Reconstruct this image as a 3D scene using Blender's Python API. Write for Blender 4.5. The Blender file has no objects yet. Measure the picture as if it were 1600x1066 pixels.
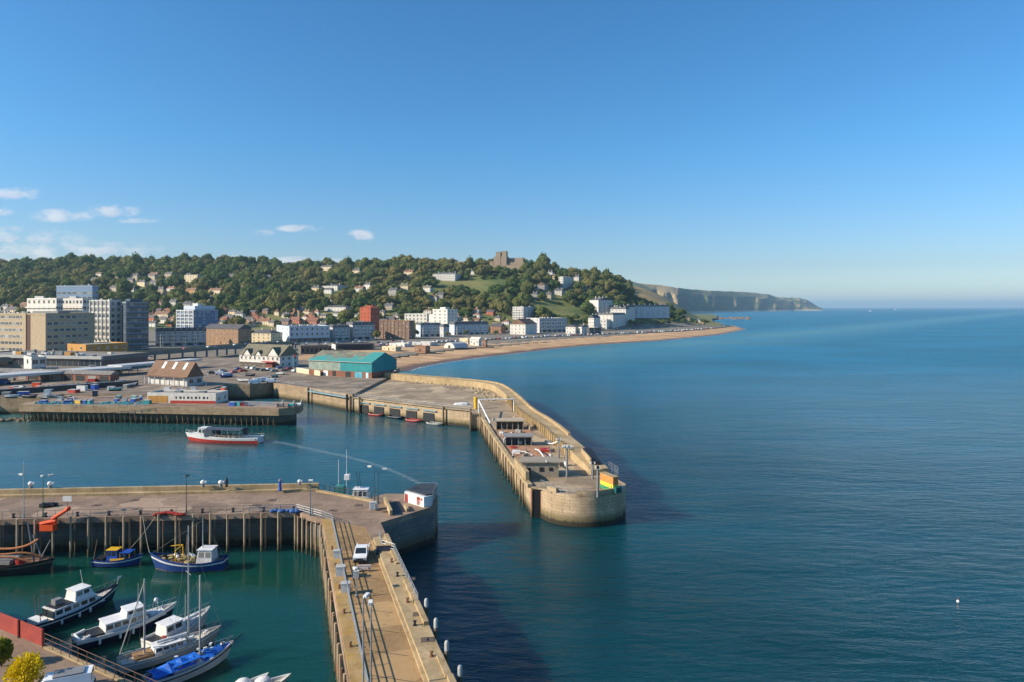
import bpy, bmesh, math, random
import numpy as np
from mathutils import Vector, Matrix, noise as mnoise
R = random.Random(7)
rad = math.radians
SC = bpy.context.scene
COL = SC.collection
F, H, HZ = 1067.0, 42.0, 480.0           # focal length in photo pixels, eye height (m), horizon row

def P(px, py, z=0.0):
    Y = F * (H - z) / (py - HZ)
    return ((px - 800) * Y / F, Y, z)
def PX(px, Y): return (px - 800) * Y / F
def PZ(py, Y): return H - (py - HZ) * Y / F
def lin(c):
    c = c / 255.0
    return c / 12.92 if c <= 0.04045 else ((c + 0.055) / 1.055) ** 2.4
def S(r, g, b): return (lin(r), lin(g), lin(b))

# ------------------------------------------------------------------ materials
class NT:
    def __init__(s, name, world=None):
        if world is None:
            s.m = bpy.data.materials.new(name); s.m.use_nodes = True; s.t = s.m.node_tree
        else: s.t = world
        s.n = s.t.nodes; s.l = s.t.links
        s.n.clear()
    def a(s, t, **k):
        n = s.n.new(t)
        for q, v in k.items():
            if q.startswith('_'): n.inputs[q[1:].replace('__', ' ')].default_value = v
            else: setattr(n, q, v)
        return n
    def k(s, o, i): s.l.new(o, i)
    def math(s, op, a, b=None, clamp=False):
        n = s.n.new('ShaderNodeMath'); n.operation = op; n.use_clamp = clamp
        for i, v in enumerate((a, b)):
            if v is None: continue
            if isinstance(v, (int, float)): n.inputs[i].default_value = v
            else: s.k(v, n.inputs[i])
        return n.outputs[0]
    def ramp(s, v, a, b, c=0.0, d=1.0):
        n = s.a('ShaderNodeMapRange'); n.clamp = True
        n.inputs[1].default_value = a; n.inputs[2].default_value = b
        n.inputs[3].default_value = c; n.inputs[4].default_value = d
        s.k(v, n.inputs[0]); return n.outputs[0]
    def mix(s, f, a, b, mode='MIX'):
        n = s.n.new('ShaderNodeMix'); n.data_type = 'RGBA'; n.blend_type = mode
        for i, v in ((0, f), (6, a), (7, b)):
            if isinstance(v, (int, float)): n.inputs[i].default_value = v
            elif isinstance(v, tuple): n.inputs[i].default_value = (*v[:3], 1)
            else: s.k(v, n.inputs[i])
        return n.outputs[2]
    def noise(s, vec, scale, detail=4, rough=0.55):
        n = s.a('ShaderNodeTexNoise', _Scale=scale, _Detail=detail, _Roughness=rough)
        if vec is not None: s.k(vec, n.inputs['Vector'])
        return n.outputs[0]
    def mapv(s, vec, sc=(1, 1, 1), rot=(0, 0, 0), loc=(0, 0, 0)):
        n = s.a('ShaderNodeMapping'); n.inputs[1].default_value = loc; n.inputs[2].default_value = rot; n.inputs[3].default_value = sc
        s.k(vec, n.inputs[0]); return n.outputs[0]
    def pos(s): return s.a('ShaderNodeNewGeometry').outputs['Position']
    def obj(s): return s.a('ShaderNodeTexCoord').outputs['Object']
    def out(s, col, rough=0.8, metal=0.0, bump=None, bs=0.3, bd=0.05, spec=0.4, alpha=None, transl=0.0):
        p = s.a('ShaderNodeBsdfPrincipled')
        o = s.a('ShaderNodeOutputMaterial')
        for nm, v in (('Base Color', col), ('Roughness', rough), ('Metallic', metal), ('Specular IOR Level', spec), ('Alpha', alpha)):
            if v is None: continue
            i = p.inputs[nm]
            if isinstance(v, tuple): i.default_value = (*v[:3], 1)
            elif isinstance(v, (int, float)): i.default_value = v
            else: s.k(v, i)
        if bump is not None:
            b = s.a('ShaderNodeBump'); b.inputs['Strength'].default_value = bs; b.inputs['Distance'].default_value = bd
            s.k(bump, b.inputs['Height']); s.k(b.outputs[0], p.inputs['Normal'])
        if transl:
            tr = s.a('ShaderNodeBsdfTranslucent'); ms = s.a('ShaderNodeMixShader'); ms.inputs[0].default_value = transl
            s.k(col, tr.inputs[0]); s.k(p.outputs[0], ms.inputs[1]); s.k(tr.outputs[0], ms.inputs[2]); s.k(ms.outputs[0], o.inputs[0])
        else: s.k(p.outputs[0], o.inputs[0])
        return s.m
_mc = {}
def paint(col, rough=0.6, var=0.12, scale=0.7, metal=0.0, dirt=0.25, spec=0.4):
    """plain painted / plastered / metal surface with uneven tone and rain streaks"""
    key = (tuple(round(c, 3) for c in col), rough, var, scale, metal, dirt)
    if key in _mc: return _mc[key]
    t = NT('painted_surface'); p = t.pos()
    n1 = t.noise(p, scale, 5)
    n2 = t.noise(t.mapv(p, (1, 1, 0.12)), scale * 2.2, 5, 0.65)
    c = t.mix(t.ramp(n1, 0.3, 0.7), tuple(x * (1 - var) for x in col), tuple(min(1, x * (1 + var)) for x in col))
    c = t.mix(t.math('MULTIPLY', t.ramp(n2, 0.52, 0.75), dirt), c, tuple(x * 0.45 + 0.01 for x in col))
    _mc[key] = t.out(c, rough, metal, bump=n1, bs=0.1, bd=0.02, spec=spec)
    return _mc[key]
def concrete(name, a, b, scale=0.35, blocks=None, tide=True, yellow=0.0, bs=0.35, slabs=None, turn=0.0):
    t = NT(name); p = t.pos()
    n1 = t.noise(p, scale, 8, 0.62); n2 = t.noise(p, scale * 7, 5, 0.6)
    n3 = t.noise(t.mapv(p, (1.2, 1.2, 0.10)), 1.1, 6, 0.65)
    n4 = t.noise(t.mapv(p, (1, 1, 1), loc=(31, 7, 3)), 0.09, 4)
    c = t.mix(t.ramp(n1, 0.32, 0.68), a, b)
    c = t.mix(t.math('MULTIPLY', t.ramp(n2, 0.45, 0.8), 0.4), c, tuple(x * 0.5 for x in a))
    c = t.mix(t.math('MULTIPLY', t.ramp(n3, 0.53, 0.72), 0.5), c, tuple(x * 0.38 for x in a))
    c = t.mix(t.math('MULTIPLY', t.ramp(n4, 0.5, 0.68), 0.45), c, tuple(x * 0.6 for x in b))
    if yellow: c = t.mix(t.math('MULTIPLY', t.ramp(t.noise(p, 0.55, 6, 0.7), 0.46, 0.62), yellow), c, S(178, 138, 40))
    if slabs:
        br = t.a('ShaderNodeTexBrick', _Scale=1.0); br.inputs['Mortar Size'].default_value = 0.05; br.inputs['Brick Width'].default_value = slabs[0]; br.inputs['Row Height'].default_value = slabs[1]
        br.inputs['Color1'].default_value = (1, 1, 1, 1); br.inputs['Color2'].default_value = (0.80, 0.79, 0.78, 1); br.inputs['Mortar'].default_value = (0.5, 0.48, 0.45, 1)
        wv = t.a('ShaderNodeVectorMath'); wv.operation = 'ADD'; cbn = t.a('ShaderNodeCombineXYZ'); nn = t.noise(p, 0.8, 3); t.k(nn, cbn.inputs[0]); t.k(nn, cbn.inputs[1])
        t.k(t.mapv(p, (1, 1, 1), rot=(0, 0, turn)), wv.inputs[0]); t.k(cbn.outputs[0], wv.inputs[1]); t.k(wv.outputs[0], br.inputs[0])
        c = t.mix(0.75, c, br.outputs[0], 'MULTIPLY')
        pt = t.a('ShaderNodeTexVoronoi', _Scale=0.16); pt.distance = 'CHEBYCHEV'; t.k(wv.outputs[0], pt.inputs['Vector']); pc2 = t.a('ShaderNodeSeparateColor'); t.k(pt.outputs['Color'], pc2.inputs[0])
        c = t.mix(t.ramp(pc2.outputs[0], 0.80, 0.82, 0, 0.5), c, tuple(x * 0.62 for x in a)); c = t.mix(t.ramp(pc2.outputs[1], 0.84, 0.86, 0, 0.45), c, tuple(min(1, x * 1.3) for x in b))
        oil = t.noise(t.mapv(p, (1, 1, 1), loc=(9, 4, 0)), 0.45, 5, 0.7); c = t.mix(t.ramp(oil, 0.58, 0.72, 0, 0.55), c, tuple(x * 0.42 for x in a))
    h = n2
    if blocks:
        sx = t.a('ShaderNodeSeparateXYZ'); t.k(p, sx.inputs[0])
        cb = t.a('ShaderNodeCombineXYZ'); t.k(t.math('ADD', sx.outputs[0], t.math('MULTIPLY', sx.outputs[1], 0.7)), cb.inputs[0]); t.k(sx.outputs[2], cb.inputs[1])
        br = t.a('ShaderNodeTexBrick', _Scale=1.0); br.inputs['Mortar Size'].default_value = 0.035
        br.inputs['Brick Width'].default_value = blocks[0]; br.inputs['Row Height'].default_value = blocks[1]
        br.inputs['Color1'].default_value = (1, 1, 1, 1); br.inputs['Color2'].default_value = (0.78, 0.76, 0.72, 1); br.inputs['Mortar'].default_value = (0.45, 0.42, 0.38, 1)
        t.k(cb.outputs[0], br.inputs[0])
        c = t.mix(0.75, c, br.outputs[0], 'MULTIPLY')
    if tide:
        sz = t.a('ShaderNodeSeparateXYZ'); t.k(p, sz.inputs[0])
        zz = t.math('ADD', sz.outputs[2], t.math('MULTIPLY', n3, 1.6))
        c = t.mix(t.ramp(zz, 3.4, 2.2, 0, 0.75), c, S(88, 84, 50))      # weed band
        c = t.mix(t.ramp(zz, 2.0, 1.5, 0, 0.9), c, S(38, 34, 26))       # wet band
    return t.out(c, 0.88, bump=h, bs=bs, bd=0.06)
def timber(name, a, b):
    t = NT(name); p = t.pos()
    n = t.noise(t.mapv(p, (4, 4, 0.25)), 1.5, 6, 0.6)
    sz = t.a('ShaderNodeSeparateXYZ'); t.k(p, sz.inputs[0])
    c = t.mix(t.ramp(n, 0.3, 0.7), a, b)
    rust = t.noise(t.mapv(p, (1, 1, 0.5)), 0.9, 3)
    c = t.mix(t.ramp(rust, 0.55, 0.68, 0, 0.55), c, S(150, 88, 55))
    c = t.mix(t.ramp(t.math('ADD', sz.outputs[2], n), 2.4, 1.3, 0, 0.85), c, S(60, 58, 32))
    return t.out(c, 0.9, bump=n, bs=0.4, bd=0.03)
def glassy(col=(0.02, 0.028, 0.036), rough=0.08):
    key = ('g', col, rough)
    if key not in _mc:
        t = NT('window_glass'); inf = t.a('ShaderNodeObjectInfo'); bl = t.ramp(inf.outputs['Random'], 0.72, 0.78)      # some panes paler: drawn blinds, and bright reflections put into the colour
        _mc[key] = t.out(t.mix(t.math('MULTIPLY', bl, 0.55), t.mix(inf.outputs['Random'], col, tuple(c * 2.4 + 0.012 for c in col)), S(178, 172, 160)), rough, spec=0.7)
    return _mc[key]
def tiled(name, a, b, row=0.45):
    t = NT(name); p = t.pos()
    n = t.noise(p, 0.8, 6, 0.65); n2 = t.noise(p, 0.15, 3)
    w = t.a('ShaderNodeTexWave', _Scale=1.0 / row, _Distortion=1.0); w.bands_direction = 'Z'; t.k(p, w.inputs[0])
    c = t.mix(t.ramp(n, 0.3, 0.7), a, b)
    c = t.mix(t.ramp(n2, 0.5, 0.65, 0, 0.35), c, tuple(x * 0.6 for x in a))
    return t.out(c, 0.8, bump=t.math('ADD', w.outputs[1], n), bs=0.35, bd=0.06)
def brickwall(name, a, b):
    t = NT(name); p = t.pos()
    n = t.noise(p, 0.5, 6, 0.65); n2 = t.noise(p, 3.0, 4, 0.7)
    c = t.mix(t.ramp(n, 0.3, 0.7), a, b)
    c = t.mix(t.ramp(n2, 0.5, 0.8, 0, 0.35), c, tuple(x * 0.55 for x in a))
    return t.out(c, 0.9, bump=n2, bs=0.3, bd=0.03)

# ------------------------------------------------------------------ mesh builder
class MB:
    def __init__(s): s.v = []; s.f = []; s.m = []
    def add(s, v, f, mi=0):
        o = len(s.v); s.v += [tuple(q) for q in v]
        for q in f: s.f.append(tuple(o + i for i in q)); s.m.append(mi)
        return s
    def box(s, x0, x1, y0, y1, z0, z1, mi=0):
        return s.add([(x0, y0, z0), (x1, y0, z0), (x1, y1, z0), (x0, y1, z0), (x0, y0, z1), (x1, y0, z1), (x1, y1, z1), (x0, y1, z1)],
              [(0, 3, 2, 1), (4, 5, 6, 7), (0, 1, 5, 4), (1, 2, 6, 5), (2, 3, 7, 6), (3, 0, 4, 7)], mi)
    def cbox(s, c, d, rz=0.0, mi=0, ry=0.0):
        hx, hy, hz = d[0] / 2, d[1] / 2, d[2] / 2
        M = Matrix.Rotation(rz, 3, 'Z') @ Matrix.Rotation(ry, 3, 'Y')
        vs = [Vector(c) + M @ Vector((x, y, z)) for z in (-hz, hz) for x, y in ((-hx, -hy), (hx, -hy), (hx, hy), (-hx, hy))]
        return s.add(vs, [(0, 3, 2, 1), (4, 5, 6, 7), (0, 1, 5, 4), (1, 2, 6, 5), (2, 3, 7, 6), (3, 0, 4, 7)], mi)
    def prism(s, poly, z0, z1, mi=0, mi_top=None):
        n = len(poly)
        ar = sum(poly[i][0] * poly[(i + 1) % n][1] - poly[(i + 1) % n][0] * poly[i][1] for i in range(n))
        if ar < 0: poly = poly[::-1]
        g = lambda z, q: z(q) if callable(z) else z
        v = [(x, y, g(z0, (x, y))) for x, y in poly] + [(x, y, g(z1, (x, y))) for x, y in poly]
        s.add(v, [tuple(range(n - 1, -1, -1))] + [(i, (i + 1) % n, n + (i + 1) % n, n + i) for i in range(n)], mi)
        o = len(s.v) - n
        s.f.append(tuple(range(o, o + n))); s.m.append(mi if mi_top is None else mi_top)
        return s
    def tube(s, a, b, r0, r1=None, n=8, mi=0, caps=True):
        r1 = r0 if r1 is None else r1
        a, b = Vector(a), Vector(b); d = (b - a)
        if d.length < 1e-6: return s
        q = d.to_track_quat('Z', 'Y').to_matrix()
        v = []
        for c, r in ((a, r0), (b, r1)):
            for i in range(n):
                t = 2 * math.pi * i / n; v.append(c + q @ Vector((r * math.cos(t), r * math.sin(t), 0)))
        f = [(i, (i + 1) % n, n + (i + 1) % n, n + i) for i in range(n)]
        if caps: f += [tuple(range(n - 1, -1, -1)), tuple(range(n, 2 * n))]
        return s.add(v, f, mi)
    def path(s, pts, r, n=6, mi=0):
        for a, b in zip(pts[:-1], pts[1:]): s.tube(a, b, r, r, n, mi)
        return s
    def lathe(s, prof, n=12, c=(0, 0, 0), mi=0):
        v = []; f = []
        for r, z in prof:
            for i in range(n):
                t = 2 * math.pi * i / n; v.append((c[0] + r * math.cos(t), c[1] + r * math.sin(t), c[2] + z))
        for j in range(len(prof) - 1):
            for i in range(n):
                f.append((j * n + i, j * n + (i + 1) % n, (j + 1) * n + (i + 1) % n, (j + 1) * n + i))
        f.append(tuple(range(n - 1, -1, -1))); f.append(tuple((len(prof) - 1) * n + i for i in range(n)))
        return s.add(v, f, mi)
    def ball(s, c, r, n=8, mi=0, sz=1.0):
        pr = [(r * math.sin(math.pi * j / n) + 1e-4, -r * sz * math.cos(math.pi * j / n)) for j in range(n + 1)]
        return s.lathe(pr, n + 2, c, mi)
    def strip(s, pts, w0, w1, z0, z1, mi=0, closed=False):
        """a wall along a plan polyline, offsets w0..w1 to its left, z0..z1 (numbers or callables)"""
        L, Rr = offs(pts, w0), offs(pts, w1)
        for i in range(len(pts) - 1):
            s.prism([L[i], L[i + 1], Rr[i + 1], Rr[i]], z0, z1, mi)
        return s
    def build(s, name, mat, parent=None, smooth=False, world=True):
        me = bpy.data.meshes.new(name)
        o = bpy.data.objects.new(name, me)
        v = s.v
        if parent is not None and world:
            l = parent_world(parent); v = [(x - l[0], y - l[1], z - l[2]) for x, y, z in v]
        me.from_pydata(v, [], s.f)
        for m in (mat if isinstance(mat, (list, tuple)) else [mat]): me.materials.append(m)
        if len(me.polygons) == len(s.m): me.polygons.foreach_set('material_index', s.m)
        if smooth: me.polygons.foreach_set('use_smooth', [True] * len(me.polygons))
        me.update()
        COL.objects.link(o)
        if parent is not None: o.parent = parent
        return o
def parent_world(o):
    l = Vector(o.location)
    while o.parent: o = o.parent; l += Vector(o.location)
    return l
def offs(pts, d):
    out = []
    n = len(pts)
    for i in range(n):
        a = Vector(pts[max(0, i - 1)][:2]); b = Vector(pts[i][:2]); c = Vector(pts[min(n - 1, i + 1)][:2])
        t1 = (b - a).normalized() if i > 0 else (c - b).normalized()
        t2 = (c - b).normalized() if i < n - 1 else t1
        n1 = Vector((-t1.y, t1.x)); n2 = Vector((-t2.y, t2.x)); m = (n1 + n2)
        m = m.normalized(); k = max(0.5, m.dot(n1))
        out.append(tuple(b + m * (d / k)))
    return out
def resample(pts, step):
    out = [tuple(pts[0])]
    for a, b in zip(pts[:-1], pts[1:]):
        a, b = Vector(a), Vector(b); n = max(1, int(round((b - a).length / step)))
        for i in range(1, n + 1): out.append(tuple(a.lerp(b, i / n)))
    return out
def smooth_poly(pts, it=2):
    for _ in range(it):
        q = [pts[0]]
        for a, b in zip(pts[:-1], pts[1:]):
            q.append(tuple(0.75 * x + 0.25 * y for x, y in zip(a, b))); q.append(tuple(0.25 * x + 0.75 * y for x, y in zip(a, b)))
        q.append(pts[-1]); pts = q
    return pts
def tag(o, label, cat, group=None):
    o['label'] = label; o['category'] = cat
    if group: o['group'] = group
    return o
def thing(name, label, cat, loc=(0, 0, 0), rz=0.0, group=None):
    o = bpy.data.objects.new(name, None); COL.objects.link(o)
    o.empty_display_size = 0.5
    o.location = loc; o.rotation_euler = (0, 0, rz)
    return tag(o, label, cat, group)
def kind(o, k): o['kind'] = k; return o
def inst(mesh, name, parent, loc=(0, 0, 0), rz=0.0, scale=None):
    o = bpy.data.objects.new(name, mesh); COL.objects.link(o)
    o.location = loc; o.rotation_euler = (0, 0, rz)
    if scale: o.scale = scale
    if parent is not None: o.parent = parent
    return o
def mesh_of(mb, name, mat, smooth=False):
    o = mb.build(name, mat, None, smooth); me = o.data; bpy.data.objects.remove(o); return me
def copy_tree(o, parent=None):
    c = o.copy(); COL.objects.link(c)
    if parent is not None: c.parent = parent
    for ch in list(o.children): copy_tree(ch, c)
    return c

# ------------------------------------------------------------------ camera, light, sky
cam = bpy.data.cameras.new('camera'); co = bpy.data.objects.new('camera', cam); COL.objects.link(co)
cam.lens = 24.0; cam.sensor_width = 36.0; cam.clip_end = 200000; cam.clip_start = 0.5
cam.shift_y = -(533 - HZ) / 1600.0
co.location = (0, 0, H); co.rotation_euler = (rad(90), 0, 0)
SC.camera = co
SUN_EL, SUN_AZ = 28.0, math.degrees(math.atan2(-0.965, -0.262))     # azimuth from +Y towards +X
sd = Vector((math.sin(rad(SUN_AZ)) * math.cos(rad(SUN_EL)), math.cos(rad(SUN_AZ)) * math.cos(rad(SUN_EL)), math.sin(rad(SUN_EL))))
sl = bpy.data.lights.new('sun', 'SUN'); so = bpy.data.objects.new('sun', sl); COL.objects.link(so)
sl.energy = 5.0; sl.angle = rad(0.53); sl.color = (1.0, 0.87, 0.70)
so.rotation_euler = sd.to_track_quat('Z', 'Y').to_euler(); so.location = (-60, -20, 120)

w = bpy.data.worlds.new('World'); SC.world = w; w.use_nodes = True
t = NT('w', w.node_tree)
sky = t.a('ShaderNodeTexSky'); sky.sky_type = 'NISHITA'; sky.sun_disc = False
sky.sun_elevation = rad(SUN_EL); sky.sun_rotation = rad(SUN_AZ)
sky.air_density = 1.0; sky.dust_density = 0.6; sky.ozone_density = 2.5; sky.altitude = 0
g = t.a('ShaderNodeTexCoord').outputs['Generated']
hs = t.a('ShaderNodeHueSaturation'); hs.inputs['Saturation'].default_value = 1.10; hs.inputs['Value'].default_value = 1.0
gz = t.a('ShaderNodeTexCoord').outputs['Generated']; sz0 = t.a('ShaderNodeSeparateXYZ'); t.k(gz, sz0.inputs[0])
tint = t.mix(t.ramp(sz0.outputs[2], 0.0, 0.055), (1.08, 1.22, 1.45), (0.79, 0.90, 1.08)); tint = t.mix(t.ramp(sz0.outputs[2], 0.06, 0.22), tint, (0.71, 1.05, 1.27))
t.k(t.mix(1.0, sky.outputs[0], tint, 'MULTIPLY'), hs.inputs['Color'])
sx = t.a('ShaderNodeSeparateXYZ'); t.k(g, sx.inputs[0])
yy = t.math('MAXIMUM', sx.outputs[1], 0.05)
u = t.math('DIVIDE', sx.outputs[0], yy); v = t.math('DIVIDE', sx.outputs[2], yy)
mask = None
for (px, py, ww, hh, st) in ((28, 303, 46, 12, 1.0), (95, 337, 62, 13, .9), (178, 329, 50, 13, 1.0), (40, 386, 130, 34, .85), (165, 394, 120, 20, .8), (466, 357, 42, 7, .9), (560, 369, 28, 12, 1.1),
                     (412, 364, 20, 6, .7), (478, 408, 70, 9, 1.0), (380, 404, 34, 8, .8), (4, 330, 26, 8, .8), (-60, 370, 90, 30, .8), (215, 345, 50, 5, .6), (6, 362, 60, 10, .9)):
    du = t.math('MULTIPLY', t.math('SUBTRACT', u, (px - 800) / F), F / ww); dv = t.math('MULTIPLY', t.math('SUBTRACT', v, (HZ - py) / F), F / hh)
    e = t.math('SUBTRACT', 1.0, t.math('ADD', t.math('MULTIPLY', du, du), t.math('MULTIPLY', dv, dv)))
    e = t.math('MULTIPLY', t.math('MAXIMUM', e, 0.0), st)
    mask = e if mask is None else t.math('MAXIMUM', mask, e)
cv = t.a('ShaderNodeCombineXYZ'); t.k(u, cv.inputs[0]); t.k(t.math('MULTIPLY', v, 2.2), cv.inputs[1])
nz = t.noise(cv.outputs[0], 26.0, 8, 0.6); nf = t.noise(cv.outputs[0], 9.0, 3)
dens = t.math('MULTIPLY', mask, t.ramp(nz, 0.40, 0.62))
dens = t.ramp(dens, 0.05, 0.62)
lit = t.ramp(t.noise(t.mapv(cv.outputs[0], loc=(0.006, -0.012, 0)), 26.0, 8, 0.6), 0.35, 0.7)
cc = t.mix(lit, (5.6, 5.5, 6.2), (8.6, 7.9, 7.5))
mx = t.mix(t.math('MULTIPLY', dens, 0.5), hs.outputs[0], cc)
bg = t.a('ShaderNodeBackground'); bg.inputs[1].default_value = 0.092
t.k(mx, bg.inputs[0]); ow = t.a('ShaderNodeOutputWorld'); t.k(bg.outputs[0], ow.inputs[0])
SC.view_settings.view_transform = 'Standard'; SC.view_settings.look = 'None'; SC.view_settings.gamma = 1.0
SC.view_settings.exposure = 0.52
SC.cycles.max_bounces = 5; SC.cycles.diffuse_bounces = 2; SC.cycles.glossy_bounces = 3; SC.cycles.volume_bounces = 0
SC.cycles.transparent_max_bounces = 8; SC.cycles.use_denoising = True
SC.cycles.caustics_reflective = False; SC.cycles.caustics_refractive = False
# ------------------------------------------------------------------ land forms
COAST = smooth_poly([(-64, 340), (-66, 420), (-68, 462), (-44, 527), (-6, 609), (45, 689), (108, 775), (204, 872), (294, 1005), (385, 1165), (455, 1330), (452, 1400), (440, 1500),
                     (520, 1750), (625, 2100), (770, 2500), (980, 3200), (1060, 3600)], 2)
_cp = np.array(COAST)
def coast_d(X, Y):
    """signed distance inland (positive on the land side) and arclength parameter"""
    X = np.asarray(X, float); Y = np.asarray(Y, float)
    best = np.full(X.shape, 1e9); sg = np.zeros(X.shape)
    for i in range(len(_cp) - 1):
        a, b = _cp[i], _cp[i + 1]; d = b - a; L2 = (d ** 2).sum()
        tt = np.clip(((X - a[0]) * d[0] + (Y - a[1]) * d[1]) / L2, 0, 1)
        qx, qy = a[0] + tt * d[0], a[1] + tt * d[1]
        ds = np.hypot(X - qx, Y - qy); cr = d[0] * (Y - a[1]) - d[1] * (X - a[0])
        m = ds < best - 1e-9
        best = np.where(m, ds, best); sg = np.where(m, np.sign(cr), sg)
    return best * sg
def ip(x, tab):
    tab = np.array(tab, float); return np.interp(x, tab[:, 0], tab[:, 1])
SKY1 = [(-300, 428), (-100, 424), (0, 420), (40, 416), (80, 414), (130, 413), (300, 412), (390, 412), (430, 415), (460, 419), (560, 418), (620, 413), (700, 415), (740, 417), (762, 416), (822, 417), (850, 419), (870, 428), (930, 434), (955, 439), (968, 446), (985, 466), (1010, 478), (1040, 486), (1085, 498), (1140, 506)]
YR1 = [(-300, 1800), (500, 1650), (700, 1520), (900, 1450), (1000, 1420), (1100, 1450)]
YF1 = [(-300, 930), (450, 880), (620, 930), (800, 985), (900, 1030), (1000, 1150), (1100, 1330)]
SKY2 = [(900, 470), (950, 440), (985, 446), (1003, 449), (1020, 456), (1050, 471), (1080, 490), (1100, 499), (1130, 506)]
def T(X, Y, flat=False):
    X = np.asarray(X, float); Y = np.asarray(Y, float)
    p = 800 + F * X / np.maximum(Y, 50)
    zr = H - (ip(p, SKY1) - HZ) * ip(p, YR1) / F
    yf, yr = ip(p, YF1), ip(p, YR1)
    q = np.clip((Y - yf) / (yr - yf), 0, 1)
    z = 5 + (zr - 5) * (0.72 * q + 0.28 * (q * q * (3 - 2 * q)))
    z = z - np.maximum(Y - yr, 0) * 0.06
    zr2 = H - (ip(p, SKY2) - HZ) * 2000 / F
    q2 = np.clip((Y - 1480) / 520, 0, 1)
    z2 = np.where(p > 900, 5 + (zr2 - 5) * q2 - np.maximum(Y - 2000, 0) * 0.03, 0)
    z = np.maximum(z, z2)
    town = 5 + 9.0 * np.clip((Y - 780) / 220, 0, 1) * np.clip((560 - p) / 150, 0, 1)     # streets climb inland on the left
    z = np.maximum(z, town)
    return z
def Tz(x, y): return float(T(np.array([x]), np.array([y]))[0])
def ground_at(px, py, z0=None):
    """point of the land seen at a photo pixel"""
    if z0 is not None: return P(px, py, z0)
    Y = np.arange(420, 2600, 2.0); X = (px - 800) * Y / F
    z = T(X, Y); row = HZ + F * (H - z) / Y
    i = int(np.argmax(row <= py)) if (row <= py).any() else len(Y) - 1
    return (float(X[i]), float(Y[i]), float(z[i]))

def grid_mesh(name, X, Y, Z, mat, keep=None):
    n, m = X.shape
    me = bpy.data.meshes.new(name)
    idx = np.arange(n * m).reshape(n, m)
    f = np.stack([idx[:-1, :-1], idx[:-1, 1:], idx[1:, 1:], idx[1:, :-1]], -1).reshape(-1, 4)
    if keep is not None:
        k = (keep[:-1, :-1] & keep[:-1, 1:] & keep[1:, 1:] & keep[1:, :-1]).reshape(-1); f = f[k]
    me.from_pydata(np.stack([X, Y, Z], -1).reshape(-1, 3).tolist(), [], f.tolist())
    me.materials.append(mat); me.polygons.foreach_set('use_smooth', [True] * len(me.polygons)); me.update()
    o = bpy.data.objects.new(name, me); COL.objects.link(o); return o
def wob(X, Y, s, seed=0):
    return np.array([mnoise.fractal(Vector((x / s + seed, y / s, seed * 1.7)), 1.0, 2.0, 5) for x, y in zip(X.ravel(), Y.ravel())]).reshape(X.shape)

# hillside and town ground
t = NT('hillside_earth'); p = t.pos()
n1 = t.noise(p, 0.012, 6, 0.6); n2 = t.noise(p, 0.15, 5, 0.6)
c = t.mix(t.ramp(n1, 0.38, 0.62), S(84, 98, 48), S(126, 122, 66)); c = t.mix(t.ramp(n2, 0.45, 0.75, 0, 0.6), c, S(58, 74, 34))
sz = t.a('ShaderNodeSeparateXYZ'); t.k(p, sz.inputs[0])
dry = t.math('MULTIPLY', t.ramp(sz.outputs[1], 1640, 1760), t.ramp(sz.outputs[2], 20, 44))
c = t.mix(t.math('MULTIPLY', dry, t.ramp(n2, 0.3, 0.5)), c, S(172, 142, 92))
c = t.mix(t.math('MULTIPLY', t.ramp(sz.outputs[2], 14.5, 9.5), t.ramp(sz.outputs[1], 1500, 1300)), c, t.mix(t.ramp(n2, .35, .65), S(104, 100, 92), S(140, 130, 112)))
M_HILL = t.out(c, 0.95, bump=n2, bs=0.5, bd=0.8)
PC = np.concatenate([np.arange(-420, 1180, 7.0)]); YC = np.concatenate([np.arange(430, 1000, 14.0), np.arange(1000, 2100, 12.0), np.arange(2100, 3700, 60.0)])
PP, YY = np.meshgrid(PC, YC); XX = (PP - 800) * YY / F
d = coast_d(XX, YY)
ZZ = T(XX, YY) + wob(XX, YY, 90, 3) * 2.2 * np.clip((T(XX, YY) - 9) / 30, 0, 1)
ZZ = np.where((d < ip(YY, [(430, 112), (620, 108), (740, 64)])) & (YY < 1430), np.minimum(ZZ, 3.2), ZZ)
kind(grid_mesh('hills', XX, YY, ZZ, M_HILL, d > np.clip(ip(YY, [(400, 40), (1000, 44), (1330, 9), (1500, 2)]), 2, 60)), 'structure')

# headland far along the coast
t = NT('chalk_headland'); p = t.pos()
n1 = t.noise(p, 0.0022, 7, 0.62); n2 = t.noise(p, 0.012, 6, 0.65)
sz = t.a('ShaderNodeSeparateXYZ'); t.k(p, sz.inputs[0]); zz = t.math('ADD', sz.outputs[2], t.math('MULTIPLY', n2, 60))
gn = t.a('ShaderNodeNewGeometry'); sn = t.a('ShaderNodeSeparateXYZ'); t.k(gn.outputs['Normal'], sn.inputs[0])
c = t.mix(t.ramp(n2, 0.36, 0.62), S(70, 78, 54), S(122, 110, 86)); c = t.mix(t.ramp(n1, 0.47, 0.56, 0, .8), c, S(66, 82, 46))
fld = t.mix(t.ramp(t.noise(p, 0.0016, 2), 0.49, 0.52), S(196, 166, 112), S(104, 116, 62))
c = t.mix(t.ramp(sn.outputs[2], 0.90, 0.95), c, fld)
c = t.mix(t.ramp(sz.outputs[2], 16, 9), c, S(196, 178, 150))
M_HEAD = t.out(c, 0.95, bump=n2, bs=0.8, bd=8)
SKY3 = [(880, 437), (980, 438.5), (1000, 443), (1040, 446.5), (1070, 451), (1100, 454), (1135, 455), (1165, 456.5), (1200, 460), (1212, 464), (1225, 465.5), (1250, 465.8), (1260, 468.5), (1270, 474), (1279, 479.5), (1287, 483)]
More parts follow.
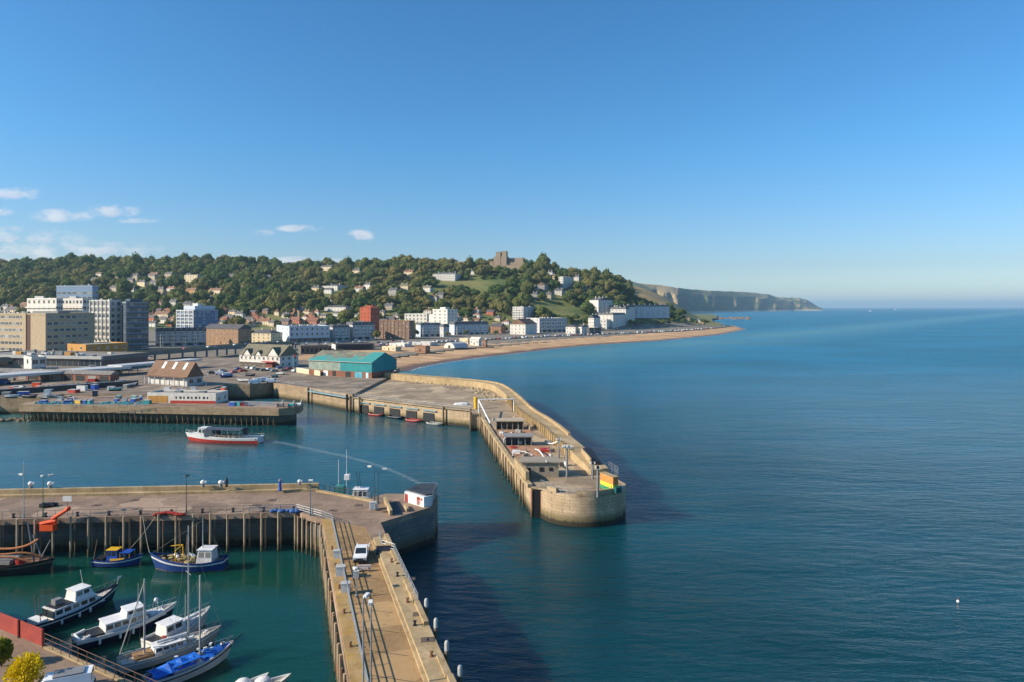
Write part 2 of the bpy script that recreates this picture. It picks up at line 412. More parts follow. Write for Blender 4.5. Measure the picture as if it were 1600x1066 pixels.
YF3 = [(880, 3000), (1000, 3400), (1060, 4000), (1110, 5000), (1170, 6200), (1212, 7000), (1240, 7700), (1290, 8300)]
pc = np.arange(880, 1288, 2.0); sv = np.concatenate([np.linspace(-0.02, 1, 34), np.linspace(1.05, 3, 14)])
PP, SS = np.meshgrid(pc, sv)
yf = ip(PP, YF3); wid = 900 + 0.05 * yf
gul = wob(PP * 6, SS * 60, 70, 9)
YY = yf + SS * wid + gul * 300 * np.clip(SS * 3, 0, 1) * np.clip(1.15 - SS, 0, 1) + 60 * np.sin(PP / 13.0 + 1.5 * np.sin(PP / 29.0)) * np.clip(1 - SS * .5, 0, 1)
YRr = yf + wid
zt = H - (ip(PP, SKY3) - HZ) * YRr / F
prof = np.interp(SS, [-0.02, 0.03, 0.08, 0.35, 0.62, 1.0, 3.0], [-0.02, 0.035, 0.09, 0.40, 0.72, 1.0, 0.86])
ZZ = np.maximum(zt, 4) * prof + gul * 30 * np.clip(SS * 2.5, 0, 1) * np.clip(1.25 - SS, 0.0, 1)
XX = (PP - 800) * YY / F
kind(grid_mesh('headland', XX, YY, ZZ, M_HEAD), 'structure')
# reef of low rocks
mb = MB()
for i in range(90):
    q = R.random(); Y = 2350 + 420 * R.random() ** 1.5; px = 1072 + 100 * q
    x = PX(px, Y); r = R.uniform(8, 26) * (1.2 - q * .7)
    mb.lathe([(r, -1.5), (r * .8, R.uniform(.6, 1.8)), (r * .3, R.uniform(1.2, 3.0))], 7, (x, Y, 0))
kind(mb.build('reef_rocks', brickwall('reef_stone', S(110, 84, 66), S(146, 116, 92))), 'stuff')

# beach
t = NT('sand'); p = t.pos()
sz = t.a('ShaderNodeSeparateXYZ'); t.k(p, sz.inputs[0])
n1 = t.noise(p, 0.05, 6, 0.6); n2 = t.noise(p, 0.6, 5, 0.6)
n3 = t.noise(t.mapv(p, (0.02, 0.09, 0.1), rot=(0, 0, -0.75)), 1.0, 5, 0.6)
c = t.mix(t.ramp(n1, 0.35, 0.65), S(192, 154, 110), S(216, 178, 132)); c = t.mix(t.ramp(n3, 0.45, 0.62, 0, 0.7), c, S(150, 116, 82))
c = t.mix(t.ramp(n2, 0.5, 0.8, 0, 0.45), c, S(112, 86, 62))
c = t.mix(t.ramp(t.math('ADD', sz.outputs[2], n1), 1.5, 0.9), c, S(112, 84, 60))
M_SAND = t.out(c, t.ramp(sz.outputs[2], 0.1, 0.9, 0.35, 0.9), bump=n2, bs=0.4, bd=0.25)
core = [q for q in resample(COAST, 9) if 440 < q[1] < 1455]
def bw(y): return float(ip(y, [(440, 118), (600, 116), (720, 96), (880, 80), (1000, 52), (1330, 16), (1460, 6)]))
rows = [-14, -4, 0, 2, 5, 9, 14, 20, 28, 36, 46, 58, 70, 80, 90, 100]
fr = [r / 96 for r in rows]
pts = {k: None for k in fr}
XX = np.zeros((len(fr), len(core))); YYb = XX.copy(); ZZ = XX.copy()
for j in range(len(core)):
    pass
for i, fq in enumerate(fr):
    q = offs(core, 1.0); 
    for j, c0 in enumerate(core):
        n = (q[j][0] - c0[0], q[j][1] - c0[1]); wd = bw(c0[1]) * fq + (2.2 * math.sin(j * .21) * max(0, 1 - abs(fq) * 4))
        XX[i, j] = c0[0] + n[0] * wd; YYb[i, j] = c0[1] + n[1] * wd; ZZ[i, j] = np.interp(fq, [-.15, 0, .3, .8, 1.1], [-0.9, 0.0, 2.1, 4.3, 4.9])
ZZ += wob(XX, YYb, 9, 5) * 0.28 * (ZZ > 0.5)
kind(grid_mesh('beach', XX, YYb, ZZ, M_SAND), 'structure')
# surf line
t = NT('surf_foam'); p = t.pos()
M_FOAM = t.out(S(226, 230, 230), 0.6, alpha=t.ramp(t.noise(p, 0.35, 5, 0.7), 0.47, 0.60))
L = offs(core, 1.2); mb = MB()
for j in range(len(core) - 1):
    a, b = 1.0 + 1.5 * abs(math.sin(j * .37)), 1.0 + 1.5 * abs(math.sin(j * .37 + .37))
    n0 = (core[j][0] - L[j][0], core[j][1] - L[j][1]); n1_ = (core[j + 1][0] - L[j + 1][0], core[j + 1][1] - L[j + 1][1])
    o0 = 2.2 * math.sin(j * .21) ; o1 = 2.2 * math.sin(j * .21 + .21)
    mb.add([(core[j][0] - n0[0] * (o0 / 1.2 - .1), core[j][1] - n0[1] * (o0 / 1.2 - .1), 0.07), (core[j + 1][0] - n1_[0] * (o1 / 1.2 - .1), core[j + 1][1] - n1_[1] * (o1 / 1.2 - .1), 0.07),
            (core[j + 1][0] - n1_[0] * (o1 / 1.2 - .1 - b), core[j + 1][1] - n1_[1] * (o1 / 1.2 - .1 - b), 0.07), (core[j][0] - n0[0] * (o0 / 1.2 - .1 - a), core[j][1] - n0[1] * (o0 / 1.2 - .1 - a), 0.07)], [(0, 1, 2, 3)])
kind(mb.build('surf', M_FOAM), 'stuff')

# sea: one sheet to the horizon
t = NT('sea_water'); p = t.pos()
sx = t.a('ShaderNodeSeparateXYZ'); t.k(p, sx.inputs[0]); X_, Y_ = sx.outputs[0], sx.outputs[1]
# sheltered harbour: left of a line through the two pier heads, nearer than the far quay
lft = t.ramp(t.math('ADD', X_, t.math('MULTIPLY', Y_, 0.10)), 12, -16)
har = t.math('MULTIPLY', lft, t.ramp(Y_, 330, 250))
inner = t.math('MULTIPLY', t.ramp(t.math('ADD', X_, t.math('MULTIPLY', Y_, 0.33)), 12, -4), t.ramp(Y_, 122, 108))
big = t.noise(t.mapv(p, (0.006, 0.011, 1)), 1.0, 5, 0.6)
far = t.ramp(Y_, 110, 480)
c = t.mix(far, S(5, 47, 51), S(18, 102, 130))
c = t.mix(t.ramp(big, 0.40, 0.62, 0, 0.7), c, S(10, 74, 84))
c = t.mix(t.math('MULTIPLY', har, 0.7), c, S(20, 72, 74))
c = t.mix(inner, c, S(12, 66, 54))
sh = t.ramp(t.math('ABSOLUTE', t.math('SUBTRACT', t.math('ADD', t.math('MULTIPLY', X_, -0.77), t.math('MULTIPLY', Y_, 0.64)), 350)), 0, 130)
c = t.mix(t.math('MULTIPLY', t.ramp(sh, 1, 0), t.ramp(big, 0.3, 0.55, 0, .45)), c, S(104, 150, 146))      # silty shallows off the beach
w1 = t.noise(t.mapv(p, (0.55, 1.5, 1), rot=(0, 0, 0.25)), 0.42, 4, 0.55)
w2 = t.noise(t.mapv(p, (1.2, 2.4, 1), rot=(0, 0, -0.2)), 1.6, 3, 0.55)
w3 = t.noise(t.mapv(p, (0.05, 0.14, 1), rot=(0, 0, 0.15)), 1.0, 3, 0.5)
calm = t.math('SUBTRACT', 1.0, t.math('MULTIPLY', har, 0.72)); calm = t.math('MULTIPLY', calm, t.math('SUBTRACT', 1.0, t.math('MULTIPLY', inner, 0.35)))
patch = t.ramp(t.noise(t.mapv(p, (0.012, 0.03, 1)), 1.0, 4, 0.6), 0.35, 0.68, 0.6, 1.3)
hgt = t.math('ADD', t.math('MULTIPLY', w1, 0.62), t.math('ADD', t.math('MULTIPLY', w2, 0.16), t.math('MULTIPLY', w3, 0.9)))
hgt = t.math('MULTIPLY', t.math('MULTIPLY', hgt, calm), patch)
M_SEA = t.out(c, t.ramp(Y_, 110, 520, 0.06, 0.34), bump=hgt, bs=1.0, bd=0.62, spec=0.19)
for q_ in M_SEA.node_tree.nodes:
    if q_.type == 'BSDF_PRINCIPLED':      # light wanders a few metres sideways in the water, so shadows on it are soft
        q_.inputs['Subsurface Weight'].default_value = 1.0; q_.inputs['Subsurface Radius'].default_value = (0.5, 1.0, 0.9); q_.inputs['Subsurface Scale'].default_value = 18.0
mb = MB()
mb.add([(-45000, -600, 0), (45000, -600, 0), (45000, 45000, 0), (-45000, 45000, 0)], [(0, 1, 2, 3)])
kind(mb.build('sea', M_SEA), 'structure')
# air
t = NT('sea_air'); pv = t.a('ShaderNodeVolumePrincipled'); pv.inputs['Density'].default_value = 0.00005
pv.inputs['Color'].default_value = (0.50, 0.78, 1.0, 1); pv.inputs['Anisotropy'].default_value = 0.1
o_ = t.a('ShaderNodeOutputMaterial'); t.k(pv.outputs[0], o_.inputs['Volume'])
kind(MB().box(-46000, 46000, -900, 46000, -9, 330).build('haze', t.m), 'stuff')
# ------------------------------------------------------------------ trees
def crown_mesh(name, seed, r=1.0, hgt=1.0, leaves=520, leaf=0.13, lobes=7):
    rr = random.Random(seed); mb = MB(); L = []
    for i in range(lobes):
        a = 2 * math.pi * i / (lobes - 1) + rr.uniform(-.4, .4)
        q = rr.uniform(.34, .62) if i < lobes - 1 else 0.05
        L.append((Vector((q * math.cos(a) * r, q * math.sin(a) * r, hgt * (rr.uniform(.28, .62) if i < lobes - 1 else .72))), rr.uniform(.26, .46) * r))
    for c, rad_ in L:      # inner twig mass so the crown is not see-through everywhere
        o = len(mb.v); prof = [(rad_ * .78 * math.sin(math.pi * j / 5) + .01, -rad_ * .72 * hgt * math.cos(math.pi * j / 5)) for j in range(6)]
        mb.lathe(prof, 7, c)
        for k in range(o, len(mb.v)):
            v = Vector(mb.v[k]); n = mnoise.noise(v * 3.1 / r + Vector((seed, 0, 0))); mb.v[k] = tuple(c + (v - c) * (1 + .35 * n))
    for i in range(leaves):
        c, rad_ = rr.choice(L)
        d = Vector((rr.gauss(0, 1), rr.gauss(0, 1), rr.gauss(.25, .8))).normalized()
        p = c + Vector((d.x * rad_, d.y * rad_, d.z * rad_ * .92 * hgt)) * rr.uniform(.78, 1.22)
        n = (d + Vector((rr.gauss(0, .35), rr.gauss(0, .35), rr.gauss(0, .35)))).normalized()
        a = n.orthogonal().normalized(); b = n.cross(a); s = leaf * r * rr.uniform(.6, 1.35); th = rr.uniform(0, 3.1)
        a, b = a * math.cos(th) + b * math.sin(th), b * math.cos(th) - a * math.sin(th)
        mb.add([p - a * s - b * s * .6, p + a * s - b * s * .5, p + a * s * .8 + b * s * .6, p - a * s * .7 + b * s * .7], [(0, 1, 2, 3)])
    return mb
def leafmat(name, cols, obj=True):
    t = NT(name); inf = t.a('ShaderNodeObjectInfo'); cr = t.a('ShaderNodeValToRGB'); cr.color_ramp.interpolation = 'LINEAR'
    el = cr.color_ramp.elements
    while len(el) < len(cols): el.new(0.5)
    for i, c in enumerate(cols): el[i].position = i / (len(cols) - 1); el[i].color = (*c, 1)
    t.k(inf.outputs['Random'], cr.inputs[0]); p = t.pos()
    n = t.noise(p, 0.35, 5, 0.7); n2 = t.noise(p, 0.011, 4)
    c = t.mix(t.ramp(n, 0.35, 0.68, 0, .4), cr.outputs[0], tuple(x * 0.5 for x in cols[0]))
    c = t.mix(t.ramp(n2, 0.50, 0.62, 0, .55), c, cols[-1]); c = t.mix(t.ramp(n2, 0.48, 0.38, 0, .5), c, cols[0])
    return t.out(c, 0.75, spec=0.2, transl=0.35)
M_LEAF = leafmat('broadleaf_foliage', [S(82, 104, 50), S(104, 122, 58), S(90, 114, 62), S(126, 134, 68), S(106, 120, 56), S(142, 138, 74), S(94, 114, 60), S(148, 134, 80)])
M_BARK = paint(S(92, 76, 58), 0.95)
CROWNS = [mesh_of(crown_mesh('crown', 40 + i, 1.0, [0.9, 1.05, 0.8, 1.2, 0.95, 1.0, .75, 1.1][i], 1000, 0.095, [10, 12, 9, 8, 13, 10, 11, 7][i]), 'crown', M_LEAF) for i in range(8)]
pc_ = bpy.data.collections.new('crown_shapes')
for i, me in enumerate(CROWNS):
    o = bpy.data.objects.new('crown_shape', me); pc_.objects.link(o)
BUILT = []          # (x, y, radius) footprints where no tree stands
CLEAR = []          # photo-view windows kept open: (px0, px1, Ymin, Ymax)
def wood():
    pts = []; sc = []; rt = []
    rr = random.Random(11)
    Y = 900.0
    cell = {}
    def ok(x, y, r):
        k = (int(x // 34), int(y // 34))
        for dx in (-1, 0, 1):
            for dy in (-1, 0, 1):
                for (a, b, q) in cell.get((k[0] + dx, k[1] + dy), ()):
                    if (a - x) ** 2 + (b - y) ** 2 < (0.56 * (q + r)) ** 2: return False
        cell.setdefault(k, []).append((x, y, r)); return True
    N = 60000
    PPx = [rr.uniform(-260, 1150) for _ in range(N)]; YYs = [870 + 1230 * rr.random() for _ in range(N)]
    Xs = [PX(a, b) for a, b in zip(PPx, YYs)]
    Zs = T(np.array(Xs), np.array(YYs)); Ds = coast_d(np.array(Xs), np.array(YYs))
    yrv = ip(PPx, YR1); yfv = ip(PPx, YF1)
    B = np.array(BUILT) if BUILT else np.zeros((0, 3))
    for i in range(N):
        x, y, z, px = Xs[i], YYs[i], float(Zs[i]), PPx[i]
        second = px > 975
        if Ds[i] < 90 or z < 13.5: continue
        if not second and y > yrv[i] + 260: continue
        if second and (y > 2100): continue
        if not second and y < yfv[i] + 45: continue
        hn = mnoise.noise(Vector((x / 70, y / 70, 4.0)))
        if second and (y > 1700 or hn > .25) and px > 985: continue                         # dry grass along the crest
        hn = mnoise.noise(Vector((x / 70, y / 70, 4.0)))
        if any(a < px < b and c < y < d_ for a, b, c, d_ in CLEAR): continue
        if z < 26 and hn > 0.05: continue
        r = rr.choice((4.5, 6, 7.5, 9, 10.5, 12, 14, 17)) * (1 + .25 * hn)
        if len(B) and (np.hypot(B[:, 0] - x, B[:, 1] - y) < B[:, 2] + r * .8).any(): continue
        if second: r *= .75
        if not ok(x, y, r): continue
        pts.append((x, y, z + 0.3 * r)); sc.append((r, r, r * rr.uniform(.7, 1.3))); rt.append(rr.uniform(0, 6.28))
    me = bpy.data.meshes.new('woodland'); me.from_pydata(pts, [], [])
    o = bpy.data.objects.new('woodland', me); COL.objects.link(o); kind(o, 'stuff')
    a = me.attributes.new('size', 'FLOAT_VECTOR', 'POINT'); a.data.foreach_set('vector', [q for s in sc for q in s])
    a = me.attributes.new('turn', 'FLOAT_VECTOR', 'POINT'); a.data.foreach_set('vector', [q for s in rt for q in (0, 0, s)])
    ng = bpy.data.node_groups.new('plant_trees', 'GeometryNodeTree')
    ng.interface.new_socket('Geometry', in_out='INPUT', socket_type='NodeSocketGeometry'); ng.interface.new_socket('Geometry', in_out='OUTPUT', socket_type='NodeSocketGeometry')
    gi = ng.nodes.new('NodeGroupInput'); go = ng.nodes.new('NodeGroupOutput'); ip_ = ng.nodes.new('GeometryNodeInstanceOnPoints')
    ci = ng.nodes.new('GeometryNodeCollectionInfo'); ci.inputs[0].default_value = pc_; ci.inputs[1].default_value = True; ci.inputs[2].default_value = True
    na = ng.nodes.new('GeometryNodeInputNamedAttribute'); na.data_type = 'FLOAT_VECTOR'; na.inputs[0].default_value = 'size'
    nb = ng.nodes.new('GeometryNodeInputNamedAttribute'); nb.data_type = 'FLOAT_VECTOR'; nb.inputs[0].default_value = 'turn'
    rv = ng.nodes.new('FunctionNodeRandomValue'); rv.data_type = 'INT'
    for q in rv.inputs:
        if q.type == 'INT' and q.name == 'Min': q.default_value = 0
        if q.type == 'INT' and q.name == 'Max': q.default_value = 7
    ln = ng.links.new
    ln(gi.outputs[0], ip_.inputs['Points']); ln(ci.outputs[0], ip_.inputs['Instance']); ip_.inputs['Pick Instance'].default_value = True
    ln([q for q in rv.outputs if q.type == 'INT'][0], ip_.inputs['Instance Index'])
    ln(na.outputs[0], ip_.inputs['Scale']); ln(nb.outputs[0], ip_.inputs['Rotation']); ln(ip_.outputs[0], go.inputs[0])
    md = o.modifiers.new('plant', 'NODES'); md.node_group = ng
    print('wood', len(pts))
_trunk = mesh_of(MB().tube((0, 0, -.6), (0, 0, .55), .07, .04, 7).tube((0, 0, .2), (.28, .1, .62), .035, .015, 6).tube((0, 0, .25), (-.22, -.16, .66), .035, .015, 6), 'trunk', M_BARK)
def tree(x, y, r, label, group, seed, z=None, h=1.0):
    z = Tz(x, y) if z is None else z
    o = thing('tree', label, 'tree', (x, y, z), seed * 1.3, group)
    inst(_trunk, 'trunk', o, (0, 0, .5 * r), 0, (r, r, r * h)); inst(CROWNS[seed % 8], 'crown', o, (0, 0, .62 * r * h), 0, (r, r, r * h * 1.05))
    return o

# ------------------------------------------------------------------ railings, posts
M_RAIL = paint(S(120, 118, 112), 0.5, metal=0.3); M_GALV = paint(S(150, 154, 156), 0.5, metal=0.4); M_RAILG = paint(S(72, 84, 88), 0.5)
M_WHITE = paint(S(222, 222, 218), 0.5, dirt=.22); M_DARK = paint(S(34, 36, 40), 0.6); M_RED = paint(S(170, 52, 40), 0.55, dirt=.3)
M_BLUE = paint(S(28, 78, 168), 0.5, dirt=.2); M_YEL = paint(S(226, 178, 36), 0.5); M_ORG = paint(S(226, 84, 30), 0.55); M_NAVY = paint(S(20, 28, 52), 0.35, dirt=.1)
M_TEAL = paint(S(38, 150, 152), 0.5, dirt=.15); M_GREY = paint(S(126, 128, 128), 0.7); M_LGREY = paint(S(176, 176, 170), 0.7); M_GREEN = paint(S(46, 110, 70), 0.5)
def railing(label, pts, h=1.15, step=2.4, nr=3, mat=None, r=0.035, group=None):
    mat = mat or M_GALV
    q = resample(pts, step)[:100]
    o = thing('railing', label, 'railing', q[0], 0, group)
    pm = mesh_of(MB().tube((0, 0, -.02), (0, 0, h), r * 1.25, r * 1.25, 6), 'post', mat)
    for a in q: inst(pm, 'post', o, Vector(a) - Vector(q[0]))
    for i in range(nr):
        z = h * (1 - i / nr)
        MB().path([(a[0], a[1], a[2] + z) for a in q], r, 6).build('rail', mat, o)
    return o
def lamp_post(label, x, y, z, h, arms, mat=None, head=None, r=0.07, group=None, boxy=False):
    """arms: list of (dx, dy, dz) to each lamp head"""
    mat = mat or M_GALV
    o = thing('lamp_post', label, 'lamp post', (x, y, z), 0, group)
    MB().lathe([(r * 2.2, 0), (r * 2.2, .35), (r * 1.5, .4), (r * 1.4, 1.3), (r, 1.4), (r * .7, h)], 8).build('pole', mat, o, world=False)
    for dx, dy, dz in arms:
        MB().path([(0, 0, h - .05), (dx * .6, dy * .6, h + dz), (dx, dy, h + dz)], r * .55).build('arm', mat, o, world=False)
        k = math.atan2(dy, dx)
        l = MB(); l.cbox((dx, dy, h + dz - .02), (.75, .34, .22), k); l.cbox((dx, dy, h + dz - .16), (.55, .24, .1), k)
        l.build('lamp_head', head or M_WHITE, o, world=False)
    return o
def post(name, label, cat, x, y, z, prof, mat, group=None, cap=None, n=9):
    o = thing(name, label, cat, (x, y, z), 0, group)
    MB().lathe(prof, n).build('shaft', mat, o, world=False)
    if cap: MB().lathe(cap[0], n).build('cap', cap[1], o, world=False)
    return o

# ------------------------------------------------------------------ near pier
C_DECK = concrete('worn_deck', S(132, 110, 92), S(166, 142, 120), 0.22, tide=False, bs=.2, slabs=(6, 3.4), turn=.09)
C_DECK2 = concrete('worn_deck_warm', S(146, 116, 78), S(178, 146, 102), 0.25, tide=False, yellow=.08, bs=.2, slabs=(4.2, 5), turn=-.32)
C_WALL = concrete('harbour_masonry', S(146, 124, 98), S(186, 162, 130), 0.3, (2.1, .62))
C_DWALL = concrete('dark_quay_masonry', S(96, 96, 94), S(132, 130, 124), 0.3, (2.4, .8))
C_PAR = concrete('parapet_concrete', S(158, 136, 100), S(196, 174, 136), 0.4, (3.2, 3), tide=False, yellow=.1)
C_YEL = concrete('lichen_ledge', S(150, 122, 76), S(178, 150, 104), 0.6, tide=False, yellow=.5)
C_PIER = concrete('pale_pier_block', S(172, 148, 118), S(208, 184, 150), 0.3, (1.9, .62))
M_PILE = timber('pile_timber', S(140, 122, 98), S(196, 176, 146))
M_PILED = timber('dark_pile_timber', S(84, 74, 60), S(140, 122, 98))
zA = 6.5
def armL(Y): return -31.4 + 0.3306 * (112.8 - Y)
def armR(Y): return -5.2 - 0.335 * (Y - 63.4)
DA = [(-140, 109.4), (-85.5, 114.1), (-37.3, 118.4), (-31.7, 114.2), (armL(113), 113), (armL(30), 30), (armR(30), 30), (armR(112.5), 112.5), (-13.9, 121.8), (-14.0, 129.5), (-24, 130), (-27, 126.6), (-35.6, 131.4), (-37.3, 133.2), (-95.9, 128.7), (-140, 125.3)]
pA = thing('near_pier', 'weathered concrete pier on timber piles with a roadway running towards the viewer', 'pier', (-37, 118, 0))
MB().prism(DA, 5.55, zA).build('deck', C_DECK, pA)
WA = [(-140, 112.2), (-85.5, 116.9), (-38.2, 121.2), (-32.4, 116.5), (armL(113) + .8, 113), (armL(30) + .8, 30), (armR(30) - .06, 30), (armR(112.5) - .1, 112.4), (-13.98, 121.75), (-14.08, 129.4), (-24, 129.9), (-27, 126.5), (-35.6, 131.3), (-37.3, 133.1), (-95.9, 128.6), (-140, 125.2)]
MB().prism(WA, -3, 6.0).build('wall', C_DWALL, pA)
bl = [(-140, 125.3), (-95.9, 128.7), (-37.6, 133.15)]
MB().strip(bl, 0.0, -0.8, 6.2, 7.75).build('parapet', C_PAR, pA)
MB().strip(bl, -0.83, -1.9, 6.2, 6.95).build('step', C_PAR, pA)
MB().strip([(-37.5, 131.9), (-35.4, 130.7), (-27, 125.9), (-24.6, 124.3)], 0, -.7, 6.3, 6.82).build('kerb', C_PAR, pA)
aL = [(armL(113.5), 113.5), (armL(30), 30)]; aR = [(armR(104), 104), (armR(30), 30)]
MB().strip(aL, 0.12, 1.55, 6.3, 6.78).build('ledge', C_YEL, pA)
MB().strip(aR, -0.08, -2.3, 6.3, 7.2).build('ledge', C_PAR, pA)
y = 103.8
while y > 31:
    L_ = R.uniform(3.2, 6.6); y2 = max(30.5, y - L_); hh = R.choice((7.42, 7.5, 7.56, 7.62)); ww_ = R.uniform(.5, .72)
    if R.random() > .14: MB().strip([(armR(y), y), (armR(y2), y2)], -.1 - R.uniform(0, .05), -.1 - ww_, 7.1, hh).build('coping', C_PAR, pA)
    y = y2 - R.uniform(.04, .12)
MB().strip(aR, -2.33, -2.62, 6.3, 6.75).build('kerb', C_PAR, pA)
MB().add([(armL(113) + 1.7, 113, 6.506), (armL(30) + 1.7, 30, 6.506), (armR(30) - 2.7, 30, 6.506), (armR(110) - 2.7, 110, 6.506)], [(0, 1, 2, 3)]).build('roadway', C_DECK2, pA)
for i in range(9):       # transverse joints and tar seams on the arm
    y = 66 + i * 4.9
    MB().add([(armL(y) + 1.8, y, 6.511), (armR(y) - 2.9, y - 1.4, 6.511), (armR(y) - 2.9, y - 1.48, 6.511), (armL(y) + 1.8, y - .08, 6.511)], [(0, 3, 2, 1)]).build('seam', M_DARK, pA)
# timber piles, in twos, each a part
pm = mesh_of(MB().tube((0, 0, -1.6), (0, 0, 6.75), .2, .17, 8), 'pile', M_PILE)
pm2 = mesh_of(MB().tube((0, 0, -1.6), (0, 0, 6.1), .15, .13, 7), 'pile', M_PILED)
fl = [(-100, 112.55), (-85.5, 113.8), (-37.5, 118.05)]
q = resample(fl, 2.85)
for i, a in enumerate(q[:24]):
    inst(pm, 'pile', pA, Vector((a[0], a[1], R.uniform(-.35, .1))) - Vector(pA.location), i)
    if i % 5 != 3: inst(pm2, 'pile', pA, Vector((a[0] + R.uniform(.35, .9), a[1] + .15 + R.uniform(0, .4), R.uniform(-.9, -.1))) - Vector(pA.location), i)
for i in range(6):
    a = Vector((-36.9, 117.7)).lerp(Vector((-31.9, 113.8)), i / 5)
    inst(pm, 'pile', pA, Vector((a.x, a.y, R.uniform(-1.4, -.2))) - Vector(pA.location), i)
for i in range(26):
    y = 112 - i * 1.95
    inst(pm if i % 2 else pm2, 'pile', pA, Vector((armL(y) - .14 - R.uniform(0, .15), y, R.uniform(-1.9, -.5))) - Vector(pA.location), i)
# raised end platform with a stair cut and hut
MB().prism([(-20.4, 116.6), (-18.4, 118.5), (-20.6, 124.8), (-22.6, 123.2)], zA - .05, 6.515).build('hatch', M_DARK, pA)  # flat dark sheet stands in for the shade down the stair cut
MB().strip([(-23.4, 124.4), (-20.75, 115.9)], 0, .45, 6.4, 7.5).build('kerb', C_PAR, pA)
MB().strip([(-17.9, 118.3), (-18.9, 121.4)], 0, .4, 6.4, 7.1).build('kerb', C_PAR, pA)
hut = thing('harbour_hut', 'low white hut with red painted marks at the end of the pier', 'hut', (-19, 124, zA))
hp = [(-19.6, 124.6), (-15.6, 120.9), (-14.4, 122.0), (-14.4, 128.6), (-17.6, 129.0)]
MB().prism(hp, zA - .02, zA + 1.85).build('wall', M_WHITE, hut)
MB().prism([(-19.3, 125.2), (-15.4, 121.6), (-14.2, 122.4), (-14.2, 128.9), (-17.4, 129.2)], zA + 1.86, zA + 2.1).build('roof', paint(S(58, 64, 70), .7), hut)
dv_ = Vector((-15.6 + 19.6, 120.9 - 124.6)).normalized(); nv = Vector((-dv_.y * -1, dv_.x * -1)) if False else Vector((dv_.y, -dv_.x))
def onhut(u, z0, z1, w, name, mat):
    c = Vector((-19.6, 124.6)) + dv_ * u + nv * .04
    MB().cbox((c.x, c.y, zA + (z0 + z1) / 2), (w, .07, z1 - z0), math.atan2(dv_.y, dv_.x)).build(name, mat, hut)
onhut(.55, .05, 1.5, .75, 'door', M_RED)
onhut(3.6, .15, 1.6, .14, 'painted_mark', M_RED); onhut(3.95, .15, 1.65, .16, 'painted_mark', M_RED); onhut(4.35, .3, 1.5, .12, 'painted_mark', M_RED); onhut(4.0, 1.2, 1.5, .8, 'painted_mark', M_RED); onhut(4.85, 1.1, 1.5, .3, 'painted_mark', M_RED)
railing('grey railing round the far corner of the hut on the near pier head', [(-14.2, 122.0, zA), (-14.2, 129.3, zA), (-17.5, 129.6, zA)], 2.2, 1.5, 3)
# railings of the near pier
railing('thin dark railing along the edge of the left pier arm above the piles', [(-104, 112.9, zA), (-85.5, 114.5, zA), (-38, 118.7, zA)], 1.2, 2.85, 2, M_RAILG, .028)
railing('pale handrail curving from the pier arm corner down the roadway edge', [(-45.5, 118.2, zA), (-37.6, 118.9, zA), (-32.0, 114.9, zA), (armL(112) + 1.6, 112, zA + .28), (armL(32) + 1.6, 32, zA + .28)], 1.15, 2.5, 3, M_GALV, .045)
railing('pale railing on the seaward ledge of the roadway where it narrows', [(armR(97) - 2.3, 98.5, 7.2), (armR(97) - .3, 97, 7.2), (armR(80) - .25, 80, 7.2)], 1.15, 2.0, 3, M_GALV, .045)
railing('dark railing on the seaward edge of the near pier head', [(-36, 131.2, 6.8), (-27, 126.2, 6.8), (-24.5, 124.6, 6.8)], 1.0, 1.3, 2, M_DARK, .05)
railing('grey railing beside the dark wall panel behind the pickup', [(armR(104) - 1.6, 104.8, zA), (armR(96) - 2.2, 97.5, zA)], 1.2, 1.6, 3, M_GALV, .04)
o = thing('wall_panel', 'short dark blue wall panel beside the white pickup on the roadway', 'wall', (armR(97) - 1.6, 97.4, zA))
MB().cbox((0, 0, .75), (2.6, .25, 1.5), rad(6)).build('panel', paint(S(52, 62, 82), .6), o, world=False); MB().cbox((0, 0, 1.56), (2.8, .4, .12), rad(6)).build('coping', C_PAR, o, world=False)
# mooring piles with white tops beside the roadway
for k, (px, pt, pb) in enumerate(((666, 935, 975), (681, 966, 1002), (698, 1001, 1040), (718.5, 1039, 1075))):
    zt = 8.3; Y = F * (H - zt) / (pt - HZ); x = PX(px, Y)
    lab = ['white-topped mooring pile farthest from the viewer beside the roadway', 'white-topped mooring pile second farthest along the roadway', 'white-topped mooring pile third along, before the last one', 'white-topped mooring pile nearest the viewer, cut off at the picture edge'][k]
    post('mooring_pile', lab, 'mooring pile', x, Y, 0, [(.24, -3), (.22, zt - 1.0)], M_PILED, 'mooring piles along the roadway', ([(.235, zt - 1.01), (.24, zt - .25), (.18, zt - .06), (.08, zt)], M_LGREY))
# lamps
lamp_post('double lamp post on the near pier head, curved arm to the left', *P(585, 783, 6.9)[:2], 6.5, 6.4, [(-.9, .2, .25)], M_RAILG)
lamp_post('single lamp post on the near pier head beside the white box, arm to the right', *P(591, 787, 6.6)[:2], 6.5, 6.0, [(1.1, .1, .35)], M_RAILG)
lamp_post('tall white lamp post with a green base at the left end of the pier arm', *P(37, 809, zA)[:2], zA, 9.5, [(-.5, .1, -2.2)], paint(S(150, 170, 168), .5))
lamp_post('green lamp post with a twin head on the left pier arm', *P(67, 808, zA)[:2], zA, 6.6, [(-.8, .9, .1), (.7, .9, .3)], M_GREEN)
lamp_post('slim dark lamp post halfway along the left pier arm', *P(291, 802, zA)[:2], zA, 6.4, [(.1, .1, .1)], M_RAILG, M_RAILG)
lamp_post('blue-green lamp post with round head at the corner of the pier arm', *P(485, 806, zA)[:2], zA, 5.9, [(.05, 0, .15)], paint(S(70, 112, 128), .5))
lamp_post('tall grey lamp post rising from the roadway, the left of a pair', -13.5, 62.0, zA, 9.0, [(.15, .6, .1)], M_GALV, r=.09)
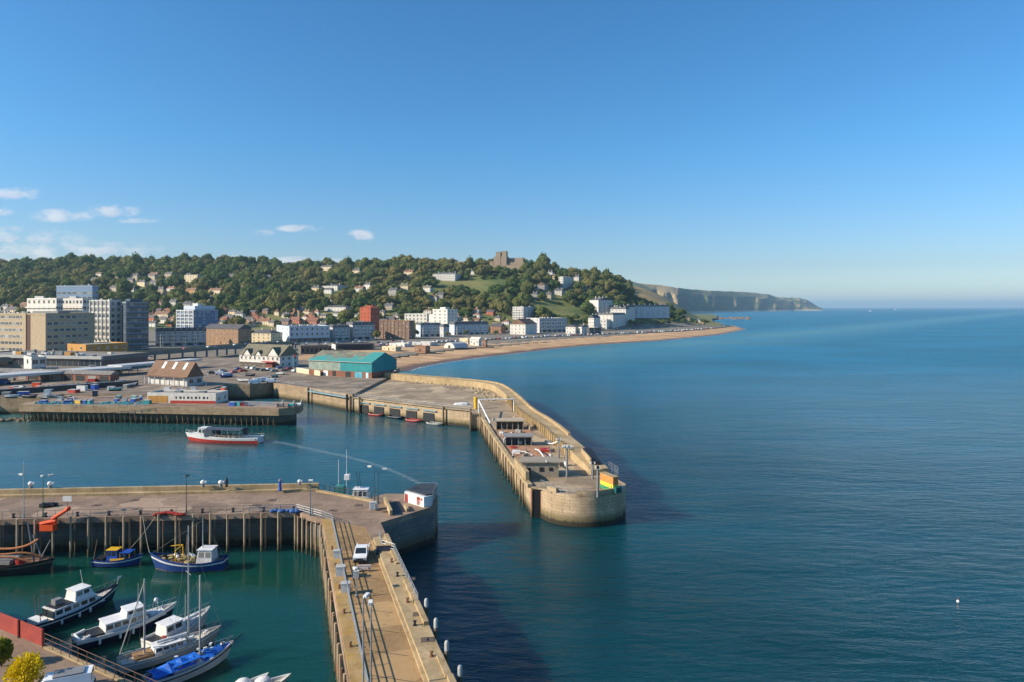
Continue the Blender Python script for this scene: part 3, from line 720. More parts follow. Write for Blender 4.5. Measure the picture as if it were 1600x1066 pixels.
lamp_post('tall grey lamp post rising from the roadway, the right of a pair', -12.5, 60.5, zA, 8.9, [(-.2, .8, .1)], M_GALV, r=.09)
lamp_post('short lamp post with a white head on the roadway beyond the pair of tall lamps', *P(557, 934, zA)[:2], zA, 3.2, [(-.3, .5, .2)], M_GALV)
# white ventilator bollards on the parapet and pier
def cowl(label, x, y, z, s=1.0):
    o = thing('ventilator_cowl', label, 'ventilator', (x, y, z), 0, 'white cowls on the pier parapet')
    MB().lathe([(.34 * s, 0), (.32 * s, .5 * s), (.36 * s, .55 * s)], 10).build('base', M_GREY, o, world=False)
    m = MB().ball((0, 0, .95 * s), .52 * s, 9, 0, .9); m.cbox((.45 * s, 0, 1.0 * s), (.5 * s, .55 * s, .4 * s)); m.build('hood', M_WHITE, o, world=False)
for px, lab in ((48, 'white hooded cowl on the parapet nearest the tall white lamp'), (78, 'white hooded cowl on the parapet between green lamp and small sign'), (317, 'white hooded cowl on the parapet left of a matching one'), (345, 'white hooded cowl on the parapet next to the dark standing post')):
    x, y, z = P(px, 763 if px < 100 else 761, 7.75); cowl(lab, x, y, z, .92)
x, y, z = P(354, 761, 7.75); post('dark_post', 'dark tapered post standing on the parapet beside a white cowl', 'post', x, y, z, [(.2, 0), (.26, .5), (.24, 1.3), (.12, 1.75), (.05, 1.9)], M_DARK)
x, y, z = P(437.5, 767, 6.95); post('blue_pillar', 'bright blue pillar with a grey cap against the pier parapet', 'pillar', x, y, z, [(.36, 0), (.36, .3), (.27, .5), (.27, 1.8)], M_BLUE, None, ([(.3, 1.81), (.34, 2.0), (.2, 2.2)], M_GREY))
x, y, z = P(468, 758, 7.75); cowl('white hooded cowl at the right end of the parapet', x, y, z, .75)
o = thing('notice_board', 'white notice board on a thin post near the left end of the pier arm', 'sign', P(105, 806, zA))
MB().tube((0, 0, 0), (0, 0, 3.4), .05).build('post', M_GREY, o, world=False); MB().cbox((0, -.05, 2.9), (1.5, .06, .9)).build('board', M_WHITE, o, world=False)
o = thing('electrical_cabinet', 'white box cabinet at the foot of the lamps on the pier head', 'cabinet', P(583, 796, zA))
MB().cbox((0, 0, .62), (1.15, .9, 1.2), .25).build('body', M_WHITE, o, world=False); MB().cbox((0, 0, 1.26), (1.25, 1.0, .08), .25).build('lid', M_LGREY, o, world=False); MB().cbox((.62, -.3, .6), (.5, .6, 1.0), .25).build('door', M_LGREY, o, world=False)
for k, (px, py, s) in enumerate(((527, 872, .95), (532, 899, 1.05), (540, 925, 1.0), (556, 902, .7))):
    o = thing('equipment_box', ['white equipment box level with the pickup on the left ledge', 'white equipment box on the left ledge, larger with a grey side', 'white equipment box on the ledge nearest the yellow strip', 'small white box on a stand in the roadway near the left rail'][k], 'box', P(px, py, 6.75 if k < 3 else 6.5), .2, 'white boxes along the roadway')
    MB().cbox((0, 0, .55 * s), (1.1 * s, .9 * s, 1.1 * s)).build('body', M_WHITE, o, world=False); MB().cbox((0, 0, 1.14 * s), (1.2 * s, 1.0 * s, .08)).build('lid', M_LGREY, o, world=False); MB().cbox((.56 * s, 0, .5 * s), (.04, .6 * s, .7 * s)).build('door', M_GREY, o, world=False)
o = thing('white_barrier', 'low pinkish white plank barrier lying across the roadway in front of the pickup', 'barrier', P(568, 893, zA), .1)
MB().cbox((0, 0, .45), (1.9, .2, .3)).cbox((0, 0, .8), (1.9, .15, .12)).build('plank', paint(S(214, 200, 196), .6), o, world=False)
for sx_ in (-.7, .7): MB().cbox((sx_, 0, .3), (.1, .5, .6)).build('leg', M_GREY, o, world=False)
m = MB()
for i in range(26):
    a = i / 25; m.ball((a * 4.6, .5 * math.sin(a * 5) + R.uniform(-.2, .2), .16 + .18 * math.sin(a * 3.1)), R.uniform(.28, .5), 5, 0, .6)
o = m.build('fishing_net', paint(S(150, 44, 34), .95, var=.4, scale=3), None); o.location = P(243, 806, zA); o.rotation_euler = (0, 0, .12); tag(o, 'rust red fishing net heaped along the edge of the pier arm', 'net')
for k, px in enumerate((434, 458)):
    m = MB()
    for i in range(14): m.ball((R.uniform(-1.1, 1.1), R.uniform(-.4, .4), .2), R.uniform(.3, .55), 5, 0, .6)
    o = m.build('tarpaulin', paint(S(58, 96, 150), .7, var=.3, scale=2), None); o.location = P(px, 800, zA); tag(o, ['blue tarpaulin bundle on the pier edge, the left of two', 'blue tarpaulin bundle on the pier edge, the right of two'][k], 'tarpaulin')
m = MB()
for i in range(16): m.cbox((R.uniform(-1.3, 1.3), R.uniform(-.7, .7), R.uniform(.15, .5)), (R.uniform(.4, 1.1), R.uniform(.3, .8), R.uniform(.3, .6)), R.uniform(0, 3))
o = m.build('lobster_pots', M_DARK, None); o.location = P(77, 792, zA); tag(o, 'heap of dark lobster pots on the deck by the green lamp post', 'lobster pots')
o = thing('orange_crane', 'bright orange crane arm with a basket hanging over the quay edge by the piles', 'crane', P(84, 812, 6.5))
MB().tube((-.2, 0, .1), (2.1, .3, 1.6), .34, .28, 8).ball((2.2, .3, 1.7), .42, 6).build('arm', M_ORG, o, world=False)
MB().tube((-2.2, -.1, -.7), (.4, 0, -.2), .32, .36, 8).build('boom', M_ORG, o, world=False)
m = MB(); m.cbox((-.6, -.5, -1.6), (2.2, 1.0, .12))
for yy_ in (-1.0, 0): m.cbox((-.6, yy_, -1.1), (2.2, .1, 1.0))
for xx_ in (-1.7, .5): m.cbox((xx_, -.5, -1.1), (.1, 1.0, 1.0))
m.build('basket', M_ORG, o, world=False)

def bollard(label, x, y, z, grp, mat=None, s=1.0):
    o = thing('bollard', label, 'bollard', (x, y, z), 0, grp); MB().lathe([(.3 * s, 0), (.3 * s, .06), (.17 * s, .1), (.15 * s, .48 * s), (.26 * s, .52 * s), (.25 * s, .62 * s), (.1 * s, .68 * s)], 10).build('post', mat or M_DARK, o, world=False)
for i in range(6):
    y = 101 - i * 6.3 - R.uniform(0, 2); bollard('small mooring bollard on the stone ledge along the seaward side of the roadway', armR(y) - 1.2 - R.uniform(0, .5), y, 7.2, 'bollards on the roadway ledge', [M_DARK, paint(S(120, 84, 60), .8)][i % 2], .8)
for i in range(10):
    x = -84 + i * 5.1; bollard('dark mooring bollard along the left pier arm above the piles', x, 114.9 + (x + 85.5) * .0893, zA, 'bollards on the left pier arm', None, 1.1)
for i in range(5):
    y = 100 - i * 7.1 - R.uniform(0, 2); bollard('rusty bollard on the yellowed ledge beside the inner basin', armL(y) + .75, y, 6.78, 'bollards on the yellowed ledge', paint(S(120, 84, 60), .8), .75)
for k, (px, py) in enumerate(((640, 905), (655, 960), (668, 1000), (604, 800), (560, 790), (520, 798), (150, 790), (210, 782), (400, 790), (425, 782))):
    x, y, z = P(px, py, 7.2 if k < 3 else zA); o = thing('hatch_cover', 'flat rusty hatch plate set in the near pier deck or ledge', 'hatch', (x, y, z), R.uniform(-.2, .2), 'hatch plates on the near pier')
    MB().box(-.7, .7, -.5, .5, 0, .05).build('plate', paint(S(96, 82, 70), .8), o, world=False); MB().box(-.08, .08, -.3, .3, .051, .09).build('handle', M_DARK, o, world=False)
# ------------------------------------------------------------------ mid quay (fish dock)
zM = 6.3
MQ = [(-181, 250.5), (-82.2, 240.5), (-78.2, 242.2), (-76.6, 246.5), (-77.5, 253.5), (-84, 256.5), (-116, 262), (-119, 268), (-119, 275), (-181, 275)]
mq = thing('fish_quay', 'concrete quay overhanging raking timber piles, carrying the long white shed', 'quay', (-130, 250, 0))
MB().prism(MQ, 3.7, zM).build('deck', C_WALL, mq)
MI = [(-178, 252.4), (-83.5, 242.8), (-80.2, 244.2), (-79, 247.5), (-79.5, 252), (-85, 254.5), (-117, 260), (-121, 268), (-121, 274.9), (-178, 274.9)]
MB().prism(MI, -3, 3.71).build('wall', C_DWALL, mq)
MB().add([(x, y, zM + .005) for x, y in [(-180.2, 251.3), (-82.6, 241.5), (-78.8, 243), (-77.4, 246.6), (-78.2, 252.8), (-84.4, 255.8), (-116.4, 261.2), (-119.5, 268), (-119.5, 274.5), (-180.2, 274.5)]], [tuple(range(10))]).build('paving', C_DECK, mq)
pq = [mesh_of(MB().tube((R.uniform(-.2, .2), .5, -1.4), (R.uniform(-.3, .3) + sg * .75, -.35, 3.72), .21, .19, 6), 'raking_pile', timber('weedy_pile_%s' % ['a', 'b'][sg > 0], S(96, 80, 58), S(150, 126, 92))) for sg in (-1, 1)]
n = 96
for i in range(n):
    q = (i + R.uniform(-.2, .2)) / n
    inst(pq[i % 2], 'raking_pile', mq, Vector((-179.5 + 95.5 * q, 251.3 - 9.6 * q + R.uniform(0, .5), R.uniform(-.3, .0))) - Vector(mq.location), R.uniform(-.3, .3))
m = MB()
for i in range(60): m.ball((-183 + R.uniform(-9, 6), 251.5 + R.uniform(-1, 3), R.uniform(-.3, .5) + .0), R.uniform(.4, 1.0), 5, 0, .6)
kind(m.build('rubble', brickwall('rubble_stone', S(104, 92, 74), S(140, 124, 98))), 'stuff')

# ------------------------------------------------------------------ harbour mainland
zQ = 6.9
HQ = [(-700, 268), (-181.5, 268), (-181.5, 275.6), (-129.8, 275.6), (-129.8, 309.6), (-119, 309.8), (-111, 320), (-110.5, 316.5), (-88, 297.4), (-64, 273.6), (-62, 345), (-65.5, 398), (-95, 430), (-170, 468), (-700, 600)]
kind(MB().prism(HQ, -3, zQ, 0, 1).build('harbour_ground', [C_WALL, concrete('quay_paving', S(118, 104, 90), S(156, 140, 120), 0.12, tide=False, bs=.15, slabs=(9, 6), turn=.5)]), 'structure')
# ------------------------------------------------------------------ far pier
zB = 6.0
head = [(14 + 9.1 * math.cos(rad(a)), 139.4 + 9.1 * math.sin(rad(a))) for a in range(218, 361, 3)]
seaR = [(23.1, 139.4), (20.8, 147), (18.2, 160), (16.2, 172), (12.3, 199), (6.9, 222), (3.5, 250), (-1.2, 281), (-5, 297), (-12, 307), (-23, 316), (-35, 324), (-61.9, 345)]
left = [(-63.9, 273.5), (-43, 258.2), (-22.4, 243.2), (-13.6, 238.2), (-13.6, 231.6), (-10.0, 231.2), (-9.2, 222), (-4.4, 190), (3.9, 137.4), (5.6, 136.6)]
pB = thing('far_pier', 'long curved stone pier with a rounded end and a raised sea wall walkway', 'pier', (0, 200, 0))
poly = left + head + seaR[1:]
MB().prism(poly, -3, zB).build('wall', C_PIER, pB)
ins = [(x, y) for x, y in offs(left[:-1], .5)] + [(14 + 8.4 * math.cos(rad(a)), 139.4 + 8.4 * math.sin(rad(a))) for a in range(218, 330, 9)] + offs(seaR[1:], 1.0)
MB().prism(offs([(-63.9, 273.5), (-43, 258.2), (-22.4, 243.2), (-13.6, 238.2), (-13.6, 231.6), (-10.0, 231.2), (-9.2, 222), (-4.4, 190), (3.9, 137.4)], -.6) + [(14 + 8.3 * math.cos(rad(a)), 139.4 + 8.3 * math.sin(rad(a))) for a in range(222, 358, 9)] + offs(seaR[1:], 1.2), zB - .3, zB + .006).build('deck', concrete('sandy_deck', S(146, 128, 104), S(184, 164, 134), 0.22, tide=False, bs=.25, slabs=(5, 3.2), turn=.2), pB)
sw = smooth_poly(seaR[1:], 1)
MB().strip(sw, -.05, 4.0, 5.6, lambda q: float(ip(q[1], [(140, 6.5), (149, 7.4), (165, 8.3), (300, 8.6), (345, 9.2)]))).build('sea_wall', C_PAR, pB)
MB().strip([a for a in sw if a[1] > 170], -.12, .55, 7.9, lambda q: 9.1 + .0 * q[0]).build('parapet', C_PAR, pB)
MB().strip(head[14:32], .0, .42, 5.8, 6.85).build('parapet', C_PIER, pB)
MB().strip(head[0:6], .0, .8, 5.8, 6.9).build('parapet', C_PIER, pB)
MB().strip([(-9.1, 222), (-4.4, 190), (3.4, 140.6), (4.2, 137.0)], -.08, -1.1, 5.8, 6.5).build('kerb', C_PAR, pB)
MB().strip([(1.2, 153), (3.6, 140)], -.05, -.8, 6.4, 8.3).build('wing_wall', C_PAR, pB)
inner = offs([a for a in sw if 158 < a[1] < 262], 4.15)
bp = mesh_of(MB().box(-.22, .22, -.3, .3, -.1, 2.5).box(-.3, .3, -.36, .36, 2.5, 2.75), 'buttress', C_PAR)
for a in resample(inner, 2.6): inst(bp, 'buttress', pB, Vector((a[0], a[1], zB - .05)) - Vector(pB.location))
# dark chase (a box painted as the slot's shade) with rusty posts at the corner of the round head
o = MB().box(4.15, 5.75, 136.2, 136.75, -2, 5.4).build('chase', M_DARK, pB)
for x_ in (3.95, 5.9): MB().tube((x_, 136.35, -2), (x_, 136.3, 5.5), .26, .24, 8).build('fender_post', timber('rusty_fender', S(120, 84, 64), S(166, 120, 92)), pB)
pmB = mesh_of(MB().tube((0, 0, -1.6), (0, 0, 6.4), .24, .2, 8), 'pile', M_PILED); pmC = mesh_of(MB().tube((0, 0, -1.6), (0, 0, 7.2), .22, .18, 8), 'pile', M_PILE)
for i in range(21):
    y = 229 - i * 4.25; x = float(ip(y, [(137, 3.9), (190, -4.4), (222, -9.2), (231, -10.6)]))
    inst(pmC if i % 3 == 0 else pmB, 'pile', pB, Vector((x - .33 - R.uniform(0, .2), y + R.uniform(-.8, .8), R.uniform(-1.4, .2))) - Vector(pB.location), i)
# arched recesses, dark slabs for the shade inside, with small boats along the harbour side
for i in range(5):
    q = .13 + i * .17; a = Vector(left[0]).lerp(Vector(left[2]), q) if False else Vector((-63.9 + 41.5 * q, 273.5 - 30.3 * q))
    dr = math.atan2(-30.3, 41.5)
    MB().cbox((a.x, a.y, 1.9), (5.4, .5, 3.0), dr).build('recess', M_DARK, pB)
    MB().cbox((a.x + .3, a.y - .3, 4.3), (6.6, 1.0, .35), dr).build('ledge', paint(S(120, 150, 160), .6), pB)
for i, a in enumerate([(-64.6, 272.8), (-60.3, 269.9), (-14.4, 237.6), (-14.0, 231.2), (-24.5, 243.6)]):
    MB().tube((a[0], a[1], -2), (a[0], a[1], 6.6), .4, .36, 8).build('pile', M_PILED, pB)
# gangway on the recess
o = thing('gangway', 'pale blue steel gangway along the quay wall between two dark posts', 'gangway', (-87, 296, 0))
MB().strip([(-87.5, 296.4), (-66, 275.3)], -.2, -1.3, 5.5, 5.75).build('deck', paint(S(140, 168, 176), .5), o)
for z_ in (6.0, 6.6): MB().path([(-88, 295.6, z_), (-66.5, 274.5, z_)], .06).build('rail', paint(S(140, 168, 176), .5), o)
for a in ((-88.2, 296.4), (-66.2, 274.4)): MB().tube((a[0], a[1] - .6, -2), (a[0], a[1] - .6, 7.0), .5, .45, 8).build('post', M_DARK, o)
railing('thin pale railing along the far quay edge above the small boats', [(-63.3, 274.2, zB), (-23, 244.4, zB), (-14.4, 239, zB)], 1.2, 2.6, 2, M_GALV, .04)
railing('thin pale railing on the far quay above the lit tan wall', [(-109.5, 317, zQ), (-88.2, 298.6, zQ)], 1.2, 2.6, 2, M_GALV, .04)
railing('pale railing round the rounded end of the far pier', [(5.8, 137.6, zB)] + [(14 + 8.6 * math.cos(rad(a)), 139.4 + 8.6 * math.sin(rad(a)), zB + .0) for a in range(228, 320, 10)], 1.2, 1.9, 2, M_GALV, .035)
railing('tall white railing at the seaward corner of the far pier end', [(21.2, 140.5, 6.6), (22.2, 143, 6.7), (20.9, 147, 7.0)], 1.7, 1.6, 3, M_GALV, .035)
# things on the far pier
def pier_shelter(label, px0, px1, pyb, h, d_, wallm, roofm, open_=True, z=zB):
    x0, y, _ = P(px0, pyb, z); x1 = P(px1, pyb, z)[0]
    o = thing('shelter', label, 'shelter', (x0, y, z), 0, None)
    MB().box(x0 - .3, x1 + .3, y - .4, y + d_, z + h, z + h + .28).build('roof', roofm, o)
    if open_:
        MB().box(x0, x1, y + d_ - .3, y + d_, z, z + h).build('back_wall', wallm, o)
        MB().box(x0, x0 + .25, y, y + d_ - .32, z, z + h).build('side_wall', wallm, o); MB().box(x1 - .25, x1, y, y + d_ - .32, z, z + h).build('side_wall', wallm, o)
        n_ = max(3, int((x1 - x0) / 1.4))
        for i in range(1, n_): MB().box(x0 + (x1 - x0) * i / n_ - .1, x0 + (x1 - x0) * i / n_ + .1, y, y + .2, z, z + h).build('column', wallm, o)
    else:
        MB().box(x0, x1, y, y + d_ - .1, z, z + h).build('wall', wallm, o)
        for fx, ww, z0_, z1_ in ((.12, .9, .05, 2.0), (.48, .9, 1.2, 2.1), (.74, .8, 1.3, 2.1)):
            MB().box(x0 + (x1 - x0) * fx, x0 + (x1 - x0) * fx + ww, y - .06, y + .02, z + z0_, z + z1_).build('window' if z0_ > .5 else 'door', M_DARK, o)
        MB().box(x0 + .2, x0 + 1.9, y - .05, y + .02, z + .1, z + 2.0).build('opening', M_DARK, o)
    return o
M_PLANK = paint(S(150, 138, 120), .9, var=.25, scale=2)
pier_shelter('plain grey hut with a flat roof nearest the rounded end of the far pier', 815, 873, 746, 3.1, 4.6, M_PLANK, paint(S(150, 140, 124), .8), False)
pier_shelter('open fronted shelter with a grey flat roof, the middle one on the far pier', 789, 831, 697, 2.3, 4.0, M_GREY, paint(S(140, 138, 134), .7))
pier_shelter('open fronted shelter with plank columns, the one farthest along the pier', 775, 818, 672, 2.5, 4.5, M_PLANK, paint(S(176, 162, 136), .8))
o = thing('pipe_portal', 'white steel pipe portal frame standing across the far pier', 'frame', P(750, 645, zB))
xa, ya, _ = P(748, 645, zB); xb = P(803, 645, zB)[0]
MB().path([(xa, ya, zB), (xa, ya, zB + 4.4), (xb, ya + 2, zB + 4.4), (xb, ya + 2, zB)], .2, 8).build('portal', M_WHITE, o)
x2, y2, _ = P(766, 668, zB); MB().path([(xa, ya, zB + 4.3), (x2, y2, zB + 1.2)], .22, 8).build('brace', M_WHITE, o)
MB().path([(xb - .5, ya + 1, zB), (xb - .5, ya + 1, zB + 4.2)], .12, 6).build('leg', M_DARK, o)
# red plank decking with curved white pipes
for k, (pl, pr, pt, pb, lab) in enumerate(((789, 862, 697, 716, 'reddish worn deck patch between the hut and the middle shelter'), (776, 832, 672, 684, 'pinkish worn deck patch beyond the middle shelter'))):
    a, b = P(pl, pb, zB), P(pr, pt, zB)
    o = thing('deck_patch', lab, 'paving', (a[0], a[1], zB)); MB().box(a[0], P(pr, pb, zB)[0], a[1], b[1], zB, zB + .12).build('planking', concrete('red_screed', S(150, 112, 86), S(184, 142, 110), .4, tide=False), o)
def pipe(label, pts, r=.13, mat=None):
    o = thing('pipe', label, 'pipe', pts[0]); MB().path(smooth_poly(pts, 2), r, 7).build('run', mat or M_WHITE, o)
    MB().lathe([(r * 1.8, -.15), (r * 1.8, .15)], 8, pts[0]).build('flange', M_GREY, o); return o
def q3(px, py, z): return P(px, py, zB + z)
pipe('curved white pipe arching over the reddish deck beside the hut', [q3(800, 714, .2), q3(803, 706, .9), q3(818, 705, 1.0), q3(832, 712, .3)])
pipe('curved white pipe running down beside the grey hut roof', [q3(836, 702, .5), q3(843, 704, 1.4), q3(851, 716, 2.8), q3(854, 722, 3.4)], .16)
pipe('white pipe lying between the middle shelter and the tall post', [q3(851, 692, .3), q3(862, 694, .3), q3(872, 690, 1.8)], .16)
pipe('white pipe hooked along the left side of the middle shelter', [q3(788, 693, .1), q3(787, 686, 1.4), q3(791, 683, 2.4)], .16)
for k, (px, py, r_) in enumerate(((802, 700, 1.0), (851, 705, 1.3))):
    o = thing('red_cover', ['round red cover on the deck left of the curved pipe', 'square red cover on the deck right of the curved pipe'][k], 'cover', P(px, py, zB + .1))
    if k == 0: MB().lathe([(r_, 0), (r_, .2), (r_ * .8, .28)], 14).build('lid', M_RED, o, world=False)
    else: MB().cbox((0, 0, .3), (2.3, 3.0, .5)).build('lid', M_RED, o, world=False)
    MB().cbox((0, 0, .34 if k == 0 else .6), (.5, .12, .12)).build('handle', M_DARK, o, world=False)
def tpost(label, px, pb, h, bar):
    x, y, z = P(px, pb, zB); o = thing('signal_post', label, 'post', (x, y, z))
    MB().tube((0, 0, 0), (0, 0, h), .24, .2, 8).build('pole', M_GREY, o, world=False)
    MB().cbox((0, 0, h), (bar, .5, .34)).build('crossbar', M_LGREY, o, world=False)
    for s_ in (-.35, .0, .4): MB().cbox((s_ * bar, -.1, h + .3), (.5, .45, .4)).build('lamp', M_WHITE, o, world=False)
tpost('tall grey post with a T shaped crossbar and lamps beside the hut', 886, 746, 6.3, 2.3); tpost('tall grey post with a white hooded top behind the T shaped one', 873, 716, 4.2, .9)
tpost('slim grey post at the seaward side of the far pier end', 926, 748, 3.0, .7); tpost('slim pale post on the rim of the rounded pier end', 934, 777, 5.4, .5)
o = thing('painted_kiosk', 'small kiosk painted in orange, yellow and green at the end of the far pier', 'kiosk', P(950, 772, zB))
a, b = P(938, 762, zB), P(958, 770.5, zB); dx_, dy_ = b[0] - a[0], b[1] - a[1]; an = math.atan2(dy_, dx_); Ln = math.hypot(dx_, dy_)
cx_, cy_ = (a[0] + b[0]) / 2, (a[1] + b[1]) / 2; ox, oy = -math.sin(an) * .6, math.cos(an) * .6
for z0_, z1_, mt_ in ((0, .75, M_TEAL if False else paint(S(62, 146, 92), .5)), (.75, 1.5, paint(S(218, 202, 66), .5)), (1.5, 2.9, paint(S(214, 132, 70), .5))):
    MB().cbox((cx_ + ox, cy_ + oy, zB + (z0_ + z1_) / 2), (Ln, 1.2, z1_ - z0_), an).build('wall', mt_, o)
MB().cbox((cx_ + ox, cy_ + oy, zB + 2.98), (Ln + .2, 1.4, .14), an).build('roof', C_PAR, o)
MB().cbox((b[0] + math.cos(an) * .55 + ox, b[1] + math.sin(an) * .55 + oy, zB + .7), (1.0, 1.2, 1.1), an).build('locker', paint(S(28, 84, 80), .5), o)
o = thing('stair_hatch', 'dark sloping stair hatch in the sea wall near the pier end', 'hatch', P(930, 737, 8))
MB().prism([(19.4, 149.5), (18.5, 160), (16.6, 160), (17.5, 149.5)], lambda q: 7.0, lambda q: float(ip(q[1], [(149, 8.2), (160, 9.0)]))).build('cover', M_DARK, o)
MB().strip([(17.4, 149.5), (16.5, 160)], 0, .3, 5.9, 8.9).build('frame', C_PAR, o)
o = thing('white_dinghy', 'white dinghy upside down on the far quay beside a yellow post', 'boat', P(721, 633, zB), .2)
m = MB(); m.lathe([(.1, -3), (.9, -2.2), (1.2, 0), (1.1, 2), (.5, 2.9)], 10); m.v = [(z_, x_, max(0, y_ * .8) + .1) for x_, y_, z_ in m.v]; m.build('hull', M_WHITE, o, world=False); MB().cbox((0, 0, 1.02), (4.5, .12, .1)).build('keel', M_LGREY, o, world=False)
post('yellow_post', 'yellow painted gate post on the far quay by the pipe frame', 'post', *P(743, 639, zB), [(.55, 0), (.55, 2.6), (.7, 2.7), (.65, 4.1), (.2, 4.3)], M_YEL)
cl_ = random.Random(21)
for k in range(34):
    y = cl_.uniform(150, 226); x0_ = float(ip(y, [(140, 5), (190, -3), (222, -7.5)])); x1_ = float(ip(y, [(150, 15), (172, 11), (199, 7), (222, 1.5)])); x = cl_.uniform(x0_, x1_)
    mt, nm = [(M_LGREY, 'pale concrete'), (M_PLANK if 'M_PLANK' in globals() else M_GREY, 'weathered plank'), (M_WHITE, 'white'), (M_GREY, 'grey')][k % 4]
    o = thing('old_fitting', '%s remnant of old fittings left on the far pier deck' % nm, 'old fitting', (x, y, zB), cl_.uniform(0, 3), 'old fittings on the far pier deck')
    a_, b_, h_ = cl_.uniform(.5, 2.4), cl_.uniform(.3, .9), cl_.uniform(.3, 1.2)
    MB().box(-a_ / 2, a_ / 2, -b_ / 2, b_ / 2, 0, h_).build('plinth', mt, o, world=False); MB().tube((0, 0, h_), (cl_.uniform(-.3, .3), 0, h_ + cl_.uniform(.3, 1.4)), .07).build('stub', M_GREY, o, world=False)
m = MB()
for i in range(240):
    q = R.random(); y = 262 + 70 * q; x = float(ip(y, [(222, 2.4), (250, -1), (281, -6), (297, -10), (307, -17), (316, -27), (330, -44)])) - 1 - abs(R.gauss(0, 3.4))
    m.ball((x, y, zB + .1), R.uniform(.2, .7), 4, 0, .6)
kind(m.build('rubble_heap', brickwall('rubble_tan', S(150, 132, 100), S(190, 170, 134))), 'stuff')
# ------------------------------------------------------------------ promenade wall behind the beach
core2 = [q for q in core if 520 < q[1] < 1380]
inn = offs(core2, 1.0); pw = [(a[0] + (b[0] - a[0]) * (bw(a[1]) + 1), a[1] + (b[1] - a[1]) * (bw(a[1]) + 1)) for a, b in zip(core2, inn)]
pw = pw[::3]
o = thing('promenade_wall', 'long low grey wall curving between the beach and the seafront road', 'wall', (*pw[0], 0))
MB().strip(pw, 0, .9, 2.5, 5.5).build('wall', concrete('promenade_stone', S(116, 108, 96), S(150, 138, 120), tide=False), o)
MB().strip(pw, -.15, 1.0, 5.5, 5.75).build('coping', C_PAR, o)
t = NT('asphalt'); p = t.pos(); n_ = t.noise(p, .3, 6, .65)
M_ASPH = t.out(t.mix(t.ramp(n_, .3, .7), S(74, 72, 72), S(98, 94, 92)), .9, bump=n_, bs=.2)
rd = []
L0, L1 = offs(pw, 3.0), offs(pw, 15.0)
m = MB()
for i in range(len(pw) - 1): m.add([(*L0[i], 5.1), (*L0[i + 1], 5.1), (*L1[i + 1], 5.1), (*L1[i], 5.1)], [(0, 1, 2, 3)])
kind(m.build('seafront_road', M_ASPH), 'structure')
m = MB()
for k in (1.0, 15.1):
    A, B = offs(pw, k), offs(pw, k + (1.9 if k < 5 else 3))
    for i in range(len(pw) - 1): m.prism([A[i], A[i + 1], B[i + 1], B[i]], 4.6, 5.24)
kind(m.build('pavement', concrete('pavement_slab', S(150, 142, 130), S(178, 168, 152), tide=False)), 'structure')
mk = MB(); mid = offs(pw, 9.0); md_ = resample(mid, 4)
for i in range(0, len(md_) - 1, 2):
    a, b = Vector(md_[i]), Vector(md_[i + 1]); n_ = (b - a).normalized(); n_ = Vector((-n_.y, n_.x)) * .1
    mk.add([(*(a - n_), 5.106), (*(b - n_), 5.106), (*(b + n_), 5.106), (*(a + n_), 5.106)], [(0, 1, 2, 3)])
kind(mk.build('road_markings', paint(S(214, 212, 204), .7)), 'structure')
ROADLINE = md_
# ------------------------------------------------------------------ buildings
M_GLASS = glassy(); M_SLATE = tiled('slate_roof', S(70, 70, 74), S(104, 102, 102)); M_TILE = tiled('brown_tile_roof', S(104, 78, 60), S(138, 106, 82))
M_RTILE = tiled('red_tile_roof', S(116, 78, 62), S(144, 102, 82)); M_FLAT = concrete('flat_roof_felt', S(120, 116, 110), S(152, 146, 138), .3, tide=False)
M_MOSS = tiled('mossy_roof', S(96, 92, 74), S(132, 126, 104))
WH = paint(S(210, 206, 196), .7, dirt=.35); CR = paint(S(214, 196, 160), .8); BE = paint(S(178, 160, 130), .85, dirt=.4); SHADE_BLUE = paint(S(188, 198, 206), .7, dirt=.35); GW = paint(S(184, 184, 182), .75, dirt=.35)  # the pale blue is white wall with its shade put into the colour
OC = paint(S(186, 136, 66), .8); BR = brickwall('red_brick', S(150, 70, 44), S(178, 92, 58)); BB = brickwall('brown_brick', S(122, 88, 66), S(156, 116, 88)); TB = brickwall('tan_brick', S(140, 108, 80), S(174, 138, 104))
ST = brickwall('castle_stone', S(126, 110, 94), S(166, 148, 126)); DG = paint(S(72, 84, 98), .4); BG = paint(S(60, 104, 150), .3)
_wm = {}
def winmesh(w, h, fm=None, key='w'):
    k = (round(w, 2), round(h, 2), key)
    if k not in _wm:
        m = MB(); f = min(.12, w * .1)
        m.box(-w / 2, w / 2, -.03, .0, 0, h, 0)
        for a, b, c, d in ((-w / 2 - f, w / 2 + f, -f, 0), (-w / 2 - f, w / 2 + f, h, h + f)): m.box(a, b, -.09, .0, c, d, 1)
        for a in (-w / 2 - f, w / 2): m.box(a, a + f, -.09, .0, 0, h, 1)
        if w > .9: m.box(-.04, .04, -.07, -.031, 0, h, 1)
        m.box(-w / 2 - f * 1.4, w / 2 + f * 1.4, -.2, .0, -f * 2.2, -f * 1.02, 1)
        _wm[k] = mesh_of(m, 'window', [M_GLASS, fm or WH])
    return _wm[k]
_dm = mesh_of(MB().box(-.55, .55, -.06, 0, 0, 2.2), 'door', M_DARK)
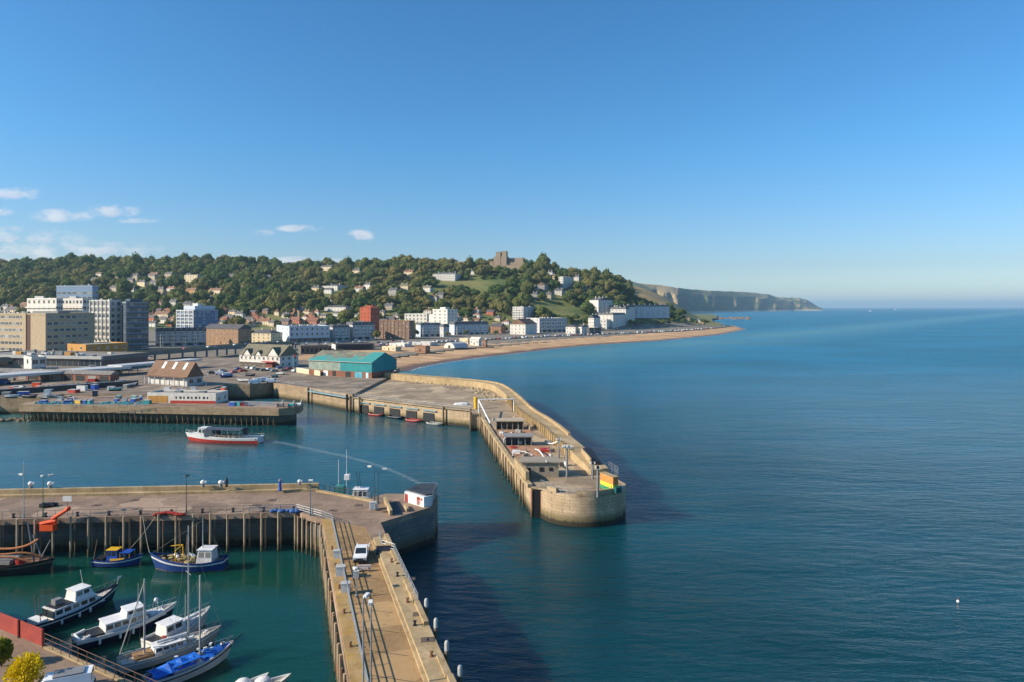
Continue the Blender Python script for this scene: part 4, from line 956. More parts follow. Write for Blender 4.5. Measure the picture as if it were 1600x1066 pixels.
def roof_prism(l, w, h, style, rh, ov=.4):
    """roof for a block x in [-l,0], y in [0,w]"""
    x0, x1, y0, y1 = -l - ov, ov, -ov, w + ov; m = MB()
    if style == 'gable':      # ridge along x
        yc = w / 2; v = [(x0, y0, h), (x1, y0, h), (x1, y1, h), (x0, y1, h), (x0, yc, h + rh), (x1, yc, h + rh)]
        m.add(v, [(0, 1, 5, 4), (2, 3, 4, 5), (1, 2, 5), (3, 0, 4), (3, 2, 1, 0)])
    elif style == 'gabley':
        xc = -l / 2; v = [(x0, y0, h), (x1, y0, h), (x1, y1, h), (x0, y1, h), (xc, y0, h + rh), (xc, y1, h + rh)]
        m.add(v, [(1, 2, 5, 4), (3, 0, 4, 5), (0, 1, 4), (2, 3, 5), (3, 2, 1, 0)])
    elif style == 'hip':
        e = min(l, w) / 2; 
        if l >= w: a, b = (x0 + e + ov, w / 2, h + rh), (x1 - e - ov, w / 2, h + rh); m.add([(x0, y0, h), (x1, y0, h), (x1, y1, h), (x0, y1, h), a, b], [(0, 1, 5, 4), (2, 3, 4, 5), (1, 2, 5), (3, 0, 4), (3, 2, 1, 0)])
        else: a, b = (-l / 2, y0 + e + ov, h + rh), (-l / 2, y1 - e - ov, h + rh); m.add([(x0, y0, h), (x1, y0, h), (x1, y1, h), (x0, y1, h), a, b], [(1, 2, 5, 4), (3, 0, 4, 5), (0, 1, 4), (2, 3, 5), (3, 2, 1, 0)])
    elif style == 'mansard':
        i = .9; v = [(x0, y0, h), (x1, y0, h), (x1, y1, h), (x0, y1, h), (x0 + i, y0 + i, h + rh), (x1 - i, y0 + i, h + rh), (x1 - i, y1 - i, h + rh), (x0 + i, y1 - i, h + rh)]
        m.add(v, [(3, 2, 1, 0), (4, 5, 6, 7), (0, 1, 5, 4), (1, 2, 6, 5), (2, 3, 7, 6), (3, 0, 4, 7)])
    else:
        m.box(-l + .25, -.25, .25, w - .25, h - .05, h + .06)
    return m
def building(name, label, cpx, bpy_, tpy, lpx, rpx, a, wall, roof='flat', rm=None, fl=3, nl=5, nr=3, win=(1.1, 1.5), z=None, Y=None, rh=3.0, chim=0, group=None, cat='building', band=None, fm=None, wmax=None, base=None, wkey='w', door=True, footing=3.0):
    if Y is not None: cx, cy = PX(cpx, Y), Y; cz = Tz(cx, cy) if z is None else z
    else: cx, cy, cz = ground_at(cpx, bpy_, z)
    h = PZ(tpy, cy) - cz
    A = rad(a); c, s = math.cos(A), math.sin(A)
    kl, kr = (lpx - 800) / F, (rpx - 800) / F
    l = (cx - kl * cy) / (c + kl * s); w = (kr * cy - cx) / (s - kr * c)
    l, w = max(2.5, min(l, 130)), max(2.5, min(w, wmax or 110))
    o = thing(name, label, cat, (cx, cy, cz), -A, group)
    m = MB()
    if roof == 'flat':
        m.box(-l, 0, 0, w, -footing, h)
        for bx in ((-l, 0, 0, .24), (-l, 0, w - .24, w), (-l, -l + .24, .241, w - .241), (-.24, 0, .241, w - .241)): m.box(*bx, h, h + .7)
    else: m.box(-l, 0, 0, w, -footing, h)
    m.build('wall', wall, o, world=False)
    r = roof_prism(l, w, h, roof, rh).build('roof', rm or (M_FLAT if roof == 'flat' else M_SLATE), o, world=False)
    for i in range(chim):
        q = (i + .5) / chim; xx, yy = (-l * q, w * .5) if l >= w else (-l * .5, w * q)
        hh = h + (rh if roof != 'flat' else .6)
        MB().box(xx - .5, xx + .5, yy - .35, yy + .35, hh - rh * .6, hh + 1.3).box(xx - .58, xx + .58, yy - .43, yy + .43, hh + 1.3, hh + 1.5).build('chimney', wall, r, world=False)
    fh = h / max(fl, 1)
    wm = winmesh(min(win[0], l / max(nl, 1) * .8) if nl else win[0], min(win[1], fh * .7), fm, wkey)
    wr = winmesh(min(win[0], w / max(nr, 1) * .8) if nr else win[0], min(win[1], fh * .7), fm, wkey)
    cnt = 0
    for f in range(fl):
        zz = f * fh + max(.3, (fh - min(win[1], fh * .7)) * .55)
        for i in range(nl):
            if f == 0 and door and i == nl // 2: inst(_dm, 'door', o, (-l * (i + .5) / nl, 0, .02)); continue
            if cnt < 99: inst(wm, 'window', o, (-l * (i + .5) / nl, 0, zz)); cnt += 1
        for i in range(nr):
            if cnt < 99: inst(wr, 'window', o, (0, w * (i + .5) / nr, zz), math.pi / 2); cnt += 1
    if band:
        for f in range(1, fl): MB().box(-l - .05, .12, -.12, w + .05, f * fh - .2, f * fh).build('band', band, o, world=False)
    if roof in ('flat', 'mansard') and h > 6: MB().box(-l - .22, .22, -.22, -.01, h - .55, h - .12).box(.01, .22, -.01, w + .22, h - .55, h - .12).build('cornice', fm or wall, o, world=False)
    if roof == 'mansard' and rh > 2.2:
        for i in range(nl): MB().box(-l * (i + .5) / nl - .65, -l * (i + .5) / nl + .65, -.15, 1.3, h + .25, h + min(rh, 2.3)).build('dormer', wall, r, world=False); MB().box(-l * (i + .5) / nl - .4, -l * (i + .5) / nl + .4, -.2, -.15, h + .5, h + min(rh, 2.3) - .3).build('dormer', M_GLASS, r, world=False)
        for i in range(nr): MB().box(-1.3, .15, w * (i + .5) / nr - .65, w * (i + .5) / nr + .65, h + .25, h + min(rh, 2.3)).build('dormer', wall, r, world=False); MB().box(.15, .2, w * (i + .5) / nr - .4, w * (i + .5) / nr + .4, h + .5, h + min(rh, 2.3) - .3).build('dormer', M_GLASS, r, world=False)
    if name in ('terraced_house', 'long_terrace', 'tall_terrace', 'seafront_hotel', 'white_terrace') and nr > 3:
        for i in range(0, nr, 2):
            yc = w * (i + 1) / nr
            if yc + 1.3 < w: MB().add([(.0, yc - 1.5, -1), (.9, yc - .8, -1), (.9, yc + .8, -1), (.0, yc + 1.5, -1), (.0, yc - 1.5, h * .78), (.9, yc - .8, h * .78), (.9, yc + .8, h * .78), (.0, yc + 1.5, h * .78)], [(4, 5, 6, 7), (0, 1, 5, 4), (1, 2, 6, 5), (2, 3, 7, 6)]).build('bay', fm or wall, o, world=False)
            for f in range(fl):
                if yc + 1.3 < w and f * fh + fh * .8 < h * .8: MB().box(.9, .95, yc - .6, yc + .6, f * fh + fh * .3, f * fh + fh * .78).build('bay_window', M_GLASS, o, world=False)
    if roof == 'flat' and l * w > 90 and h > 5:
        for i in range(3 + int(l * w / 260)):
            xx, yy = -l * R.uniform(.12, .85), w * R.uniform(.15, .8); q_ = R.uniform(.8, 2.4)
            MB().box(xx, xx + q_, yy, yy + q_ * .8, h + .06, h + R.uniform(1.0, 2.2)).build('roof_unit', [M_GREY, M_LGREY, WH][i % 3], r, world=False)
        MB().tube((-l * .5, w * .5, h), (-l * .5, w * .5, h + 4.5), .06, .03, 5).build('aerial', M_GREY, r, world=False)
    if name in ('terraced_house', 'warehouse', 'shade_tinted_hotel', 'brick_mansions', 'seafront_hotel', 'cream_house'): MB().box(.0, .07, .4, w - .4, .2, fh * .72).build('shopfront', M_DARK if name != 'shade_tinted_hotel' else M_GLASS, o, world=False)
    if base: MB().box(-l - .03, .06, -.06, w + .03, -.5, fh * .32).build('base_course', base, o, world=False)
    if cz > 14: CLEAR.append((lpx - 2, rpx + 1, cy - 58, cy + 1))
    ccx, ccy = cx + (-l / 2) * c + (w / 2) * s, cy + (l / 2) * s + (w / 2) * c
    rr_ = math.hypot(l, w) / 2; n_ = max(1, int(max(l, w) / max(6, min(l, w))))
    for i in range(n_):
        q = (i + .5) / n_
        dx, dy = (-l * q, w / 2) if l >= w else (-l / 2, w * q)
        BUILT.append((cx + dx * c + dy * s, cy - dx * s + dy * c, min(l, w) * .62 + 1))
    return o, l, w, h, (c, s)
def loc(o, x, y, z):           # local offset to world point
    a = o.rotation_euler.z; c, s = math.cos(a), math.sin(a)
    return (o.location[0] + x * c - y * s, o.location[1] + x * s + y * c, o.location[2] + z)
def extra(o, name, mat, mb): return mb.build(name, mat, o, world=False)

# --- large blocks on the left
o, l, w, h, _ = building('office_block', 'beige concrete office block with ribbon windows and a shaded side', 71, 553, 491, -70, 147, 20, BE, fl=6, nl=0, nr=0, z=6.9)
ww = winmesh(3.3, 2.1, WH, 'rib'); fh = h / 6
for f in range(6):
    for i in range(9): inst(ww, 'window', o, (-26 - i * 4.2, 0, f * fh + 1.6))
    for i in range(7): inst(ww, 'window', o, (0, 3 + i * 4.9, f * fh + 1.6), math.pi / 2) if w > 36 or i < 6 else None
extra(o, 'stair_recess', paint(S(92, 62, 54), .8), MB().box(-20.5, -16.2, -.05, .4, 0, h + .2))
extra(o, 'stair_pier', BE, MB().box(-24.8, -20.7, -.5, .2, 0, h + .9))
extra(o, 'plant_room', M_GREY, MB().box(-34, -6, 14, 24, h + .06, h + 2.2))
for i, (c_, l_, r_, tp, lab) in enumerate(((88, 42, 98, 467, 'white framed apartment block behind the beige office, the left wing'), (129, 96, 148, 467.5, 'white framed apartment block behind the beige office, the middle wing'))):
    o, l, w, h, _ = building('apartment_block', lab, c_, 541, tp, l_, r_, 24, WH, fl=8, nl=6, nr=3, win=(2.6, 2.6), Y=610 + i * 14, z=5.5, fm=WH, wkey='apt', group='wings of the white framed apartments', door=False)
    extra(o, 'balcony_band', WH, MB().box(-l - .6, .5, -1.0, -.02, h * .81, h * .84))
    extra(o, 'roof_plant', GW, MB().box(-l * .8, -l * .5, w * .3, w * .6, h + .06, h + 2.6))
o, l, w, h, _ = building('apartment_block', 'white framed apartment block with grey side, right wing beside the dark glass block', 172, 545, 470, 141, 189, 26, WH, fl=8, nl=5, nr=2, win=(2.6, 2.7), Y=585, z=5.5, fm=WH, wkey='apt', group='wings of the white framed apartments', door=False)
for i in range(6): extra(o, 'white_fin', WH, MB().box(-l * i / 5 - .35, -l * i / 5 + .35, -.9, -.02, h * .2, h + .6))
for f in range(2, 9): extra(o, 'slab_edge', WH, MB().box(-l - .3, .3, -.7, -.03, h * f / 8 - .2, h * f / 8 + .15))
o, l, w, h, _ = building('glass_apartments', 'dark glass apartment block with balconies, right end of the white complex', 197, 545, 472, 187, 232, 52, DG, fl=9, nl=2, nr=6, win=(3.2, 2.3), Y=575, z=5.5, fm=GW, wkey='dg', door=False)
for f in range(1, 9): extra(o, 'balcony', paint(S(104, 118, 134), .4), MB().box(.02, 1.2, 1, w - 1, h * f / 9 - .1, h * f / 9 + .95))
extra(o, 'penthouse', DG, MB().box(-l * .7, -1, 3, w * .75, h + .06, h + 2.8))
o, l, w, h, _ = building('glass_tower', 'blue-grey glazed tower rising behind the white framed apartments', 144, 545, 447, 88, 153, 12, paint(S(120, 144, 168), .35), fl=12, nl=7, nr=2, win=(4.2, 2.0), Y=700, z=5.5, fm=GW, wkey='gt', door=False)
building('ochre_cabin', 'low ochre building with a pale overhanging flat roof beside the terminal', 134, 553, 540, 105, 200, 30, OC, fl=1, nl=2, nr=5, win=(2, 1.6), z=12.2, Y=455, rm=M_LGREY, footing=6)[0]
o, l, w, h, _ = building('blue_office', 'blue glazed office block with a white grid front and set back top floor', 302, 528, 485, 276, 341, 30, BG, fl=8, nl=4, nr=6, win=(2.9, 2.2), Y=790, z=6, fm=WH, wkey='bo', door=False)
extra(o, 'top_floor', SHADE_BLUE, MB().box(-l * .72, -1.5, 3, w * .9, h + .06, h + 5.2)); extra(o, 'roof_plant', WH, MB().box(-l * .5, -l * .2, w * .3, w * .5, h + 5.21, h + 8))
for i in range(5): extra(o, 'white_fin', WH, MB().box(-l * i / 4 - .5, -l * i / 4 + .5, -.5, .3, h * .1, h + .8))
for f in range(1, 9): extra(o, 'slab_edge', WH, MB().box(-l - .3, .0, -.42, -.1, h * f / 8 - .9, h * f / 8))
# --- seafront rows
building('terraced_house', 'white four storey terrace with grey mansard roof left of the tan warehouse', 243, 541, 518, 232, 322, 64, GW, 'mansard', fl=4, nl=2, nr=9, z=6, rh=3.2, chim=4, fm=WH)
building('warehouse', 'long tan brick warehouse with slate roof and rows of small windows', 372, 539, 514.5, 318, 393, 25, TB, 'gable', fl=4, nl=9, nr=3, z=6, rh=4.5, chim=2)
building('cream_house', 'cream house with paired hipped dark roofs right of the tan warehouse', 423, 536, 521, 393, 441, 24, CR, 'hip', fl=3, nl=4, nr=2, z=6, rh=3.5, chim=2)
building('shade_tinted_hotel', 'white seafront hotel, its shade painted in pale blue, with a bright white end wall', 452, 535, 511, 432, 515, 60, SHADE_BLUE, 'flat', fl=3, nl=3, nr=8, z=6, win=(1.7, 2.4), base=WH)
building('terraced_house', 'grey terrace with white bow roof between the shade-tinted hotel and the brick tower', 520, 532, 512, 514, 546, 64, GW, 'mansard', fl=4, nl=1, nr=5, z=6, rh=2.8, chim=2, fm=WH)
building('terraced_house', 'grey terrace with a bright white gable below the red brick tower', 551, 531, 508, 541, 585, 62, GW, 'mansard', fl=4, nl=2, nr=6, z=6, rh=3.2, chim=3, fm=WH)
building('brick_tower', 'tall orange-red brick block standing above the seafront terraces', 579, 523, 481, 562, 593, 36, BR, 'hip', rm=BR, fl=7, nl=3, nr=3, Y=905, win=(1.6, 2.0), rh=3, chim=2, fm=BR, wkey='br')
o, l, w, h, _ = building('brick_mansions', 'broad brown brick mansion block with pilasters and a pale flat roof', 639, 529, 502, 593, 648, 20, BB, 'flat', fl=5, nl=8, nr=3, z=6, win=(1.4, 1.9), chim=3)
for i in range(9): extra(o, 'pilaster', paint(S(150, 124, 98), .8), MB().box(-l * i / 8 - .35, -l * i / 8 + .35, -.4, .1, 0, h + .2))
building('white_flats', 'low white flats with a band of windows behind the brown mansion block', 667, 503, 491, 632, 678, 20, WH, fl=3, nl=6, nr=2, win=(2.2, 2.0), Y=1010, fm=WH)
o, l, w, h, _ = building('white_flats', 'tall white modernist flats with stepped roof on the seafront', 699, 516, 484, 676, 715, 34, WH, fl=7, nl=3, nr=3, win=(2.0, 2.2), Y=960, z=5.5, fm=WH)
extra(o, 'stair_tower', WH, MB().box(-l * .55, -l * .2, 2, w * .5, h + .06, h + 3.6)); extra(o, 'side_wing', WH, MB().box(-l - 8, -l, 1.2, w * .8, -2, h * .8))
building('terraced_house', 'shade-tinted pale blue terrace right of the brown mansion block', 657, 526, 508, 650, 689, 64, SHADE_BLUE, 'mansard', fl=4, nl=1, nr=7, z=5.5, rh=2.6, chim=3, fm=WH)
building('arched_hall', 'small grey hall with a rounded roof between two shade-tinted terraces', 693, 526, 511, 687, 702, 50, GW, 'mansard', fl=2, nl=1, nr=2, z=5.5, rh=3.5)
building('terraced_house', 'long shade-tinted blue-grey terrace with dark mansard roof below the wooded slope', 710, 523, 507.5, 702, 763, 64, SHADE_BLUE, 'mansard', fl=4, nl=1, nr=12, z=5.5, rh=4, chim=5, fm=WH)
building('brick_house', 'small brown house behind the beach car park between terrace and white hotel', 783, 520, 510, 766, 790, 25, BB, 'gable', fl=2, nl=4, nr=1, z=6, rh=4, chim=1)
o, l, w, h, _ = building('balcony_flats', 'white balcony flats on the slope above the gabled white house', 818, 507, 480, 801, 834, 34, GW, fl=6, nl=4, nr=3, win=(2, 1.8), Y=1060, fm=WH)
for f in range(1, 6): extra(o, 'balcony', WH, MB().box(-l + .5, -.5, -1.2, -.02, h * f / 6 - .1, h * f / 6 + .9))
building('gabled_house', 'white gabled house with brown roof at the left end of the seafront hotel', 821, 522.5, 507, 797, 839, 28, WH, 'gabley', rm=M_TILE, fl=3, nl=4, nr=3, z=5.5, rh=7.5)
building('seafront_hotel', 'long white hotel with a pale flat roof facing the beach', 843, 521, 498, 822, 886, 58, GW, 'flat', fl=4, nl=3, nr=11, z=5.5, win=(1.6, 2.0), Y=985, rm=M_LGREY, base=WH, fm=WH)
building('white_cottage', 'small white cottage with an arched front right of the long hotel', 899, 521, 511, 884, 906, 30, WH, 'gabley', fl=2, nl=3, nr=1, z=5.5, rh=3.5)
building('white_cottage', 'small white cottage with grey roof beside the dark low beach building', 909, 521, 511, 904, 920, 40, WH, 'gable', fl=2, nl=1, nr=3, z=5.5, rh=3.2, chim=1)
building('beach_pavilion', 'dark low flat building on the promenade edge', 921, 522, 513, 917, 939, 55, paint(S(84, 82, 78), .8), fl=1, nl=1, nr=4, z=5.5)
o, l, w, h, _ = building('tall_terrace', 'tall white terrace with a pointed gable standing highest on the slope', 935, 492, 469, 921, 957, 52, WH, 'gable', fl=6, nl=3, nr=7, rh=5, chim=4, fm=WH)
building('white_terrace', 'low white stepped house in front of the white terrace cluster', 948, 515, 500, 920, 962, 26, WH, fl=3, nl=5, nr=2, z=6, win=(1.5, 1.8), fm=WH)
building('white_terrace', 'white house with many chimneys in the middle of the white cluster', 958, 513, 492, 934, 977, 30, WH, 'mansard', fl=5, nl=4, nr=4, Y=1110, rh=3, chim=4, fm=WH)
building('white_terrace', 'white end house of the long shaded terrace, brightly lit', 978, 512, 483, 954, 983, 26, WH, 'mansard', fl=6, nl=4, nr=1, Y=1160, rh=3.5, chim=3, fm=WH)
building('white_terrace', 'white terrace with dark mansard roof higher up the slope behind the white cluster', 966, 500, 480, 950, 992, 40, WH, 'mansard', fl=5, nl=4, nr=5, rh=3, chim=4, fm=WH)
building('white_terrace', 'narrow white house with a pointed gable left of the stepped house', 928, 513, 497, 919, 938, 34, WH, 'gabley', fl=4, nl=3, nr=2, rh=5, chim=2, z=6, Y=1060, fm=WH)
building('long_terrace', 'very long seafront terrace with shade painted in blue-grey, behind the trees', 981, 504, 479, 976, 1046, 66, SHADE_BLUE, 'mansard', fl=6, nl=1, nr=15, Y=1230, rh=3.4, chim=8, fm=WH)
building('lone_house', 'small cream house with hipped roof on the green in front of the long terrace', 1012, 508, 498.5, 1002, 1023, 28, CR, 'hip', rm=M_TILE, fl=3, nl=3, nr=2, rh=3, z=5.5)
building('lodge', 'tiny white lodge with a turret near the end of the promenade', 1054, 506, 499, 1050, 1063, 40, WH, 'hip', fl=2, nl=1, nr=2, rh=4, z=5.5)
# --- hillside
building('hill_hotel', 'long white hotel standing alone above the sloping lawn', 711, 440, 427.5, 676, 720, 18, WH, 'hip', fl=4, nl=10, nr=3, win=(1.6, 2.2), rh=3.5, chim=4, fm=WH)
building('hill_tower_block', 'white tower block half hidden by trees to the right of the castle', 880, 452, 433, 873, 895, 34, WH, fl=7, nl=2, nr=5, win=(2, 2), fm=WH)
building('hill_house', 'cream mansion with parapet high on the left wooded hill', 308, 442, 430, 288, 321, 24, CR, fl=4, nl=5, nr=3, win=(1.8, 2.4), chim=2)
building('hill_house', 'white villa block on the wooded slope above the shade-tinted hotel', 540, 490, 480, 507, 551, 22, WH, 'hip', fl=3, nl=7, nr=2, rh=3, fm=WH)
building('hill_house', 'white double villa on the hill left of centre with gables', 527, 455, 446.5, 502, 546, 24, WH, 'hip', fl=3, nl=5, nr=3, rh=4, chim=2, fm=WH)
building('fort', 'low brown stone fort left of the castle on the hilltop', 728, 418, 409, 711, 741, 22, ST, fl=2, nl=4, nr=2, win=(1.4, 2))
# castle
cx, cy, cz = ground_at(792, 421)
ca = thing('castle', 'brown stone castle with a square battlemented keep on the hilltop', 'castle', (cx, cy, cz), -.3)
def battl(m, x0, x1, y0, y1, z0, z1, st=2.6):
    m.box(x0, x1, y0, y1, z0, z1)
    n_ = max(2, int((x1 - x0) / st)); k_ = max(2, int((y1 - y0) / st))
    for i in range(n_):
        for yy in (y0, y1 - .8): m.box(x0 + (x1 - x0) * (i + .2) / n_, x0 + (x1 - x0) * (i + .75) / n_, yy, yy + .8, z1, z1 + 1.5)
    for i in range(k_):
        for xx in (x0, x1 - .8): m.box(xx, xx + .8, y0 + .85 + (y1 - y0 - 1.7) * (i + .2) / k_, y0 + .85 + (y1 - y0 - 1.7) * (i + .75) / k_, z1, z1 + 1.5)
    return m
s_ = cy / F
extra(ca, 'curtain_wall', ST, battl(MB(), -26 * s_, 27 * s_, 0, 5, -6, 10 * s_)); extra(ca, 'hall', ST, battl(MB(), -8 * s_, 25 * s_, 5.2, 22, -6, 17 * s_))
extra(ca, 'outer_wall', ST, battl(MB(), -36 * s_, 30 * s_, -9, -5, -8, 5.5 * s_)); extra(ca, 'keep', ST, battl(MB(), -21 * s_, -1 * s_, -4, 20, -6, 19 * s_))
for xx, hh in ((-17, 26.5), (-7.2, 27.5)): extra(ca, 'turret', ST, battl(MB(), xx * s_, (xx + 7.5) * s_, -4.6, 5, -6, hh * s_, 1.6))
for xx in (-28, 21): extra(ca, 'tower', ST, battl(MB(), xx * s_, (xx + 6) * s_, -2.5, 7, -6, (12 if xx < 0 else 15) * s_, 1.8))
wc = winmesh(1.4, 3.0, ST, 'cs')
for xx in (-16, -12, -3.4, 4, 10, 16): inst(wc, 'window', ca, (xx * s_, -4.02 if xx < -1 else 5.18 - .02 if False else (-4.02 if xx < -1 else -.02), 6.5 * s_ if xx < -1 else 4 * s_))
cx2, cy2, cz2 = ground_at(825, 421); o = thing('watch_tower', 'small round tan tower just right of the castle', 'tower', (cx2, cy2, cz2))
MB().lathe([(5, -4), (4.6, 10 * s_), (5.1, 10.2 * s_), (5.1, 12 * s_)], 12).build('shaft', CR, o, world=False); MB().lathe([(5.2, 12 * s_), (5.2, 12 * s_ + .8)], 12).build('parapet', ST, o, world=False)
BUILT.append((cx, cy + 8, 44)); BUILT.append((cx2, cy2, 8))
# scattered houses: (centre px, base row, width px, wall, roof, label)
hs = [(155, 435, 12, WH, M_TILE, 'pale house near the crest of the left wooded hill'), (241, 437, 20, CR, M_TILE, 'cream house with brown roof on the upper left slope'), (150, 448, 15, CR, M_RTILE, 'small cream house on the left slope above the grey tower'), (222, 449, 16, CR, M_SLATE, 'cream house with slate roof among trees above the dark glass block'),
      (206, 459, 14, WH, M_SLATE, 'white bungalow on the left slope beside a lane'), (268, 459, 16, WH, M_RTILE, 'white house with red roof left of the cream mansion'), (338, 462, 26, CR, M_TILE, 'wide cream house below the cream mansion on the hill'), (358, 459, 9, WH, M_SLATE, 'tiny white house beside the wide cream one on the hill'), (300, 462, 20, OC, M_TILE, 'long ochre walled house under the cream mansion'),
      (405, 455, 9, WH, M_SLATE, 'white cottage alone in the wood above the red roofs'), (420, 438, 10, WH, M_SLATE, 'white cottage high in the middle of the wood'), (472, 424, 9, WH, M_TILE, 'tiny white house on the skyline left of the centre'), (512, 425, 24, CR, M_SLATE, 'pale long house near the skyline above the double villa'), (494, 458, 18, CR, M_SLATE, 'pale house left of the double white villa'), (514, 461, 16, WH, M_SLATE, 'white house just below the double villa'),
      (558, 431, 16, CR, M_SLATE, 'cream house high on the hill above the brick tower'), (562, 459, 20, WH, M_TILE, 'white house with brown roof to the right of the double villa'), (575, 453, 14, WH, M_SLATE, 'white house on the slope above the brick tower'), (640, 433, 20, CR, M_TILE, 'cream house in the wood left of the hill hotel'), (632, 455, 24, CR, M_MOSS, 'low cream house on the slope below the lawn'), (668, 458, 18, WH, M_MOSS, 'low white house left of the lawn edge'),
      (739, 430, 10, WH, M_SLATE, 'white cottage right of the hill hotel'), (841, 432, 10, WH, M_SLATE, 'white house below the castle to the right'), (860, 434, 14, WH, M_SLATE, 'white house between castle and tower block'), (866, 437, 10, CR, M_TILE, 'cream house just left of the tower block'), (480, 492, 14, CR, M_TILE, 'cream house at the wood edge above the shade-tinted hotel'), (470, 487, 12, WH, M_SLATE, 'white house at the wood edge left of the villa block'), (915, 456, 10, WH, M_SLATE, 'white house in trees above the tall terrace'),
      (255, 498, 30, CR, M_TILE, 'cream terrace row behind the white mansard terrace'), (236, 503, 20, BR, M_SLATE, 'brick terrace left of the blue office'), (358, 503, 22, BB, M_SLATE, 'dark brick house right of the blue office'), (375, 497, 18, WH, M_SLATE, 'white fronted house right of the blue office, higher up'), (388, 506, 20, BB, M_SLATE, 'brown house behind the tan warehouse'), (415, 509, 28, CR, M_RTILE, 'cream shop row with orange roof behind the cream house'), (446, 509, 20, BB, M_SLATE, 'grey roofed house behind the shade-tinted hotel, left'),
      (462, 507, 26, BR, M_RTILE, 'row of red brick houses with red roofs behind the shade-tinted hotel'), (489, 508, 26, BR, M_RTILE, 'red roofed brick house right behind the shade-tinted hotel'), (505, 515, 20, WH, M_SLATE, 'white house with slate roof behind the grey terrace'), (20, 491, 26, CR, M_SLATE, 'grey roofed terrace at the far left behind the office'), (8, 484, 14, WH, M_SLATE, 'white house at the far left edge below the wood'), (42, 483, 22, BB, M_TILE, 'brown roofed house at the far left above the office roof'),
      (1075, 503, 10, CR, M_TILE, 'small tan house near the end of the promenade'), (1092, 504, 9, WH, M_SLATE, 'white hut close to the tip of the promenade'), (1098, 506, 7, OC, M_TILE, 'tiny ochre hut at the tip of the promenade'), (560, 497, 12, WH, M_SLATE, 'white house left of the brick tower'), (612, 505, 20, BB, M_SLATE, 'brown roof behind the brown mansion block'), (745, 505, 14, BB, M_TILE, 'brown house above the shade-tinted mansard terrace'), (773, 512, 12, CR, M_RTILE, 'cream house with red roof left of the small brown house')]
for i, (px, by, wp, wl, rf, lab) in enumerate(hs):
    x, y, z = ground_at(px, by); wd = wp * y / F
    hp = min(.8 * wp, 11) if by < 480 else min(.5 * wp, 9)
    building('house', lab, px + wp * .22, by, by - hp * .75, px - wp / 2, px + wp / 2, 26 + (i * 7) % 12, wl, ['gable', 'hip'][i % 2], rm=rf, fl=2 if hp < 7 else 3, nl=max(2, int(wd / 4)), nr=2, win=(1.3, 1.5), rh=min(4.5, wd * .2), chim=1 + i % 2, group='houses among the trees on the hill' if by < 480 else None)
tw = random.Random(9)
MUTE = [paint(S(176, 160, 134), .8), paint(S(186, 182, 172), .8), paint(S(150, 146, 140), .8)]
for i in range(64):
    px = tw.choice((tw.uniform(120, 380), tw.uniform(280, 700), tw.uniform(480, 640), tw.uniform(830, 905))); py = tw.uniform(430, 488) if px < 800 else tw.uniform(438, 470)
    x, y, z = ground_at(px, py); wp = tw.uniform(9, 19)
    if any(math.hypot(x - a, y - b) < r + 16 for a, b, r in BUILT): continue
    k = tw.randrange(3); wl, nm = [(MUTE[0], 'cream'), (MUTE[1], 'off-white'), (MUTE[2], 'grey rendered')][k]; q = tw.randrange(3); rf, rn = [(M_SLATE, 'slate'), (M_TILE, 'brown tiled'), (M_SLATE, 'hipped slate')][q]
    building('house', '%s house with a %s roof half hidden among trees on the wooded hill' % (nm, rn), px + wp * .2, py, py - min(.62 * wp, 9), px - wp / 2, px + wp / 2, 24 + tw.randrange(14), wl, ['gable', 'gabley', 'hip'][q], rm=rf, fl=2 + (wp > 14), nl=max(3, int(wp / 3)), nr=2, win=(1.5, 1.7), rh=4, chim=2, group='houses half hidden in the hill wood')
tw = random.Random(5); n_t = 0
for i in range(150):
    px = tw.choice((tw.uniform(232, 275), tw.uniform(342, 480), tw.uniform(342, 560), tw.uniform(-20, 40), tw.uniform(590, 800))); py = tw.uniform(490, 512) if px > 60 else tw.uniform(482, 495)
    x, y, z = ground_at(px, py); wp = tw.uniform(10, 17)
    if any(math.hypot(x - a, y - b) < r + 7 for a, b, r in BUILT): continue
    k = tw.randrange(4); wl, nm = [(CR, 'cream'), (WH, 'white'), (BB, 'brown brick'), (BR, 'red brick')][k]; q = tw.randrange(3); rf, rn = [(M_SLATE, 'slate'), (M_TILE, 'brown tiled'), (M_RTILE, 'red tiled')][q]
    building('house', '%s house with a %s roof packed in the streets behind the seafront rows' % (nm, rn), px + wp * .2, py, py - 6.5, px - wp / 2, px + wp / 2, 24 + tw.randrange(14), wl, ['gable', 'gabley', 'hip'][q], rm=rf, fl=2, nl=3, nr=2, win=(1.3, 1.5), rh=3.2, chim=1, group='houses packed behind the seafront rows'); n_t += 1
